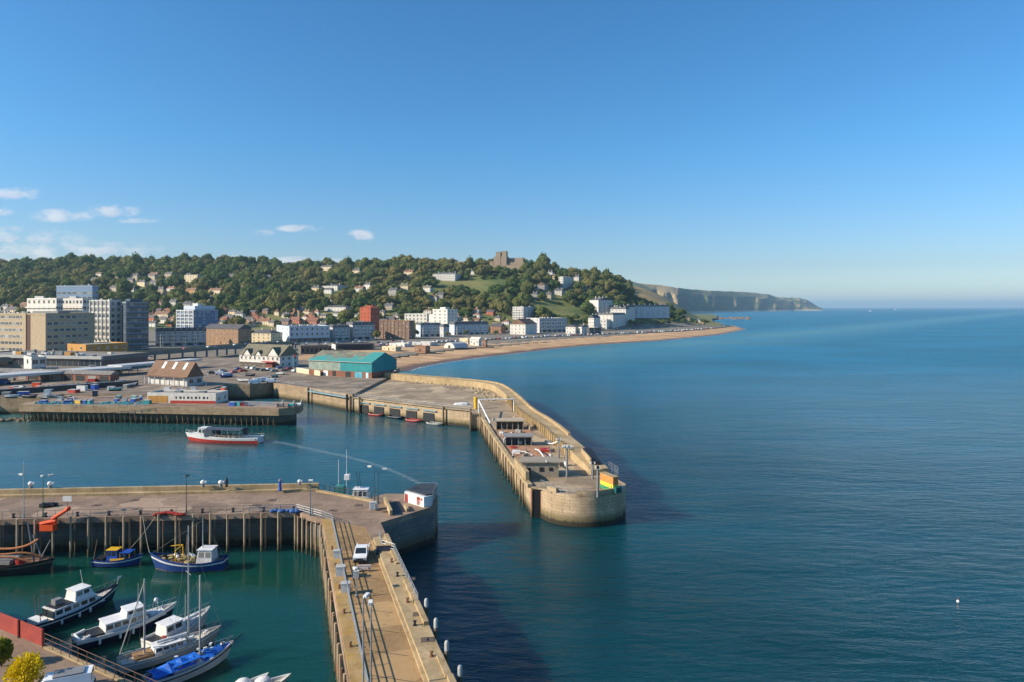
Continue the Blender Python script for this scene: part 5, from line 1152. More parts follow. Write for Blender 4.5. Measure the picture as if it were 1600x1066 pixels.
# --- harbour side buildings
o, l, w, h, _ = building('sailing_club', 'white clubhouse with three front gables and a mossy roof beside the teal shed', 437, 575, 557, 374, 466, 27, WH, 'gable', rm=M_MOSS, fl=2, nl=9, nr=3, z=zQ, rh=6.2, win=(1.3, 1.6), fm=WH, wkey='club')
for k, (q, gw) in enumerate(((.16, 9.5), (.52, 5.5), (.8, 7))):
    cxg = -l * q; gh = gw * .52
    extra(o, 'gable', WH, MB().add([(cxg - gw / 2, -.25, h - .4), (cxg + gw / 2, -.25, h - .4), (cxg, -.25, h + gh), (cxg - gw / 2, .6, h - .4), (cxg + gw / 2, .6, h - .4), (cxg, .6, h + gh)], [(0, 1, 2), (5, 4, 3), (0, 3, 4, 1), (1, 4, 5, 2), (2, 5, 3, 0)]))
    extra(o, 'roof', M_MOSS, MB().add([(cxg - gw / 2 - .4, -.6, h - .6), (cxg, -.6, h + gh + .12), (cxg, w / 2, h + gh + .12), (cxg - gw / 2 - .4, w / 2 - 2, h - .6)], [(0, 1, 2, 3)]).add([(cxg + gw / 2 + .4, -.6, h - .6), (cxg, -.6, h + gh + .12), (cxg, w / 2, h + gh + .12), (cxg + gw / 2 + .4, w / 2 - 2, h - .6)], [(3, 2, 1, 0)]))
extra(o, 'porch', M_RED, MB().box(-12, -2.5, -3, -.02, 3.1, 3.5)); extra(o, 'porch', paint(S(120, 60, 44), .7), MB().box(-9.5, -4.5, -1.4, -.02, 0, 3.1)); extra(o, 'dark_base', paint(S(90, 80, 70), .8), MB().box(-l + .2, -.2, -.12, .0, 0, 2.5))
o, l, w, h, _ = building('pavilion', 'pavilion with a big brown pitched roof and white panelled front on the quay', 292, 604, 590, 231, 317, 25, GW, 'gable', rm=M_TILE, fl=1, nl=0, nr=2, z=zQ, rh=6.6, win=(2, 2.0), door=False)
for i in range(6): extra(o, 'white_panel', WH, MB().box(-l + 1.2 + i * (l - 2) / 6, -l + 1.0 + (i + .78) * (l - 2) / 6, -.1, -.02, .4, 3.0))
for i in range(3): extra(o, 'skylight', M_WHITE, MB().add([(-l * (.2 + .27 * i) + dx, -.4 + dy, h + (dy) / (w / 2 + .4) * 6.6 + .14) for dx, dy in ((0, 2.2), (1.6, 2.2), (1.6, 4.2), (0, 4.2))], [(0, 1, 2, 3)]).add([(-l * (.2 + .27 * i) + dx, -.4 + dy, h + (dy) / (w / 2 + .4) * 6.6 - .1) for dx, dy in ((0, 2.2), (1.6, 2.2), (1.6, 4.2), (0, 4.2))], [(3, 2, 1, 0)]))
for i in range(5): extra(o, 'post', GW, MB().box(-l * i / 4 - .15, -l * i / 4 + .15, -1.6, -1.3, 0, h - .2))
extra(o, 'veranda_roof', M_TILE, MB().box(-l - .5, .3, -1.9, -.42, h - .2, h + .05))
o, l, w, h, _ = building('fish_shed', 'long low white shed with a red base and worn lettering on the fish quay', 337, 631, 617.5, 230, 361, 5, WH, 'flat', fl=1, nl=0, nr=2, z=zM, wmax=9, door=False, footing=.2, win=(1, 1.2))
extra(o, 'red_base', M_RED, MB().box(-l + 9, -.1, -.08, -.01, 0, 1.0)); extra(o, 'shutter', OC, MB().box(-l + .3, -l + 8, -.07, -.01, .2, 2.7))
for i in range(9): extra(o, 'painted_mark', M_DARK, MB().box(-l + 11 + i * (l - 13) / 9, -l + 11.5 + i * (l - 13) / 9 + .3 * (i % 2), -.06, -.01, 1.7, 2.5))
for i in range(2): extra(o, 'roof_box', M_GREY, MB().box(-l * (.3 + .35 * i), -l * (.3 + .35 * i) + 2.5, 2, 4, h + .06, h + 1.1))
# teal shed
A = rad(27); X0, Y0 = -69, 336; o = thing('boat_shed', 'large teal corrugated shed with patched roof and a brick base', 'shed', (X0, Y0, zQ), -A)
l, w, he, hr = 41.0, 20.2, 7.9, 12.1
t = NT('corrugated_teal'); p = t.obj(); wv = t.a('ShaderNodeTexWave', _Scale=1.6); wv.bands_direction = 'X'; t.k(p, wv.inputs[0])
wv2 = t.a('ShaderNodeTexWave', _Scale=1.6); wv2.bands_direction = 'Y'; t.k(p, wv2.inputs[0])
n_ = t.noise(t.pos(), .5, 6, .65)
M_COR = t.out(t.mix(t.ramp(n_, .35, .7), S(36, 142, 144), S(40, 118, 122)), .5, bump=t.math('ADD', wv.outputs[1], wv2.outputs[1]), bs=.3, bd=.05)
t = NT('patched_sheet_roof'); p = t.pos(); n_ = t.noise(p, .35, 5, .6); vo = t.a('ShaderNodeTexVoronoi', _Scale=.45); vo.distance = 'CHEBYCHEV'; t.k(t.mapv(p, (.6, 1.3, .6)), vo.inputs['Vector'])
sv_ = t.a('ShaderNodeSeparateColor'); t.k(vo.outputs['Color'], sv_.inputs[0])
oz = t.a('ShaderNodeSeparateXYZ'); t.k(t.obj(), oz.inputs[0])
gz_ = t.math('ADD', t.math('MULTIPLY', oz.outputs[2], .5), t.math('ADD', t.ramp(oz.outputs[0], -9, -5, 0, -2.2), t.math('ADD', t.math('MULTIPLY', oz.outputs[0], -.012), t.math('MULTIPLY', sv_.outputs[0], 1.0))))
M_PATCH = t.out(t.mix(t.ramp(gz_, 5.35, 5.6), S(60, 142, 138), t.mix(sv_.outputs[1], S(96, 100, 88), S(140, 134, 112))), .7, bump=n_, bs=.3)
extra(o, 'wall', M_COR, MB().add([(-20, 0, 2.9), (0, 0, 2.9), (0, w, 2.9), (0, w, he), (0, w / 2, hr), (0, 0, he), (-20, 0, he)], [(0, 1, 5, 6), (1, 2, 3, 4, 5)]))
extra(o, 'back_wall', M_COR, MB().add([(-l, w, 0), (0, w, 0), (0, w, he), (-l, w, he), (-l, 0, 0), (-l, 0, he), (-l, w / 2, hr)], [(1, 0, 3, 2), (0, 4, 5, 6, 3)]))
extra(o, 'side_wall', concrete('worn_cladding', S(118, 138, 128), S(164, 172, 154), .5, tide=False), MB().box(-l, -20.02, 0, .2, 2.9, he))
extra(o, 'brick_base', brickwall('shed_brick', S(118, 76, 58), S(146, 100, 78)), MB().box(-l, .03, -.05, .3, 0, 2.88).box(-.3, .03, .31, w, 0, 2.88))
extra(o, 'roof', M_PATCH, MB().add([(-l - .3, -.5, he - .2), (.35, -.5, he - .2), (.35, w / 2, hr + .1), (-l - .3, w / 2, hr + .1), (.35, w + .5, he - .2), (-l - .3, w + .5, he - .2)], [(0, 1, 2, 3), (3, 2, 4, 5)]))
for x_, w_, mt_ in ((-10.5, 4.6, paint(S(80, 160, 180), .5)), (-16.5, 3.2, M_DARK), (-25, 2.2, M_DARK), (-3.6, 1.6, paint(S(180, 210, 214), .5)), (-31, 3, M_WHITE)): extra(o, 'door', mt_, MB().box(x_, x_ + w_, -.14, -.05, .05, 2.7))
extra(o, 'gutter', M_LGREY, MB().box(-l - .3, .3, -.62, -.42, he - .42, he - .18))
o = thing('low_wall', 'short cream wall with a white section in front of the teal shed', 'wall', P(466, 588, zQ)); a, b = P(463, 582, zQ), P(500, 587.5, zQ)
MB().strip([a[:2], b[:2]], 0, .4, zQ - .1, zQ + 2.4).build('masonry', CR, o); MB().strip([a[:2], b[:2]], -.1, .5, zQ + 2.4, zQ + 2.6).build('coping', WH, o)
o = thing('dark_breakwater', 'short dark wall running from the teal shed into the sea', 'wall', P(622, 584, zQ)); MB().strip([(-62, 352), (-53.5, 346)], 0, 1.5, -2, 7.4).build('masonry', paint(S(60, 60, 62), .8), o); MB().strip([(-62, 352), (-53.5, 346)], -.2, 1.7, 7.4, 7.6).build('coping', M_GREY, o)
# terminal, block, canopies, viaduct
o, l, w, h, _ = building('ferry_terminal', 'long low terminal building with a flat roof edge and dark glazed front', 158, 579, 559, -60, 232, 12, paint(S(116, 112, 106), .7), 'flat', fl=1, nl=0, nr=0, z=zQ, wmax=40, door=False)
extra(o, 'glazing', M_GLASS, MB().box(-l + 1, -1, -.08, -.02, 2.2, h - 1.6)); extra(o, 'glazing', M_GLASS, MB().box(.02, .08, 1, w - 1, 2.2, h - 1.6)); extra(o, 'fascia', M_LGREY, MB().box(-l - 1, 1.2, -1.4, -.1, h - .9, h + .72))
for i in range(26): extra(o, 'mullion', M_GREY, MB().box(-l * i / 26 - .12, -l * i / 26 + .12, -.2, -.09, 2.2, h - 1.6))
for i in range(7): extra(o, 'roof_plant', [M_GREY, WH, OC][i % 3], MB().box(-l * (.12 + .12 * i), -l * (.12 + .12 * i) + 2 + i % 3, 4 + 3 * (i % 3), 7 + 3 * (i % 3), h + .06, h + 1 + .4 * (i % 3)))
building('stair_block', 'white rendered stair block in front of the terminal', 49, 585, 560, 37, 72, 40, WH, 'flat', fl=2, nl=1, nr=2, z=zQ, win=(2.4, 2.2))
def canopy(label, a, b, z, wd, th=.7, sp=9, mat=None):
    o = thing('canopy', label, 'canopy', (a[0], a[1], zQ)); a, b = Vector(a), Vector(b); d_ = (b - a).normalized(); n_ = Vector((-d_.y, d_.x))
    MB().strip([a, b], 0, wd, z - th, z).build('roof', mat or paint(S(190, 190, 188), .5), o); MB().strip([a, b], -.12, 0, z - th - .25, z + .1).build('fascia', WH, o)
    k_ = int((b - a).length / sp)
    for i in range(k_ + 1):
        c = a + d_ * (i * sp + .5) + n_ * .6
        MB().tube((c.x, c.y, zQ - .2), (c.x, c.y, z - th), .22, .22, 8).build('post', M_GREY, o)
    return o
canopy('long white platform canopy on posts left of the brown roofed pavilion', P(-70, 592, 11.2)[:2], P(205, 573, 11.2)[:2], 11.2, 15, .8)
canopy('shorter white canopy behind the brown roofed pavilion', P(190, 571.5, 11.8)[:2], P(316, 561, 11.8)[:2], 11.8, 11, .7)
o = thing('viaduct', 'curved elevated roadway on piers behind the terminal with shaded girder', 'viaduct', (-220, 480, zQ))
vp = smooth_poly([P(-60, 562, 13)[:2], P(150, 556, 12.5)[:2], P(250, 551, 12)[:2], P(330, 546.5, 11)[:2], P(385, 543.5, 10)[:2], P(460, 541, 8)[:2]], 2)
zv = lambda q: float(ip(q[0], [(-330, 13), (-200, 12), (-170, 11), (-140, 9.2), (-100, 7.2)]))
MB().strip(vp, 0, 12, lambda q: zv(q) - 1.0, zv).build('deck', M_ASPH, o); MB().strip(vp, -.45, 0, lambda q: zv(q) - 1.7, lambda q: zv(q) + .9).build('girder', concrete('girder_concrete', S(110, 106, 98), S(142, 136, 124), tide=False), o); MB().strip(vp, 12, 12.4, lambda q: zv(q) - 1.7, lambda q: zv(q) + .9).build('girder', C_PAR, o)
for c in resample(vp, 16):
    if c[0] < -125: MB().tube((c[0], c[1] + 3, zQ - 1), (c[0], c[1] + 3, zv(c) - 1), .7, .7, 10).build('pier', M_GREY, o)
VIA = vp
o, l, w, h, _ = building('promenade_underside', 'long low promenade underside, shade painted on its dark front, behind the teal shed', 525, 547, 539, 519, 584, 66, paint(S(84, 82, 82), .8), 'flat', fl=1, nl=0, nr=0, z=5.2, rm=M_FLAT, door=False)
extra(o, 'shutter', M_DARK, MB().box(.02, .1, 2, w - 2, .3, h - .8)); extra(o, 'end_pier', WH, MB().box(-l - .1, .2, -.5, -.02, 0, h))  # dark sheet and grey walls carry the shade under the promenade
o, l, w, h, _ = building('promenade_arches', 'row of dark arches under the roadway between clubhouse and teal shed', 470, 551, 543, 466, 518, 64, paint(S(104, 96, 86), .8), 'flat', fl=1, nl=0, nr=0, z=6.2, rm=M_FLAT, door=False)
for i in range(7): extra(o, 'arch', M_DARK, MB().box(.02, .1, w * i / 7 + .8, w * (i + 1) / 7 - .8, 0, h - 1))  # dark panels paint the shade inside the arches
o, l, w, h, _ = building('goods_shed', 'long rusty brown goods shed with dark openings under the white platform canopy', 172, 597, 586, -60, 186, 14, brickwall('rust_cladding', S(112, 74, 58), S(150, 104, 82)), 'gable', rm=tiled('grey_sheet_roof', S(108, 104, 100), S(142, 138, 132)), fl=1, nl=0, nr=0, z=zQ, wmax=9, rh=1.6, door=False)
for i in range(13): extra(o, 'opening', [M_DARK, paint(S(150, 140, 130), .8), M_DARK][i % 3], MB().box(-l * (i + .85) / 13, -l * (i + .15) / 13, -.08, -.02, 0, h * .8))
o = thing('dock_wall', 'long low dark wall across the work yard at the left', 'wall', P(0, 617, zQ)); a, b = P(-90, 624, zQ), P(216, 602, zQ); MB().strip([a[:2], b[:2]], 0, .8, zQ - .1, zQ + 2.0).build('masonry', paint(S(74, 70, 68), .9), o); MB().strip([a[:2], b[:2]], -.15, .95, zQ + 2.0, zQ + 2.25).build('coping', M_GREY, o)
# beach buildings
o = thing('beach_hall', 'white hall with a rounded gable front standing on the sand', 'hall', P(702, 544, 4.2), rad(-35))
m = MB(); n_ = 12; prof = [(-6.5 * math.cos(math.pi * i / n_), 5.6 * math.sin(math.pi * i / n_) * .9) for i in range(n_ + 1)]
v = [(x, 0, z) for x, z in prof] + [(x, 20, z) for x, z in prof]; k_ = n_ + 1
extra(o, 'roof', GW, MB().add(v, [(i, i + 1, k_ + i + 1, k_ + i) for i in range(n_)])); extra(o, 'front_wall', WH, MB().add([(x * .99, -.15, z) for x, z in prof] + [(x * .99, .3, z) for x, z in prof], [tuple(range(k_)), tuple(range(2 * k_ - 1, k_ - 1, -1))])); extra(o, 'door', M_DARK, MB().box(-1.2, 1.2, -.25, -.16, 0, 2.4))
for k, (px, py, wp, mt, lab) in enumerate(((727, 538, 18, CR, 'cream beach hut with a flat roof right of the white hall'), (744, 539, 20, WH, 'white beach hut with a pitched roof, right of the cream one'), (757, 541, 9, BB, 'dark brown hut at the right end of the beach huts'), (625, 543, 34, WH, 'long low white roofed building on the sand beside the teal shed'), (664, 541, 40, GW, 'long low grey beach building with white roof'), (612, 548, 30, CR, 'low tan walled yard building at the top of the sand'), (660, 550, 24, BB, 'dark low groyne hut on the sand'))):
    building('beach_hut', lab, px + wp * .2, py, py - (8 if wp < 25 else 5), px - wp / 2, px + wp / 2, 30, mt, 'gable' if k == 1 else 'flat', fl=1, nl=3, nr=2, z=4.3, rm=WH if k != 2 else M_SLATE, rh=2.5, win=(1.2, 1.2))

CLEAR.append((838, 915, ground_at(870, 492)[1] - 20, ground_at(870, 478)[1])); CLEAR.append((678, 792, ground_at(735, 453)[1] - 50, ground_at(735, 440)[1] + 6))
zF0 = 7.05
def hull_mesh(L, B, D, bow=.55, stern=.12, trans=.75, rake=.9, bul=.35, p=2.1, n=16, two=False):
    """open hull, x forward, waterline z=0; slots 0 topsides 1 stripe 2 bottom 3 deck"""
    m = MB(); rows = []
    for i in range(n + 1):
        t = i / n
        b = B / 2 * (trans + (1 - trans) * math.sin(min(1, t / .42) * math.pi / 2)) if t < .42 else B / 2 * max(.02, 1 - ((t - .42) / .58) ** p)
        s = D * (1 + bow * max(0, (t - .3) / .7) ** 2 + stern * max(0, (.3 - t) / .3) ** 2)
        x = -L / 2 + L * t
        pr = [(-.5, .5), (.0, .80), (.10, .84), (s * .66, .96), (s * .80, .985), (s, 1.0)]
        row = [(x - rake * (1 - max(z, 0) / s) * t ** 5, b * k * (1 if t < .8 else (1 - .55 * ((t - .8) / .2) * (1 - max(z, 0) / s))), z) for z, k in pr]
        row += [(x - .06 * t, max(0, b - .09), s), (x - .06 * t, max(0, b - .10), s - bul)]
        rows.append(row)
    k = len(rows[0]); mats = [2, 2, 2, 0, 0, 0, 0] if two else [2, 2, 0, 1, 0, 0, 0]
    for sg in (1, -1):
        o = len(m.v); m.v += [(x, sg * y, z) for r in rows for x, y, z in r]
        for i in range(n):
            for j in range(k - 1):
                q = (o + i * k + j, o + (i + 1) * k + j, o + (i + 1) * k + j + 1, o + i * k + j + 1)
                m.f.append(q if sg < 0 else q[::-1]); m.m.append(mats[j])
    o = len(m.v); r0 = rows[0]; m.v += [(x, y, z) for x, y, z in r0[:6]] + [(x, -y, z) for x, y, z in r0[:6]]
    for j in range(5): m.f.append((o + j, o + 6 + j, o + 7 + j, o + j + 1)); m.m.append(mats[j])
    dk = MB()
    for i in range(n):
        a, b = rows[i][-1], rows[i + 1][-1]
        dk.add([(a[0], -a[1], a[2]), (b[0], -b[1], b[2]), (b[0], b[1], b[2]), (a[0], a[1], a[2])], [(0, 1, 2, 3)])
    return m, dk, rows
def boat(name, label, st, bw_, B, D, cols, deck, L=None, Y=None, group=None, cat='boat', **k):
    """st, bw_: photo pixels of stern and bow at the waterline"""
    a, b = Vector(P(*st)), Vector(P(*bw_))
    if Y: a = Vector((PX(st[0], Y), Y, 0)); b = Vector((PX(bw_[0], Y + (bw_[2] if len(bw_) > 2 else 0)), Y, 0))
    c = (a + b) / 2; LL = L or (b - a).length * 1.04
    o = thing(name, label, cat, (c.x, c.y, 0), math.atan2(b.y - a.y, b.x - a.x), group)
    m, dk, rows = hull_mesh(LL, B, D, **k)
    m.build('hull', cols, o, world=False, smooth=False); dk.build('deck', deck, o, world=False)
    return o, LL, rows
def bx(o, name, mat, *b): return MB().box(*b).build(name, mat, o, world=False)
def cabin(o, x0, x1, w, z0, h, mat, rk0=.2, rk1=.5, roofm=None, nw=3, front=True, inset=.15):
    """house with raked ends: x1 is the forward end"""
    m = MB(); y = w / 2; yt = y - inset
    m.add([(x0, -y, z0), (x1, -y, z0), (x1, y, z0), (x0, y, z0), (x0 + rk0, -yt, z0 + h), (x1 - rk1, -yt, z0 + h), (x1 - rk1, yt, z0 + h), (x0 + rk0, yt, z0 + h)],
          [(4, 5, 6, 7), (0, 1, 5, 4), (1, 2, 6, 5), (2, 3, 7, 6), (3, 0, 4, 7)])
    c = m.build('cabin', mat, o, world=False)
    MB().box(x0 + rk0 - .15, x1 - rk1 + .2, -yt - .12, yt + .12, z0 + h + .005, z0 + h + .09).build('roof', roofm or mat, o, world=False)
    ln = (x1 - rk1) - (x0 + rk0); zz0, zz1 = z0 + h * .45, z0 + h * .86
    for sg in (1, -1):
        for i in range(nw):
            xa = x0 + rk0 + ln * (i + .12) / nw; xb = x0 + rk0 + ln * (i + .88) / nw
            f = lambda z: sg * (y - inset * (z - z0) / h + .02)
            v = [(xa, f(zz0), zz0), (xb, f(zz0), zz0), (xb, f(zz1), zz1), (xa, f(zz1), zz1)]
            v += [(q[0], q[1] - sg * .04, q[2]) for q in v]
            MB().add(v, [(0, 1, 2, 3), (4, 7, 6, 5), (0, 4, 5, 1), (1, 5, 6, 2), (2, 6, 7, 3), (3, 7, 4, 0)]).build('window', M_GLASS, o, world=False)
    if front:
        for i in range(2 if w < 2.4 else 3):
            k = 2 if w < 2.4 else 3
            ya, yb = -yt + 2 * yt * (i + .1) / k, -yt + 2 * yt * (i + .9) / k
            g = lambda z: x1 - rk1 * (z - z0) / h + .025
            v = [(g(zz0), ya, zz0), (g(zz0), yb, zz0), (g(zz1), yb, zz1), (g(zz1), ya, zz1)]; v += [(q[0] - .05, q[1], q[2]) for q in v]
            MB().add(v, [(0, 1, 2, 3), (4, 7, 6, 5), (0, 4, 5, 1), (1, 5, 6, 2), (2, 6, 7, 3), (3, 7, 4, 0)]).build('windscreen', M_GLASS, o, world=False)
    return c
def rail_on(o, rows, i0, i1, h=.6, mat=None, both=True, inset=.12):
    mat = mat or M_GALV; m = MB()
    for sg in (1, -1):
        pts = [(rows[i][5][0] - .1, sg * max(0, rows[i][5][1] - inset), rows[i][5][2] + h) for i in range(i0, i1 + 1)]
        m.path(pts, .025, 5)
        for q in pts: m.tube((q[0], q[1], q[2] - h), q, .02, .02, 5)
    m.build('guard_rail', mat, o, world=False)
def mast(o, x, z0, h, r=.07, mat=None, boom=None, stays=(), spread=None, name='mast'):
    mt = MB().tube((x, 0, z0), (x, 0, h), r, r * .75, 8).build(name, mat or M_LGREY, o, world=False)
    if boom: MB().tube((x, 0, z0 + .9), (x + boom, 0, z0 + 1.0), r * .8, r * .7, 7).build('boom', mat or M_LGREY, o, world=False)
    if spread: MB().tube((x, -spread, h * .62), (x, spread, h * .62), .03, .03, 5).build('spreader', mat or M_LGREY, o, world=False)
    m = MB()
    for a in stays: m.tube((x, 0, h - .1), a, .014, .014, 4)
    if stays: m.build('rigging', M_GREY, o, world=False)
M_DECKW = paint(S(196, 190, 176), .7); M_TEAK = paint(S(150, 116, 80), .8); M_ANTI = paint(S(120, 46, 38), .7); M_ANTIB = paint(S(28, 34, 48), .7); M_HB = paint(S(30, 62, 124), .45, dirt=.35); M_WD = brickwall('weathered_wood', S(108, 80, 60), S(150, 116, 88))
M_OLDG = paint(S(150, 152, 148), .8, var=.25); M_TARP = paint(S(24, 100, 196), .55, var=.3, scale=2.2, dirt=.1)
def fenders(o, rows, idx, sg=(-1,)):
    for i in idx:
        for s_ in sg:
            r = rows[i][5]; MB().lathe([(.05, -.35), (.15, -.25), (.15, .2), (.05, .32)], 8, (r[0], s_ * (r[1] + .14), r[2] * .55)).build('fender', M_WHITE, o, world=False)
def hull_band(o, L, B, D, q, mat, **k):
    m, dk, rw = hull_mesh(L + .05, B + .08, D, bul=.1, **k); red = MB()
    for sg in (1, -1):
        for i in range(len(rw) - 1):
            a0, a1, b0, b1 = rw[i][1], rw[i][3], rw[i + 1][1], rw[i + 1][3]
            c0 = tuple(p_ + (q_ - p_) * q for p_, q_ in zip(a0, a1)); c1 = tuple(p_ + (q_ - p_) * q for p_, q_ in zip(b0, b1))
            red.add([(a0[0], sg * (a0[1] + .09), a0[2]), (b0[0], sg * (b0[1] + .09), b0[2]), (c1[0], sg * (c1[1] + .03), c1[2]), (c0[0], sg * (c0[1] + .03), c0[2])], [(0, 1, 2, 3) if sg < 0 else (3, 2, 1, 0)])
    return red.build('boot_band', mat, o, world=False)
# navy motor yacht
o, L, rows = boat('motor_yacht', 'navy hulled motor yacht with white wheelhouse moored farthest left by the red fence', (62, 984), (170, 940), 3.7, 1.25, [M_NAVY, M_WHITE, M_ANTIB], M_DECKW, L=12.2, bow=.7)
cabin(o, -3.6, 3.3, 2.7, .95, 1.25, M_WHITE, .1, 1.3, nw=5); cabin(o, -.8, 1.9, 2.2, 2.3, 1.25, M_WHITE, .2, .6, nw=2)
bx(o, 'aft_deck', M_DARK, -3.4, -1.0, -1.1, 1.1, 2.3, 2.38); bx(o, 'aft_screen', M_GLASS, -3.72, -3.6, -1.2, 1.2, 1.2, 2.1)
MB().cbox((-2.4, .2, 2.75), (1.0, .9, .7)).build('console', M_GREY, o, world=False); MB().tube((1, 0, 3.6), (.6, 0, 5.9), .035).build('antenna', M_WHITE, o, world=False)
for x_, y_, h_ in ((-5.2, -1.1, 4.6), (-4.4, 1.2, 4.3)): MB().tube((x_, y_, 1), (x_ - .3, y_, h_), .05, .03, 6).build('pole', M_WD, o, world=False)
rail_on(o, rows, 10, 16); fenders(o, rows, (4, 7, 9)); MB().cbox((-5.0, 0, 1.3), (1.2, 2.4, .5)).build('bathing_platform', M_WHITE, o, world=False); MB().tube((5.9, 0, 2.0), (6.2, 0, 3.0), .03).cbox((6.3, 0, 2.9), (.5, .03, .3)).build('flag', M_WHITE, o, world=False)
# trawler yacht
o, L, rows = boat('motor_yacht', 'white topped motor cruiser with dark blue hull and long low cabin beside the navy yacht', (128, 1012), (266, 968), 3.5, 1.35, [M_WHITE, M_WHITE, M_NAVY], M_DECKW, L=12.0, bow=.6, two=True)
pass
cabin(o, -3.0, 2.4, 2.6, 1.1, 1.25, M_WHITE, .1, .8, nw=5); cabin(o, -.6, 2.0, 2.3, 2.4, .75, M_WHITE, .2, .5, nw=2, front=False)
bx(o, 'coachroof', M_WHITE, 2.5, 4.3, -.9, .9, 1.2, 1.75); MB().box(-4.6, -3.1, -1.2, 1.2, 1.0, 1.5).build('dinghy_cover', M_DARK, o, world=False)
MB().path([(3.2, -.8, 1.7), (3.4, -.7, 3.0), (3.4, .7, 3.0), (3.2, .8, 1.7)], .05).build('arch', M_GALV, o, world=False); MB().ball((3.4, 0, 3.2), .28, 7).build('radar', M_WHITE, o, world=False); mast(o, 1.2, 3.1, 6.0, .04)
m = MB(); m.tube((-5.7, -1.2, 1.3), (-4.6, -1.1, 1.6), .2, .2, 8).tube((-5.7, 1.2, 1.3), (-4.6, 1.1, 1.6), .2, .2, 8).tube((-5.7, -1.2, 1.3), (-5.7, 1.2, 1.3), .2, .2, 8); m.build('inflatable', M_WHITE, o, world=False)
rail_on(o, rows, 9, 16); fenders(o, rows, (3, 6, 8))
# motor sailer
o, L, rows = boat('motor_sailer', 'small white motor sailer with a dark windowed wheelhouse between cruiser and ketch', (236, 1014), (322, 974), 3.0, 1.15, [M_WHITE, M_LGREY, M_ANTIB], M_DECKW, L=9.0, bow=.8)
cabin(o, -2.6, .4, 2.2, 1.0, 1.35, M_WHITE, .1, .7, nw=2); bx(o, 'coachroof', M_WHITE, .5, 2.6, -.8, .8, 1.1, 1.6); bx(o, 'cockpit', M_DARK, -4.0, -2.7, -.9, .9, .95, 1.02)
MB().tube((.6, -.4, 1.8), (3.0, -.3, 2.0), .22, .16, 8).build('sail_cover', M_WHITE, o, world=False); rail_on(o, rows, 8, 16); mast(o, .8, 1.6, 5.0, .05); MB().lathe([(.3, -.08), (.36, 0), (.3, .08)], 10, (-3.2, -1.5, 1.5)).build('lifebuoy', M_RED, o, world=False)
# grey ketch
o, L, rows = boat('sailing_ketch', 'grey hulled sailing ketch with two bare masts and a cluttered deck', (200, 1046), (334, 1003), 3.2, 1.15, [M_LGREY, M_WHITE, M_ANTIB], M_DECKW, L=11.5, bow=.6)
cabin(o, -2.2, 1.6, 2.0, 1.0, .75, M_WHITE, .1, .6, nw=4, front=False); bx(o, 'cockpit', M_TEAK, -4.2, -2.3, -.9, .9, .95, 1.3)
e_ = (-5.3, 0, 1.4); f_ = (5.6, 0, 2.0)
mast(o, 1.8, 1.0, 15.2, .085, boom=-3.6, stays=(f_, (0, 0, 1.5), (1.5, 1.5, 1.2), (1.5, -1.5, 1.2)), spread=.9)
mast(o, -3.1, 1.0, 10.0, .12, boom=-2.6, stays=(e_, (1.2, 0, 1.6), (-3.4, 1.4, 1.2), (-3.4, -1.4, 1.2)))
MB().tube((-3.1, .1, 9.6), (-5.6, .6, 1.6), .07, .07, 6).build('spar', M_LGREY, o, world=False); MB().tube((1.6, 0, 2.1), (-1.8, 0, 2.1), .2, .14, 8).build('sail_cover', M_WHITE, o, world=False)
m = MB()
for i in range(14): MB().cbox((R.uniform(-2, 4), R.uniform(-.6, .6), 1.75 if i < 7 else 1.3), (R.uniform(.3, .9), R.uniform(.2, .5), R.uniform(.1, .3)), R.uniform(0, 3)).build('deck_gear', M_WHITE, o, world=False); rail_on(o, rows, 6, 16, .65); rail_on(o, rows, 0, 3, .65)
# blue covered yacht
o, L, rows = boat('sailing_yacht', 'white sailing yacht under bright blue covers with one thick bare mast', (244, 1074), (352, 1030), 3.0, 1.2, [M_WHITE, M_NAVY, M_ANTIB], M_TARP, L=10.0, bow=.55)
cabin(o, -2.4, 1.0, 1.9, 1.05, .7, M_WHITE, .1, .5, roofm=M_TARP, nw=4, front=False)
m = MB()
for a in range(10):
    x0 = -4.6 + a * .46; x1 = x0 + .46; h0 = 2.0 + .22 * math.sin(a * 1.9); h1 = 2.0 + .22 * math.sin((a + 1) * 1.9)
    for sg in (1, -1): m.add([(x0, 0, h0), (x1, 0, h1), (x1, sg * 1.25, 1.5), (x0, sg * 1.25, 1.5)], [(0, 1, 2, 3) if sg < 0 else (3, 2, 1, 0)])
m.build('cover', M_TARP, o, world=False); m = MB()
for a in range(6):
    x0 = 1.4 + a * .5
    for sg in (1, -1): m.add([(x0, 0, 1.95 + .1 * math.sin(a * 2)), (x0 + .5, 0, 1.95 + .1 * math.sin(a * 2 + 2)), (x0 + .5, sg * (1.15 - a * .15), 1.62), (x0, sg * (1.25 - a * .15), 1.6)], [(0, 1, 2, 3) if sg < 0 else (3, 2, 1, 0)])
m.build('foredeck_cover', M_TARP, o, world=False)
mast(o, .9, 1.0, 10.9, .12, stays=((4.8, 0, 1.9), (-4.8, 0, 1.5), (.7, 1.4, 1.3), (.7, -1.4, 1.3))); MB().tube((4.7, 0, 1.75), (6.2, 0, 2.2), .06).build('bowsprit', M_DARK, o, world=False); rail_on(o, rows, 12, 16)
m = MB()
for i in range(7): MB().cbox((R.uniform(-2, 3.6), R.uniform(-.6, .6), 2.2), (.4, .25, .2), R.uniform(0, 3)).build('deck_gear', M_WHITE, o, world=False)
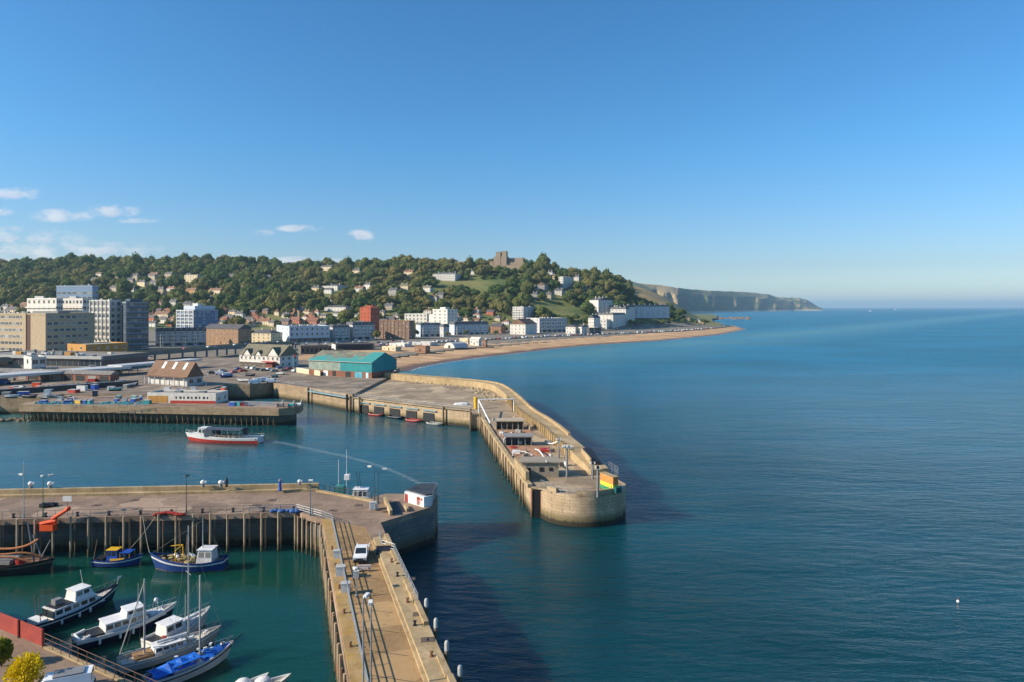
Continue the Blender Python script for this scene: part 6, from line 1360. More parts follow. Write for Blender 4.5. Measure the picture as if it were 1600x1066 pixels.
# half seen white boats at the lower edge
for k, (a, b, lab) in enumerate((((372, 1088), (402, 1074), 'small white launch with a domed canopy at the bottom edge'), ((398, 1086), (440, 1072), 'small white launch half cut off at the bottom edge'))):
    o, L, rows = boat('small_launch', lab, a, b, 1.8, .7, [M_WHITE, M_LGREY, M_ANTIB], M_DECKW, L=5); m = MB().ball((-.6, 0, .9), 1.0, 9, 0, .75); m.build('canopy', M_WHITE, o, world=False)
# working boats below the piles
o, L, rows = boat('fishing_boat', 'small blue fishing boat with a yellow wheelhouse roof below the timber piles', (146, 870), (226, 870), 2.8, 1.1, [M_HB, M_WHITE, M_ANTIB], M_WD, Y=111.2, bow=.7, L=8.0)
cabin(o, -1.6, .2, 1.7, 1.0, 1.6, M_BLUE, .0, .3, roofm=M_YEL, nw=2); bx(o, 'engine_box', M_YEL, -1.0, 1.2, -.9, -.5, .9, 1.3); bx(o, 'shelter_roof', M_BLUE, .5, 2.2, -.9, .9, 2.2, 2.3)
for x_ in (.6, 2.1):
    for y_ in (-.8, .8): MB().tube((x_, y_, .9), (x_, y_, 2.2), .04).build('post', M_YEL, o, world=False)
for x_ in (-2.6, -.2, 1.6): MB().tube((x_, .3, 1), (x_ + .1, .3, 4.6), .05, .03).build('mast', M_WD, o, world=False)
MB().tube((-3.7, -.8, 1), (-3.2, -.6, 4.4), .06, .05).build('pole', M_WD, o, world=False); MB().box(-3.6, -2.2, -.9, .9, .8, 1.25).build('net_heap', M_DARK, o, world=False)
o, L, rows = boat('fishing_boat', 'larger royal blue fishing boat with white stripe and white wheelhouse below the piles', (351, 872), (236, 872), 4.0, 1.5, [M_HB, M_WHITE, paint(S(150, 120, 90), .8)], M_WD, Y=109.6, bow=.75, stern=.3, trans=.5, L=12.2)
cabin(o, -4.3, -1.8, 2.4, 1.3, 2.0, M_WHITE, .1, .3, nw=2); MB().tube((-2.4, 0, 3.3), (-2.4, 0, 8.2), .08, .05).build('mast', M_LGREY, o, world=False); MB().path([(-2.4, 0, 7.8), (5.6, 0, 2.6)], .015, 4).path([(-2.4, 0, 7.8), (-5.8, 0, 2.0)], .015, 4).build('rigging', M_GREY, o, world=False)
m = MB().path([(1.4, -1.3, 1.2), (1.4, -1.2, 3.4), (1.4, 1.2, 3.4), (1.4, 1.3, 1.2)], .09); m.tube((1.4, -1.3, 3.4), (3.2, -1.0, 3.3), .08); m.build('gantry', M_YEL, o, world=False)
for x_, h_ in ((1.2, 6.2), (.2, 5.4)): MB().tube((x_, 0, 1.3), (x_, 0, h_), .06, .04).build('derrick', M_WD, o, world=False)
m = MB()
for i in range(26): m.cbox((R.uniform(-1.2, 4.2), R.uniform(-1.2, 1.2), R.uniform(1.3, 1.9)), (R.uniform(.3, .8), R.uniform(.3, .7), R.uniform(.2, .5)), R.uniform(0, 3))
m.build('fishing_gear', paint(S(170, 150, 96), .9, var=.5, scale=2.5), o, world=False); m = MB()
for i in range(5): m.ball((R.uniform(-1, 2.4), R.uniform(-1, .4), 2.0), .3, 6)
m.build('buoys', M_WHITE, o, world=False); MB().lathe([(.5, 0), (.5, .5), (.2, .7)], 10, (3.9, 0, 1.6)).build('winch', M_DARK, o, world=False); rail_on(o, rows, 1, 6, .7)
o, L, rows = boat('work_barge', 'old brown timber work barge with curved spars at the left edge below the piles', (-62, 892), (86, 892), 5.2, 1.5, [paint(S(60, 50, 46), .9), M_WD, M_ANTIB], M_WD, Y=108.5, bow=.5, trans=.8, L=15)
for k, (a, b, c, d) in enumerate((((-4, -1.2, 3.2), (0, -1, 3.0), (3, -.6, 3.3), (5.5, 0, 2.3)), ((-5, .5, 3.6), (0, .3, 3.4), (3, .1, 4.0), (5, -.2, 5.2)), ((-3, -1.8, 2.6), (1, -1.4, 2.9), (3, -1.2, 2.4), (4.6, -1.0, 1.8)))): MB().path(smooth_poly([a, b, c, d], 2), .17, 7).build('spar', timber('rust_spar', S(150, 92, 58), S(182, 124, 84)), o, world=False)
for x_, b in ((4.2, (3.2, 0, 7.6)), (5.6, (3.6, .6, 5.6)), (5.0, (6.8, 0, 5.0))): MB().tube((x_, 0, 1.6), b, .14, .09).build('derrick', M_GREY, o, world=False)
bx(o, 'hatch_cover', M_OLDG, -1.8, 1.4, -1.6, 1.2, 1.6, 2.2); bx(o, 'crate', M_WHITE, -4.6, -2.6, -1.2, .4, 1.6, 2.1); MB().lathe([(.6, 0), (.6, .7)], 10, (2.6, -.9, 1.6)).build('barrel', M_RED, o, world=False)
# moored boat behind the pier head
o, L, rows = boat('fishing_boat', 'white workboat with masts and radar lying behind the near pier head', (588, 800), (520, 800), 3.6, 3.4, [M_WHITE, M_BLUE, M_ANTIB], M_DECKW, Y=136.2, L=9.5, bow=.25)
cabin(o, -2.8, .4, 2.6, 3.6, 2.2, M_WHITE, .1, .4, nw=3); MB().tube((1.6, 0, 3.6), (1.6, 0, 13.6), .07, .04).build('mast', M_WHITE, o, world=False); MB().tube((3.2, 0, 3.6), (3.2, 0, 11.6), .06, .04).build('mast', M_WHITE, o, world=False)
bx(o, 'radar', M_WHITE, 1.0, 2.0, -.5, .5, 7.6, 8.6); bx(o, 'net_drum', paint(S(40, 120, 120), .8), 2.0, 3.8, -1, 1, 4.6, 6.4)
for x_ in (-1.2, -.7): MB().tube((x_, 0, 5.8), (x_ + .3, 0, 9.2), .05).build('antenna', M_DARK, o, world=False)
# passenger ferry
o, L, rows = boat('passenger_boat', 'red and white passenger boat under way with a long grey canopy', (410, 692), (287, 688), 5.6, 1.75, [M_WHITE, M_WHITE, M_RED], M_DECKW, L=25.5, bow=.5, stern=.12, trans=.7, rake=1.4, n=22)
hull_band(o, 25.5, 5.6, 1.75, .72, M_RED, bow=.5, stern=.12, trans=.7, rake=1.4, n=22)
cabin(o, 4.8, 8.0, 3.2, 1.6, 2.6, M_WHITE, .1, .6, nw=2); bx(o, 'fore_locker', M_WHITE, 8.2, 10.0, -.9, .9, 1.9, 2.5)
M_CAN = paint(S(66, 76, 88), .6)
MB().add([(-7.2, -2.6, 4.0), (4.9, -2.6, 4.0), (4.9, 2.6, 4.0), (-7.2, 2.6, 4.0), (-7.2, 0, 4.5), (4.9, 0, 4.5)], [(0, 1, 5, 4), (2, 3, 4, 5), (1, 2, 5), (3, 0, 4), (3, 2, 1, 0)]).build('canopy', M_CAN, o, world=False)
for i in range(7):
    for y_ in (-2.45, 2.45): MB().tube((-7 + i * 1.95, y_, 1.5), (-7 + i * 1.95, y_, 4.0), .06).build('canopy_post', M_GALV, o, world=False)
bx(o, 'side_curtain', M_CAN, 2.2, 4.8, -2.5, -2.42, 1.8, 3.9); bx(o, 'side_curtain', M_CAN, -7.1, -5.4, -2.5, -2.42, 1.8, 3.9); bx(o, 'side_curtain', M_CAN, 2.2, 4.8, 2.42, 2.5, 1.8, 3.9)
for i in range(5): bx(o, 'bench', M_TEAK, -5 + i * 1.6, -4.4 + i * 1.6, -2, 2, 1.5, 2.0)
rail_on(o, rows, 0, 15, .55, M_WHITE); rail_on(o, rows, 16, 22, .7, M_WHITE)
for s_ in range(4): MB().lathe([(.25, -.12), (.42, -.1), (.42, .1), (.25, .12)], 10, (-12.6 + .2 * s_, -1.9 + s_ * 1.2, 1.3)).build('tyre', M_DARK, o, world=False)
mast(o, 6.2, 4.2, 6.4, .05)
t = NT('wake_foam'); p = t.pos(); M_WAKE = t.out(S(190, 206, 208), .5, alpha=t.math('MULTIPLY', t.ramp(t.noise(t.mapv(p, (.5, 1.2, 1)), .9, 5, .7), .38, .72), .42))
m = MB(); wk = [P(408, 690), P(440, 694), P(490, 705), P(545, 716), P(600, 732), P(660, 760)]
wl = smooth_poly([(a[0], a[1]) for a in wk], 2); lo, hi = offs(wl, -.5), offs(wl, .5)
for i in range(len(wl) - 1):
    q = i / len(wl); w0 = 2.6 * (1 - q * .6)
    for (A_, B_, s0, s1) in ((wl, hi, 0, w0),):
        m.add([(wl[i][0], wl[i][1], .03), (wl[i + 1][0], wl[i + 1][1], .03), (wl[i + 1][0] + (hi[i + 1][0] - wl[i + 1][0]) * w0 * 2, wl[i + 1][1] + (hi[i + 1][1] - wl[i + 1][1]) * w0 * 2, .03), (wl[i][0] + (hi[i][0] - wl[i][0]) * w0 * 2, wl[i][1] + (hi[i][1] - wl[i][1]) * w0 * 2, .03)], [(0, 1, 2, 3)])
kind(m.build('wake', M_WAKE), 'stuff')
# small open boats below the far quay, and boats hauled out
def dinghy(label, x, y, z, rz, col, L=5.5, inner=None, group=None):
    o = thing('rowing_boat', label, 'boat', (x, y, z), rz, group); m, dk, rows = hull_mesh(L, L * .36, .75, bow=.5, bul=.4, n=10)
    m.build('hull', [col, M_WHITE if col is not M_WHITE else M_BLUE, M_ANTIB], o, world=False); dk.build('floor', inner or M_WD, o, world=False)
    for x_ in (-.25, .1): bx(o, 'thwart', M_TEAK, x_ * L, x_ * L + .3, -L * .16, L * .16, .5, .56)
    bx(o, 'engine', M_DARK, -L * .52, -L * .45, -.2, .2, .5, 1.1)
    return o
dr = math.atan2(-30.3, 41.5)
for k, (px, py, cl, lab) in enumerate(((598, 648, M_RED, 'faded red open boat under the far quay, nearest the dark posts'), (629, 652, M_NAVY, 'dark open boat second along under the far quay'), (657, 657, M_RED, 'faded red open boat between two dark ones under the far quay'), (690, 662, M_OLDG, 'grey brown open boat under the far quay nearest the pier corner'))):
    x, y, _ = P(px, py); dinghy(lab, x - 2.0, y - 2.6, .0, dr, cl, 7.2)
gb = [(70, 612), (88, 607), (112, 605), (140, 603), (162, 601), (188, 598), (30, 608), (12, 600), (205, 604), (392, 588), (428, 590), (440, 586), (380, 597), (352, 590), (20, 622), (48, 622), (182, 611)]
for k, (px, py) in enumerate(gb):
    cl = [M_WHITE, M_BLUE, M_WHITE, M_NAVY, M_TEAL, M_WHITE][k % 6]
    nm = ['white', 'blue', 'white', 'navy', 'teal', 'white'][k % 6]
    x, y, z = P(px, py, zQ); dinghy('%s boat hauled out on the harbour ground among other small boats' % nm, x, y, zQ + .45, R.uniform(0, 6.28), cl, R.uniform(5, 7.5), M_DECKW, 'small boats hauled out on the harbour ground')
def rope(label, a, b, sag=.5):
    a, b = Vector(a), Vector(b); pts = [a.lerp(b, i / 8) - Vector((0, 0, sag * 4 * (i / 8) * (1 - i / 8))) for i in range(9)]
    m = MB().path(pts, .03, 5); c = a; o = m.build('mooring_rope', paint(S(190, 180, 156), .9), None); tag(o, label, 'rope', 'mooring ropes')
rope('mooring rope from the navy motor yacht to the red fence quay', (-61.5, 87.5, 1.4), (-57, 76, zF0), .6)
rope('mooring rope from the white and navy cruiser to the railed quay', (-52.6, 84.5, 1.4), (-48.5, 71.2, zF0), .6)
rope('mooring rope from the grey ketch to the railed quay', (-44.8, 79.4, 1.4), (-40.5, 66.8, zF0), .6)
rope('mooring rope from the blue covered yacht to the railed quay', (-39.6, 75.8, 1.4), (-35, 63.8, zF0), .6)
rope('mooring rope from the large blue fishing boat up to the pier deck', (-58.5, 110.2, 2.3), (-62.5, 115.6, zA), .5)
rope('mooring rope from the small blue fishing boat up to the pier deck', (-63.5, 111.6, 1.6), (-60.5, 115.8, zA), .5)
# ------------------------------------------------------------------ vehicles
def car_mesh(col, van=False, L=4.3, W=1.75, Hh=1.45):
    m = MB(); h = Hh
    prof = [(-L / 2, .3), (-L / 2, .75), (-L / 2 + .12, .95)] + ([(-L / 2 + .1, 1.9), (L / 2 - 1.3, 1.95), (L / 2 - .55, 1.15), (L / 2 - .1, 1.0)] if van else [(-L / 2 + .5, h - .05), (-L / 2 + 1.1, h), (L / 2 - 1.75, h), (L / 2 - 1.0, .95), (L / 2 - .1, .8)]) + [(L / 2, .6), (L / 2, .3)]
    n_ = len(prof); o = len(m.v)
    wf = lambda z: W / 2 - max(0, z - .9) * .22
    m.v += [(x, -wf(z), z) for x, z in prof] + [(x, wf(z), z) for x, z in prof]
    for i in range(n_): m.f.append((o + i, o + (i + 1) % n_, o + n_ + (i + 1) % n_, o + n_ + i)); m.m.append(0)
    m.f.append(tuple(range(o + n_ - 1, o - 1, -1))); m.m.append(0); m.f.append(tuple(range(o + n_, o + 2 * n_))); m.m.append(0)
    z0, z1 = (1.25, 1.75) if van else (.95, h - .1)
    for sg in (1, -1):
        for a, b in (((L / 2 - 1.35, L / 2 - .9),) if van else ((-L / 2 + .7, -L / 2 + 1.7), (-L / 2 + 1.8, L / 2 - 1.6))):
            m.add([(a, sg * (wf(z0) + .012), z0), (b + .3, sg * (wf(z0) + .012), z0), (b, sg * (wf(z1) + .012), z1), (a, sg * (wf(z1) + .012), z1)], [(0, 1, 2, 3) if sg < 0 else (3, 2, 1, 0)], 1)
    xa, xb = (L / 2 - .62, L / 2 - 1.25) if van else (L / 2 - 1.06, L / 2 - 1.70)
    m.add([(xa + .03, -W * .42, z0), (xa + .03, W * .42, z0), (xb + .05, W * .37, z1), (xb + .05, -W * .37, z1)], [(0, 1, 2, 3)], 1)
    m.add([(-L / 2 + (.08 if van else .22) - .03, -W * .4, z0), (-L / 2 + (.08 if van else .22) - .03, W * .4, z0), (-L / 2 + (.09 if van else .45) - .03, W * .36, z1), (-L / 2 + (.09 if van else .45) - .03, -W * .36, z1)], [(3, 2, 1, 0)], 1)
    for sx_ in (-L * .31, L * .32):
        for sy_ in (-W / 2 + .08, W / 2 - .08): m.tube((sx_, sy_ - .11, .32), (sx_, sy_ + .11, .32), .32, .32, 10, 2)
    return mesh_of(m, 'car', [col, M_GLASS, M_DARK])
ccol = {'white': paint(S(228, 228, 226), .3, dirt=.05), 'silver': paint(S(168, 172, 176), .3, metal=.4, dirt=.05), 'black': paint(S(26, 28, 32), .3, dirt=0), 'red': paint(S(160, 30, 28), .3, dirt=.05), 'blue': paint(S(36, 62, 120), .3, dirt=.05), 'grey': paint(S(92, 96, 100), .3, dirt=.05)}
cms = {k: car_mesh(v) for k, v in ccol.items()}; vans = {k: car_mesh(ccol[k], True, 5.2, 2.0) for k in ('white', 'silver')}
def car(px_, py_, z, rz, colr, where, grp, van=False, pos=None):
    x, y, z = pos or P(px_, py_, z)
    o = inst((vans if van else cms)[colr], 'van' if van else 'car', None, (x, y, z), rz)
    tag(o, '%s %s %s' % (colr, 'van' if van else 'car', where), 'van' if van else 'car', grp)
ks = list(ccol)
kp = [5.0, 12.6]
for side, off_ in enumerate(kp):
    ln_ = resample(offs(pw, off_), 6.2)
    for i, a in enumerate(ln_[:-1]):
        if a[1] > 1180 or R.random() < (.42 if a[1] < 1000 else .55): continue
        b = ln_[i + 1]; van = R.random() < .1; cl = R.choice(['white', 'white', 'silver', 'black', 'grey', 'red', 'blue'])
        if van: cl = 'white'
        car(0, 0, 0, math.atan2(b[1] - a[1], b[0] - a[0]) + (math.pi if side else 0), cl, 'among the many parked along the curving seafront road', 'cars parked along the seafront road', van, (a[0], a[1], 5.105))
for k, (px, py) in enumerate([(404, 579), (412, 580), (420, 579), (428, 581), (396, 577), (445, 580), (452, 578), (388, 576), (372, 578), (380, 581), (436, 576), (460, 581), (365, 583), (348, 581), (330, 584)]):
    car(px, py, zQ + .01, R.uniform(-.4, .4) + 1.2, R.choice(ks), 'in the yard in front of the white clubhouse', 'cars in the clubhouse yard', k % 5 == 2 and False)
for k, (px, py) in enumerate(((404, 597), (415, 596), (424, 598), (398, 600), (356, 588), (344, 586))):
    car(px, py, zQ + .01, R.uniform(-.3, .3) + .4, 'white', 'standing in the open yard near the edge of the inner dock', 'vans by the inner dock', True)
cp = random.Random(3)
for i in range(58):
    px, py = cp.uniform(392, 640), cp.uniform(533.5, 541); x, y, z = ground_at(px, py)
    if any(math.hypot(x - a, y - b) < r + 3 for a, b, r in BUILT): continue
    car(0, 0, 0, cp.choice((.5, .55, 2.1)), cp.choice(['white', 'white', 'silver', 'black', 'grey', 'blue', 'red']), 'in the open car park between clubhouse roadway and seafront terraces', 'cars in the open car park', False, (x, y, z + .02))
vq = resample(VIA, 9)
for i, a in enumerate(vq[2:-2]):
    if R.random() < .45: continue
    b = vq[i + 3]; car(0, 0, 0, math.atan2(b[1] - a[1], b[0] - a[0]), R.choice(ks), 'travelling on the elevated roadway behind the terminal', 'cars on the elevated roadway', False, (a[0] - .5, a[1] + 4 + 4 * (i % 2), zv(a) + .01))
# pickup
x, y, z = P(565, 872, zA); o = thing('pickup_truck', 'white pickup truck parked facing the viewer on the near pier roadway', 'pickup', (x, y, zA + .012), rad(-90 + 6))
m = MB(); prof = [(-2.5, .45), (-2.5, 1.0), (-.6, 1.02), (-.5, 1.75), (.75, 1.78), (1.45, 1.1), (2.4, .98), (2.5, .8), (2.5, .4)]; n_ = len(prof)
m.v += [(a, -.92 + max(0, b - 1) * .15, b) for a, b in prof] + [(a, .92 - max(0, b - 1) * .15, b) for a, b in prof]
for i in range(n_): m.f.append((i, (i + 1) % n_, n_ + (i + 1) % n_, n_ + i)); m.m.append(0)
m.f += [tuple(range(n_ - 1, -1, -1)), tuple(range(n_, 2 * n_))]; m.m += [0, 0]; m.build('body', ccol['white'], o, world=False)
MB().add([(1.44, -.75, 1.14), (1.44, .75, 1.14), (.84, .68, 1.72), (.84, -.68, 1.72)], [(0, 1, 2, 3)]).build('windscreen', M_GLASS, o, world=False)
for sg in (1, -1): MB().add([(-.4, sg * .915, 1.1), (1.2, sg * .915, 1.1), (.7, sg * .84, 1.66), (-.35, sg * .84, 1.66)], [(0, 1, 2, 3) if sg < 0 else (3, 2, 1, 0)]).build('side_window', M_GLASS, o, world=False)
bx(o, 'load_bed', M_GREY, -2.35, -.75, -.78, .78, 1.03, 1.08); bx(o, 'bumper', M_DARK, 2.48, 2.62, -.85, .85, .4, .62); bx(o, 'grille', M_DARK, 2.49, 2.54, -.5, .5, .66, .84)
for sg in (1, -1):
    bx(o, 'headlight', M_LGREY, 2.46, 2.53, sg * .72 - .16, sg * .72 + .16, .7, .9); bx(o, 'bed_side', ccol['white'], -2.45, -.65, sg * .86 - .06, sg * .86 + .06, 1.02, 1.3)
    for a in (-1.55, 1.55): MB().tube((a, sg * .82 - .13, .37), (a, sg * .82 + .13, .37), .37, .37, 14).build('wheel', M_DARK, o, world=False)
# ------------------------------------------------------------------ harbour clutter
def crate(label, px, py, z, d, col, grp=None, name='fish_crate', cat='crate'):
    x, y, z = P(px, py, z); o = thing(name, label, cat, (x, y, z), R.uniform(-.3, .3), grp)
    m = MB(); w_ = .08; a, b, c = d; m.box(-a / 2, a / 2, -b / 2, b / 2, 0, .1); m.box(-a / 2, -a / 2 + w_, -b / 2, b / 2, .1, c); m.box(a / 2 - w_, a / 2, -b / 2, b / 2, .1, c); m.box(-a / 2 + w_, a / 2 - w_, -b / 2, -b / 2 + w_, .1, c); m.box(-a / 2 + w_, a / 2 - w_, b / 2 - w_, b / 2, .1, c)
    m.build('box', col, o, world=False); MB().box(-a / 2 - .05, a / 2 + .05, -b / 2 - .05, b / 2 + .05, c, c + .09).build('rim', M_LGREY, o, world=False); return o
M_TNET = paint(S(44, 140, 152), .9, var=.35, scale=2)
def heap(name, label, px, py, z, L, w_, h_, mat, rz=0, n=26, group=None):
    m = MB()
    for i in range(n): m.ball((R.uniform(-L / 2, L / 2), R.uniform(-w_ / 2, w_ / 2), R.uniform(0, h_ * .6)), R.uniform(.35, .7) * h_, 5, 0, .7)
    o = m.build(name, mat, None); o.location = P(px, py, z); o.rotation_euler = (0, 0, rz); tag(o, label, 'net', group)
for k, (px, L_) in enumerate(((72, 9), (100, 7), (180, 12), (205, 9))):
    heap('fishing_net', ['teal net heap by the left corner of the fish quay', 'teal net heap left of the blue and yellow crates', 'long teal net heap near the middle of the fish quay edge', 'teal net heap beside the long white shed'][k], px, 631, zM, L_, 2.2, .9, M_TNET, -.1)
for k, (px, cl, nm) in enumerate(((68, M_BLUE, 'blue'), (106, M_BLUE, 'blue'), (124, M_YEL, 'yellow'), (132, M_BLUE, 'blue'), (139, M_TEAL, 'teal'), (230, M_TEAL, 'teal'), (364, M_BLUE, 'blue'), (372, M_TEAL, 'teal'), (381, M_RED, 'red'), (378, M_BLUE, 'blue'))):
    crate('%s fish container standing along the edge of the fish quay' % nm, px, 631 if k < 6 else 634, zM, (2.4, 1.8, 1.3), cl, 'fish containers on the fish quay')
for k in range(12):
    cl, nm = [(M_BLUE, 'blue'), (M_WHITE, 'white'), (M_ORG, 'orange'), (M_GREY, 'grey')][k % 4]
    px = R.uniform(235, 350); crate('%s crate in the clutter between white shed and pavilion' % nm, px, R.uniform(607, 616), zQ, (R.uniform(1.5, 3), 1.5, R.uniform(.8, 1.8)), cl, 'crates between shed and pavilion')
for k in range(26):
    cl, nm = [(M_BLUE, 'blue'), (M_WHITE, 'white'), (M_RED, 'red'), (M_GREY, 'grey'), (M_ORG, 'orange'), (paint(S(66, 76, 90), .7), 'slate')][k % 6]
    px = R.uniform(-40, 225); crate('%s bin in the work yard below the long canopy' % nm, px, R.uniform(588, 620), zQ, (R.uniform(1.5, 4), R.uniform(1.5, 2.5), R.uniform(1, 2.4)), cl, 'bins and boxes in the work yard', 'storage_bin', 'bin')
for k in range(16):
    cl, nm = [(paint(S(150, 70, 52), .8), 'rusty red'), (M_LGREY, 'pale grey'), (CR, 'cream'), (paint(S(90, 96, 106), .7), 'slate blue')][k % 4]
    px = 8 + k * 12.5 + R.uniform(-3, 3); py = R.uniform(585, 593) - k * .6
    x, y, z = P(px, py, zQ); o = thing('site_cabin', '%s flat roofed cabin in the row under the long canopy' % nm, 'cabin', (x, y, z), .3, 'cabins under the canopy')
    bx(o, 'wall', cl, -2.6, 2.6, -1.4, 1.4, 0, 2.7); bx(o, 'roof', M_LGREY, -2.75, 2.75, -1.55, 1.55, 2.71, 2.85); bx(o, 'door', M_DARK, -.5, .4, -1.46, -1.41, .05, 2.1); bx(o, 'window', M_GLASS, 1.1, 2.2, -1.46, -1.41, 1.1, 2.1)
for k in range(22):
    cl, nm = [(M_LGREY, 'pale grey'), (M_BLUE, 'blue'), (M_WHITE, 'white'), (M_TEAL, 'teal'), (paint(S(120, 96, 70), .9), 'brown')][k % 5]
    px = R.uniform(50, 226); crate('%s pallet box in the gear stacked behind the fish quay nets' % nm, px, R.uniform(620, 629), zM if 0 else zM, (R.uniform(1, 2.6), R.uniform(1, 1.6), R.uniform(.5, 1.4)), cl, 'gear stacked on the fish quay', 'pallet_box', 'pallet box')
railing('long pale blue railing along the back of the fish quay right of the white shed', [P(362, 634.5, zM), P(428, 634.5, zM)], 1.5, 3, 3, paint(S(96, 166, 200), .5), .07)
railing('teal railing along the left front edge of the fish quay', [P(66, 635, zM), P(226, 636, zM)], 1.2, 3.2, 2, paint(S(70, 150, 170), .5), .06)
for k, (px, py, cl, lab) in enumerate(((455, 637, M_TEAL, 'teal winch at the rounded end of the fish quay'), (467, 636, M_WHITE, 'white winch at the rounded end of the fish quay'), (438, 636, M_GREY, 'grey winch near the rounded end of the fish quay'))):
    x, y, z = P(px, py, zM); o = thing('winch', lab, 'winch', (x, y, z)); MB().tube((-.9, 0, .9), (.9, 0, .9), .55, .55, 10).build('drum', cl, o, world=False)
    for s_ in (-1, 1): bx(o, 'bracket', M_GREY, s_ - .12, s_ + .12, -.7, .7, 0, 1.4)
    MB().tube((.3, 0, 1.2), (1.0, .2, 2.6), .09).build('lever', M_WHITE, o, world=False)
for k, (px, py, h_) in enumerate(((231, 640, 12), (62, 602, 7), (112, 600, 6), (322, 606, 6), (430, 596, 6), (560, 604, 6), (615, 600, 6))):
    x, y, z = P(px if k else 231, py if k else 600, zQ)
    lamp_post('slim lamp post on the harbour ground, one of several spread about', x, y, zQ, h_, [(.8, -.2, .1)], M_GALV, r=.08, group='lamp posts on the harbour ground')
for i, a in enumerate(resample(offs(pw, 2.2), 42)[1:-1]):
    if a[1] < 1250: lamp_post('tall seafront lamp post in the row along the promenade', a[0], a[1], 5.24, 7.5, [(-.9, .5, .2)], M_GALV, r=.1, group='lamp posts along the promenade')
o = thing('flagpole', 'flagpole with a red and white pennant beside the clubhouse', 'flagpole', P(458, 577, zQ)); MB().tube((0, 0, 0), (0, 0, 8.5), .09, .05).build('pole', M_WHITE, o, world=False); MB().add([(0, -.02, 8.3), (1.6, -.1, 8.0), (1.5, .05, 6.9), (0, .02, 7.1), (0, .02, 8.3), (1.6, -.06, 8.0), (1.5, .09, 6.9), (0, .06, 7.1)], [(0, 1, 2, 3), (7, 6, 5, 4)]).build('flag', M_RED, o, world=False)
# tents, walls and trees by the seafront
gr = 'trees among the roofs below the wood'
tr_px = [(395, 525), (408, 536), (245, 508), (262, 512), (352, 512), (432, 507), (448, 500), (490, 500), (530, 512), (556, 505), (576, 531), (588, 532), (648, 527), (700, 528), (728, 524), (764, 520), (775, 524), (790, 519), (600, 500), (640, 495), (655, 492), (742, 500), (765, 503), (788, 505), (845, 494), (890, 512), (935, 508), (985, 510), (994, 511), (1003, 509), (1028, 508), (1036, 509), (1045, 508), (1068, 506), (1080, 507), (1088, 507), (1100, 507), (1106, 507), (5, 500), (30, 498), (236, 492), (255, 488), (345, 495), (365, 488), (380, 490), (472, 498), (515, 496), (550, 490), (610, 492), (690, 498)]
for i, (px, py) in enumerate(tr_px):
    x, y, z = ground_at(px, py); tree(x, y, R.uniform(3.6, 6.2), 'rounded green tree among roofs or along the seafront below the wood', gr, i, z)
# ------------------------------------------------------------------ foreground quay
zF = 7.0
FQ = [(-140, 119.2), (-56.2, 74.9), (-48.2, 70.7), (-36, 64.0), (-20, 55.2), (-20, 36), (-140, 36)]
kind(MB().prism(FQ, -3, zF, 0, 1).build('near_quay_paving', [C_WALL, concrete('near_quay_surface', S(124, 104, 86), S(158, 134, 112), .25, tide=False)]), 'structure')
o = thing('red_fence', 'red sheet metal fence along the quay edge at the lower left', 'fence', (-56, 74, zF))
t = NT('red_sheet'); p = t.pos(); wv = t.a('ShaderNodeTexWave', _Scale=2.4); wv.bands_direction = 'DIAGONAL'; t.k(p, wv.inputs[0]); n_ = t.noise(p, .9, 5, .65)
M_RSH = t.out(t.mix(t.ramp(n_, .35, .7), S(164, 66, 54), S(124, 48, 42)), .6, bump=wv.outputs[1], bs=.4, bd=.05)
fp = resample([(-84, 89.2), (-56.2, 74.4), (-48.2, 70.2)], 4.4)
for a, b in zip(fp[:-1], fp[1:]): MB().strip([a, b], 0, .07, zF + .08, zF + 1.85).build('panel', M_RSH, o)
for a in fp: MB().box(a[0] - .07, a[0] + .07, a[1] - .16, a[1] - .02, zF, zF + 1.95).build('post', paint(S(110, 44, 38), .6), o)
railing('rusty topped railing along the quay edge beyond the red fence', [(-48.0, 70.1, zF), (-36, 63.4, zF), (-20.4, 54.8, zF)], 1.5, 1.6, 3, paint(S(92, 66, 52), .7), .032)
MB().strip([(-48.2, 70.7), (-36, 64.0), (-20, 55.2)], -.05, -.55, zF - .02, zF + .16).build('quay_kerb', C_PAR, None)
kind(bpy.data.objects['quay_kerb'], 'structure')
x, y, z = -40.6, 61.5, zF
o = inst(car_mesh(ccol['white'], True, 5.0, 2.0), 'van_body', None, (0, 0, 0)); vr = thing('van', 'white van parked on the near quay beside the yellow bush', 'van', (x, y, zF + .01), rad(205)); o.parent = vr; o.name = 'body'
bx(vr, 'roof_rack', M_GREY, -1.8, .6, -.7, .7, 1.98, 2.05); bx(vr, 'rear_bumper', M_DARK, -2.58, -2.48, -.9, .9, .35, .6)
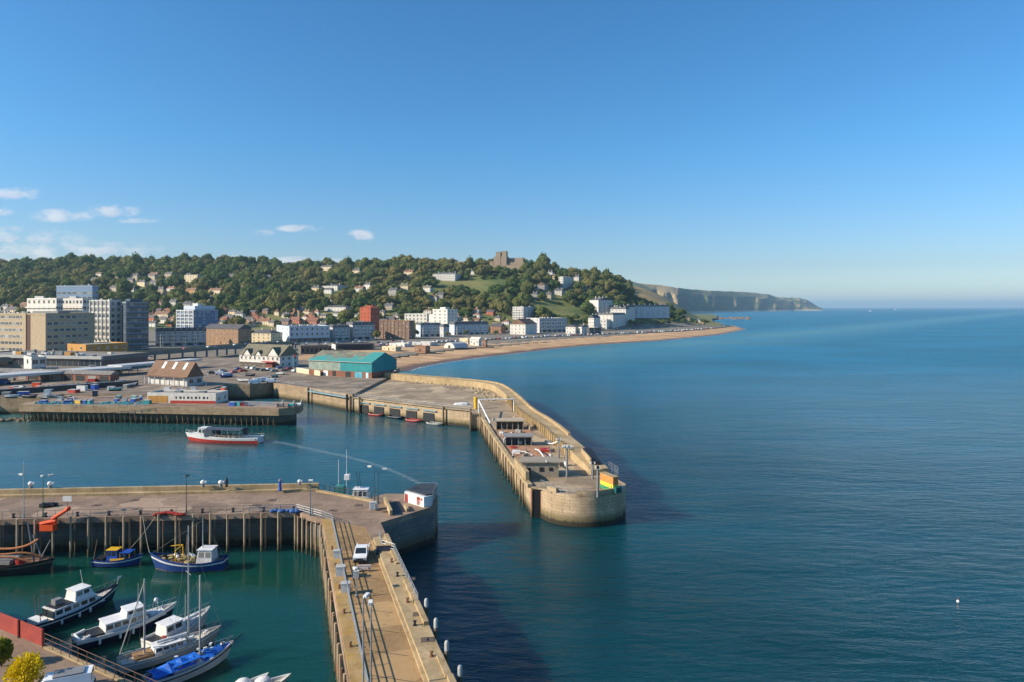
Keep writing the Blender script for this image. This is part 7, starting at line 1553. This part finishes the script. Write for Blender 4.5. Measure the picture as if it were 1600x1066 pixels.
def bush(label, x, y, z, r, cols, seed, h):
    o = thing('shrub', label, 'shrub', (x, y, z)); lm = leafmat('shrub_leaf_%s' % ('yellow' if seed == 3 else 'green'), cols)
    m = MB(); rr = random.Random(seed)
    for i in range(9):
        a = rr.uniform(0, 6.28); q = rr.uniform(.1, .6) * r; m.tube((0, 0, -.05), (q * math.cos(a), q * math.sin(a), h * rr.uniform(.5, .8)), .05, .02, 5)
    m.build('stem', M_BARK, o, world=False); m = MB()
    for i in range(1500):
        d_ = Vector((rr.gauss(0, 1), rr.gauss(0, 1), rr.gauss(0, 1))).normalized() * rr.random() ** .4
        k_ = 1 + .35 * mnoise.noise(Vector((d_.x * 2, d_.y * 2, d_.z * 2 + seed)))
        c = Vector((d_.x * r * k_, d_.y * r * k_, h * .56 + d_.z * h * .46 * k_)); ax = (Vector((d_.x, d_.y, abs(d_.z) + .5)) + Vector((rr.gauss(0, .5), rr.gauss(0, .5), rr.gauss(0, .5)))).normalized()
        sd_ = ax.orthogonal().normalized(); sd_ = Matrix.Rotation(rr.uniform(0, 6.28), 3, ax) @ sd_; ll = rr.uniform(.22, .42); ww_ = ll * .28
        m.add([c, c + ax * ll * .5 + sd_ * ww_, c + ax * ll, c + ax * ll * .5 - sd_ * ww_], [(0, 1, 2, 3)])
    m.build('foliage', lm, o, world=False)
bush('bright yellow leaved shrub at the lower left corner', PX(38, 61.5), 61.5, zF, 1.35, [S(220, 190, 20), S(228, 204, 30), S(222, 196, 24), S(206, 190, 40)], 3, 3.5)
bush('green shrub cut off at the left edge below the red fence', PX(2, 66.5), 66.5, zF, .8, [S(110, 130, 40), S(150, 150, 50), S(170, 160, 60)], 5, 2.6)
# far sails and buoy
for k, (px, py, L_) in enumerate(((1398, 485, 14), (1360, 487, 12))):
    x, y, _ = P(px, py); o, L, rows = boat('distant_boat', ['tiny white sailing boat far out near the horizon', 'tiny white motor boat far out left of the sailing boat'][k], (px - 1, py), (px + 2, py), 9, 3, [M_WHITE, M_WHITE, M_WHITE], M_WHITE, L=30)
    if k == 0: MB().add([(0, 0, 3), (-11, .5, 4), (0, 0, 34), (0, .3, 3), (-11, .8, 4), (0, .3, 34)], [(0, 1, 2), (5, 4, 3)]).add([(.5, 0, 3), (11, -.5, 4), (.5, 0, 30), (.5, .3, 3), (11, -.2, 4), (.5, .3, 30)], [(2, 1, 0), (3, 4, 5)]).build('sail', M_WHITE, o, world=False)
    else: bx(o, 'cabin', M_WHITE, -8, 6, -3, 3, 3, 9)
x, y, _ = P(1497, 941); o = thing('buoy', 'small white buoy floating alone in the open sea', 'buoy', (x, y, 0)); MB().ball((0, 0, .1), .2, 9).build('float', M_WHITE, o, world=False); MB().tube((0, 0, .25), (0, 0, .5), .03).build('ring', M_ORG, o, world=False)
wood()
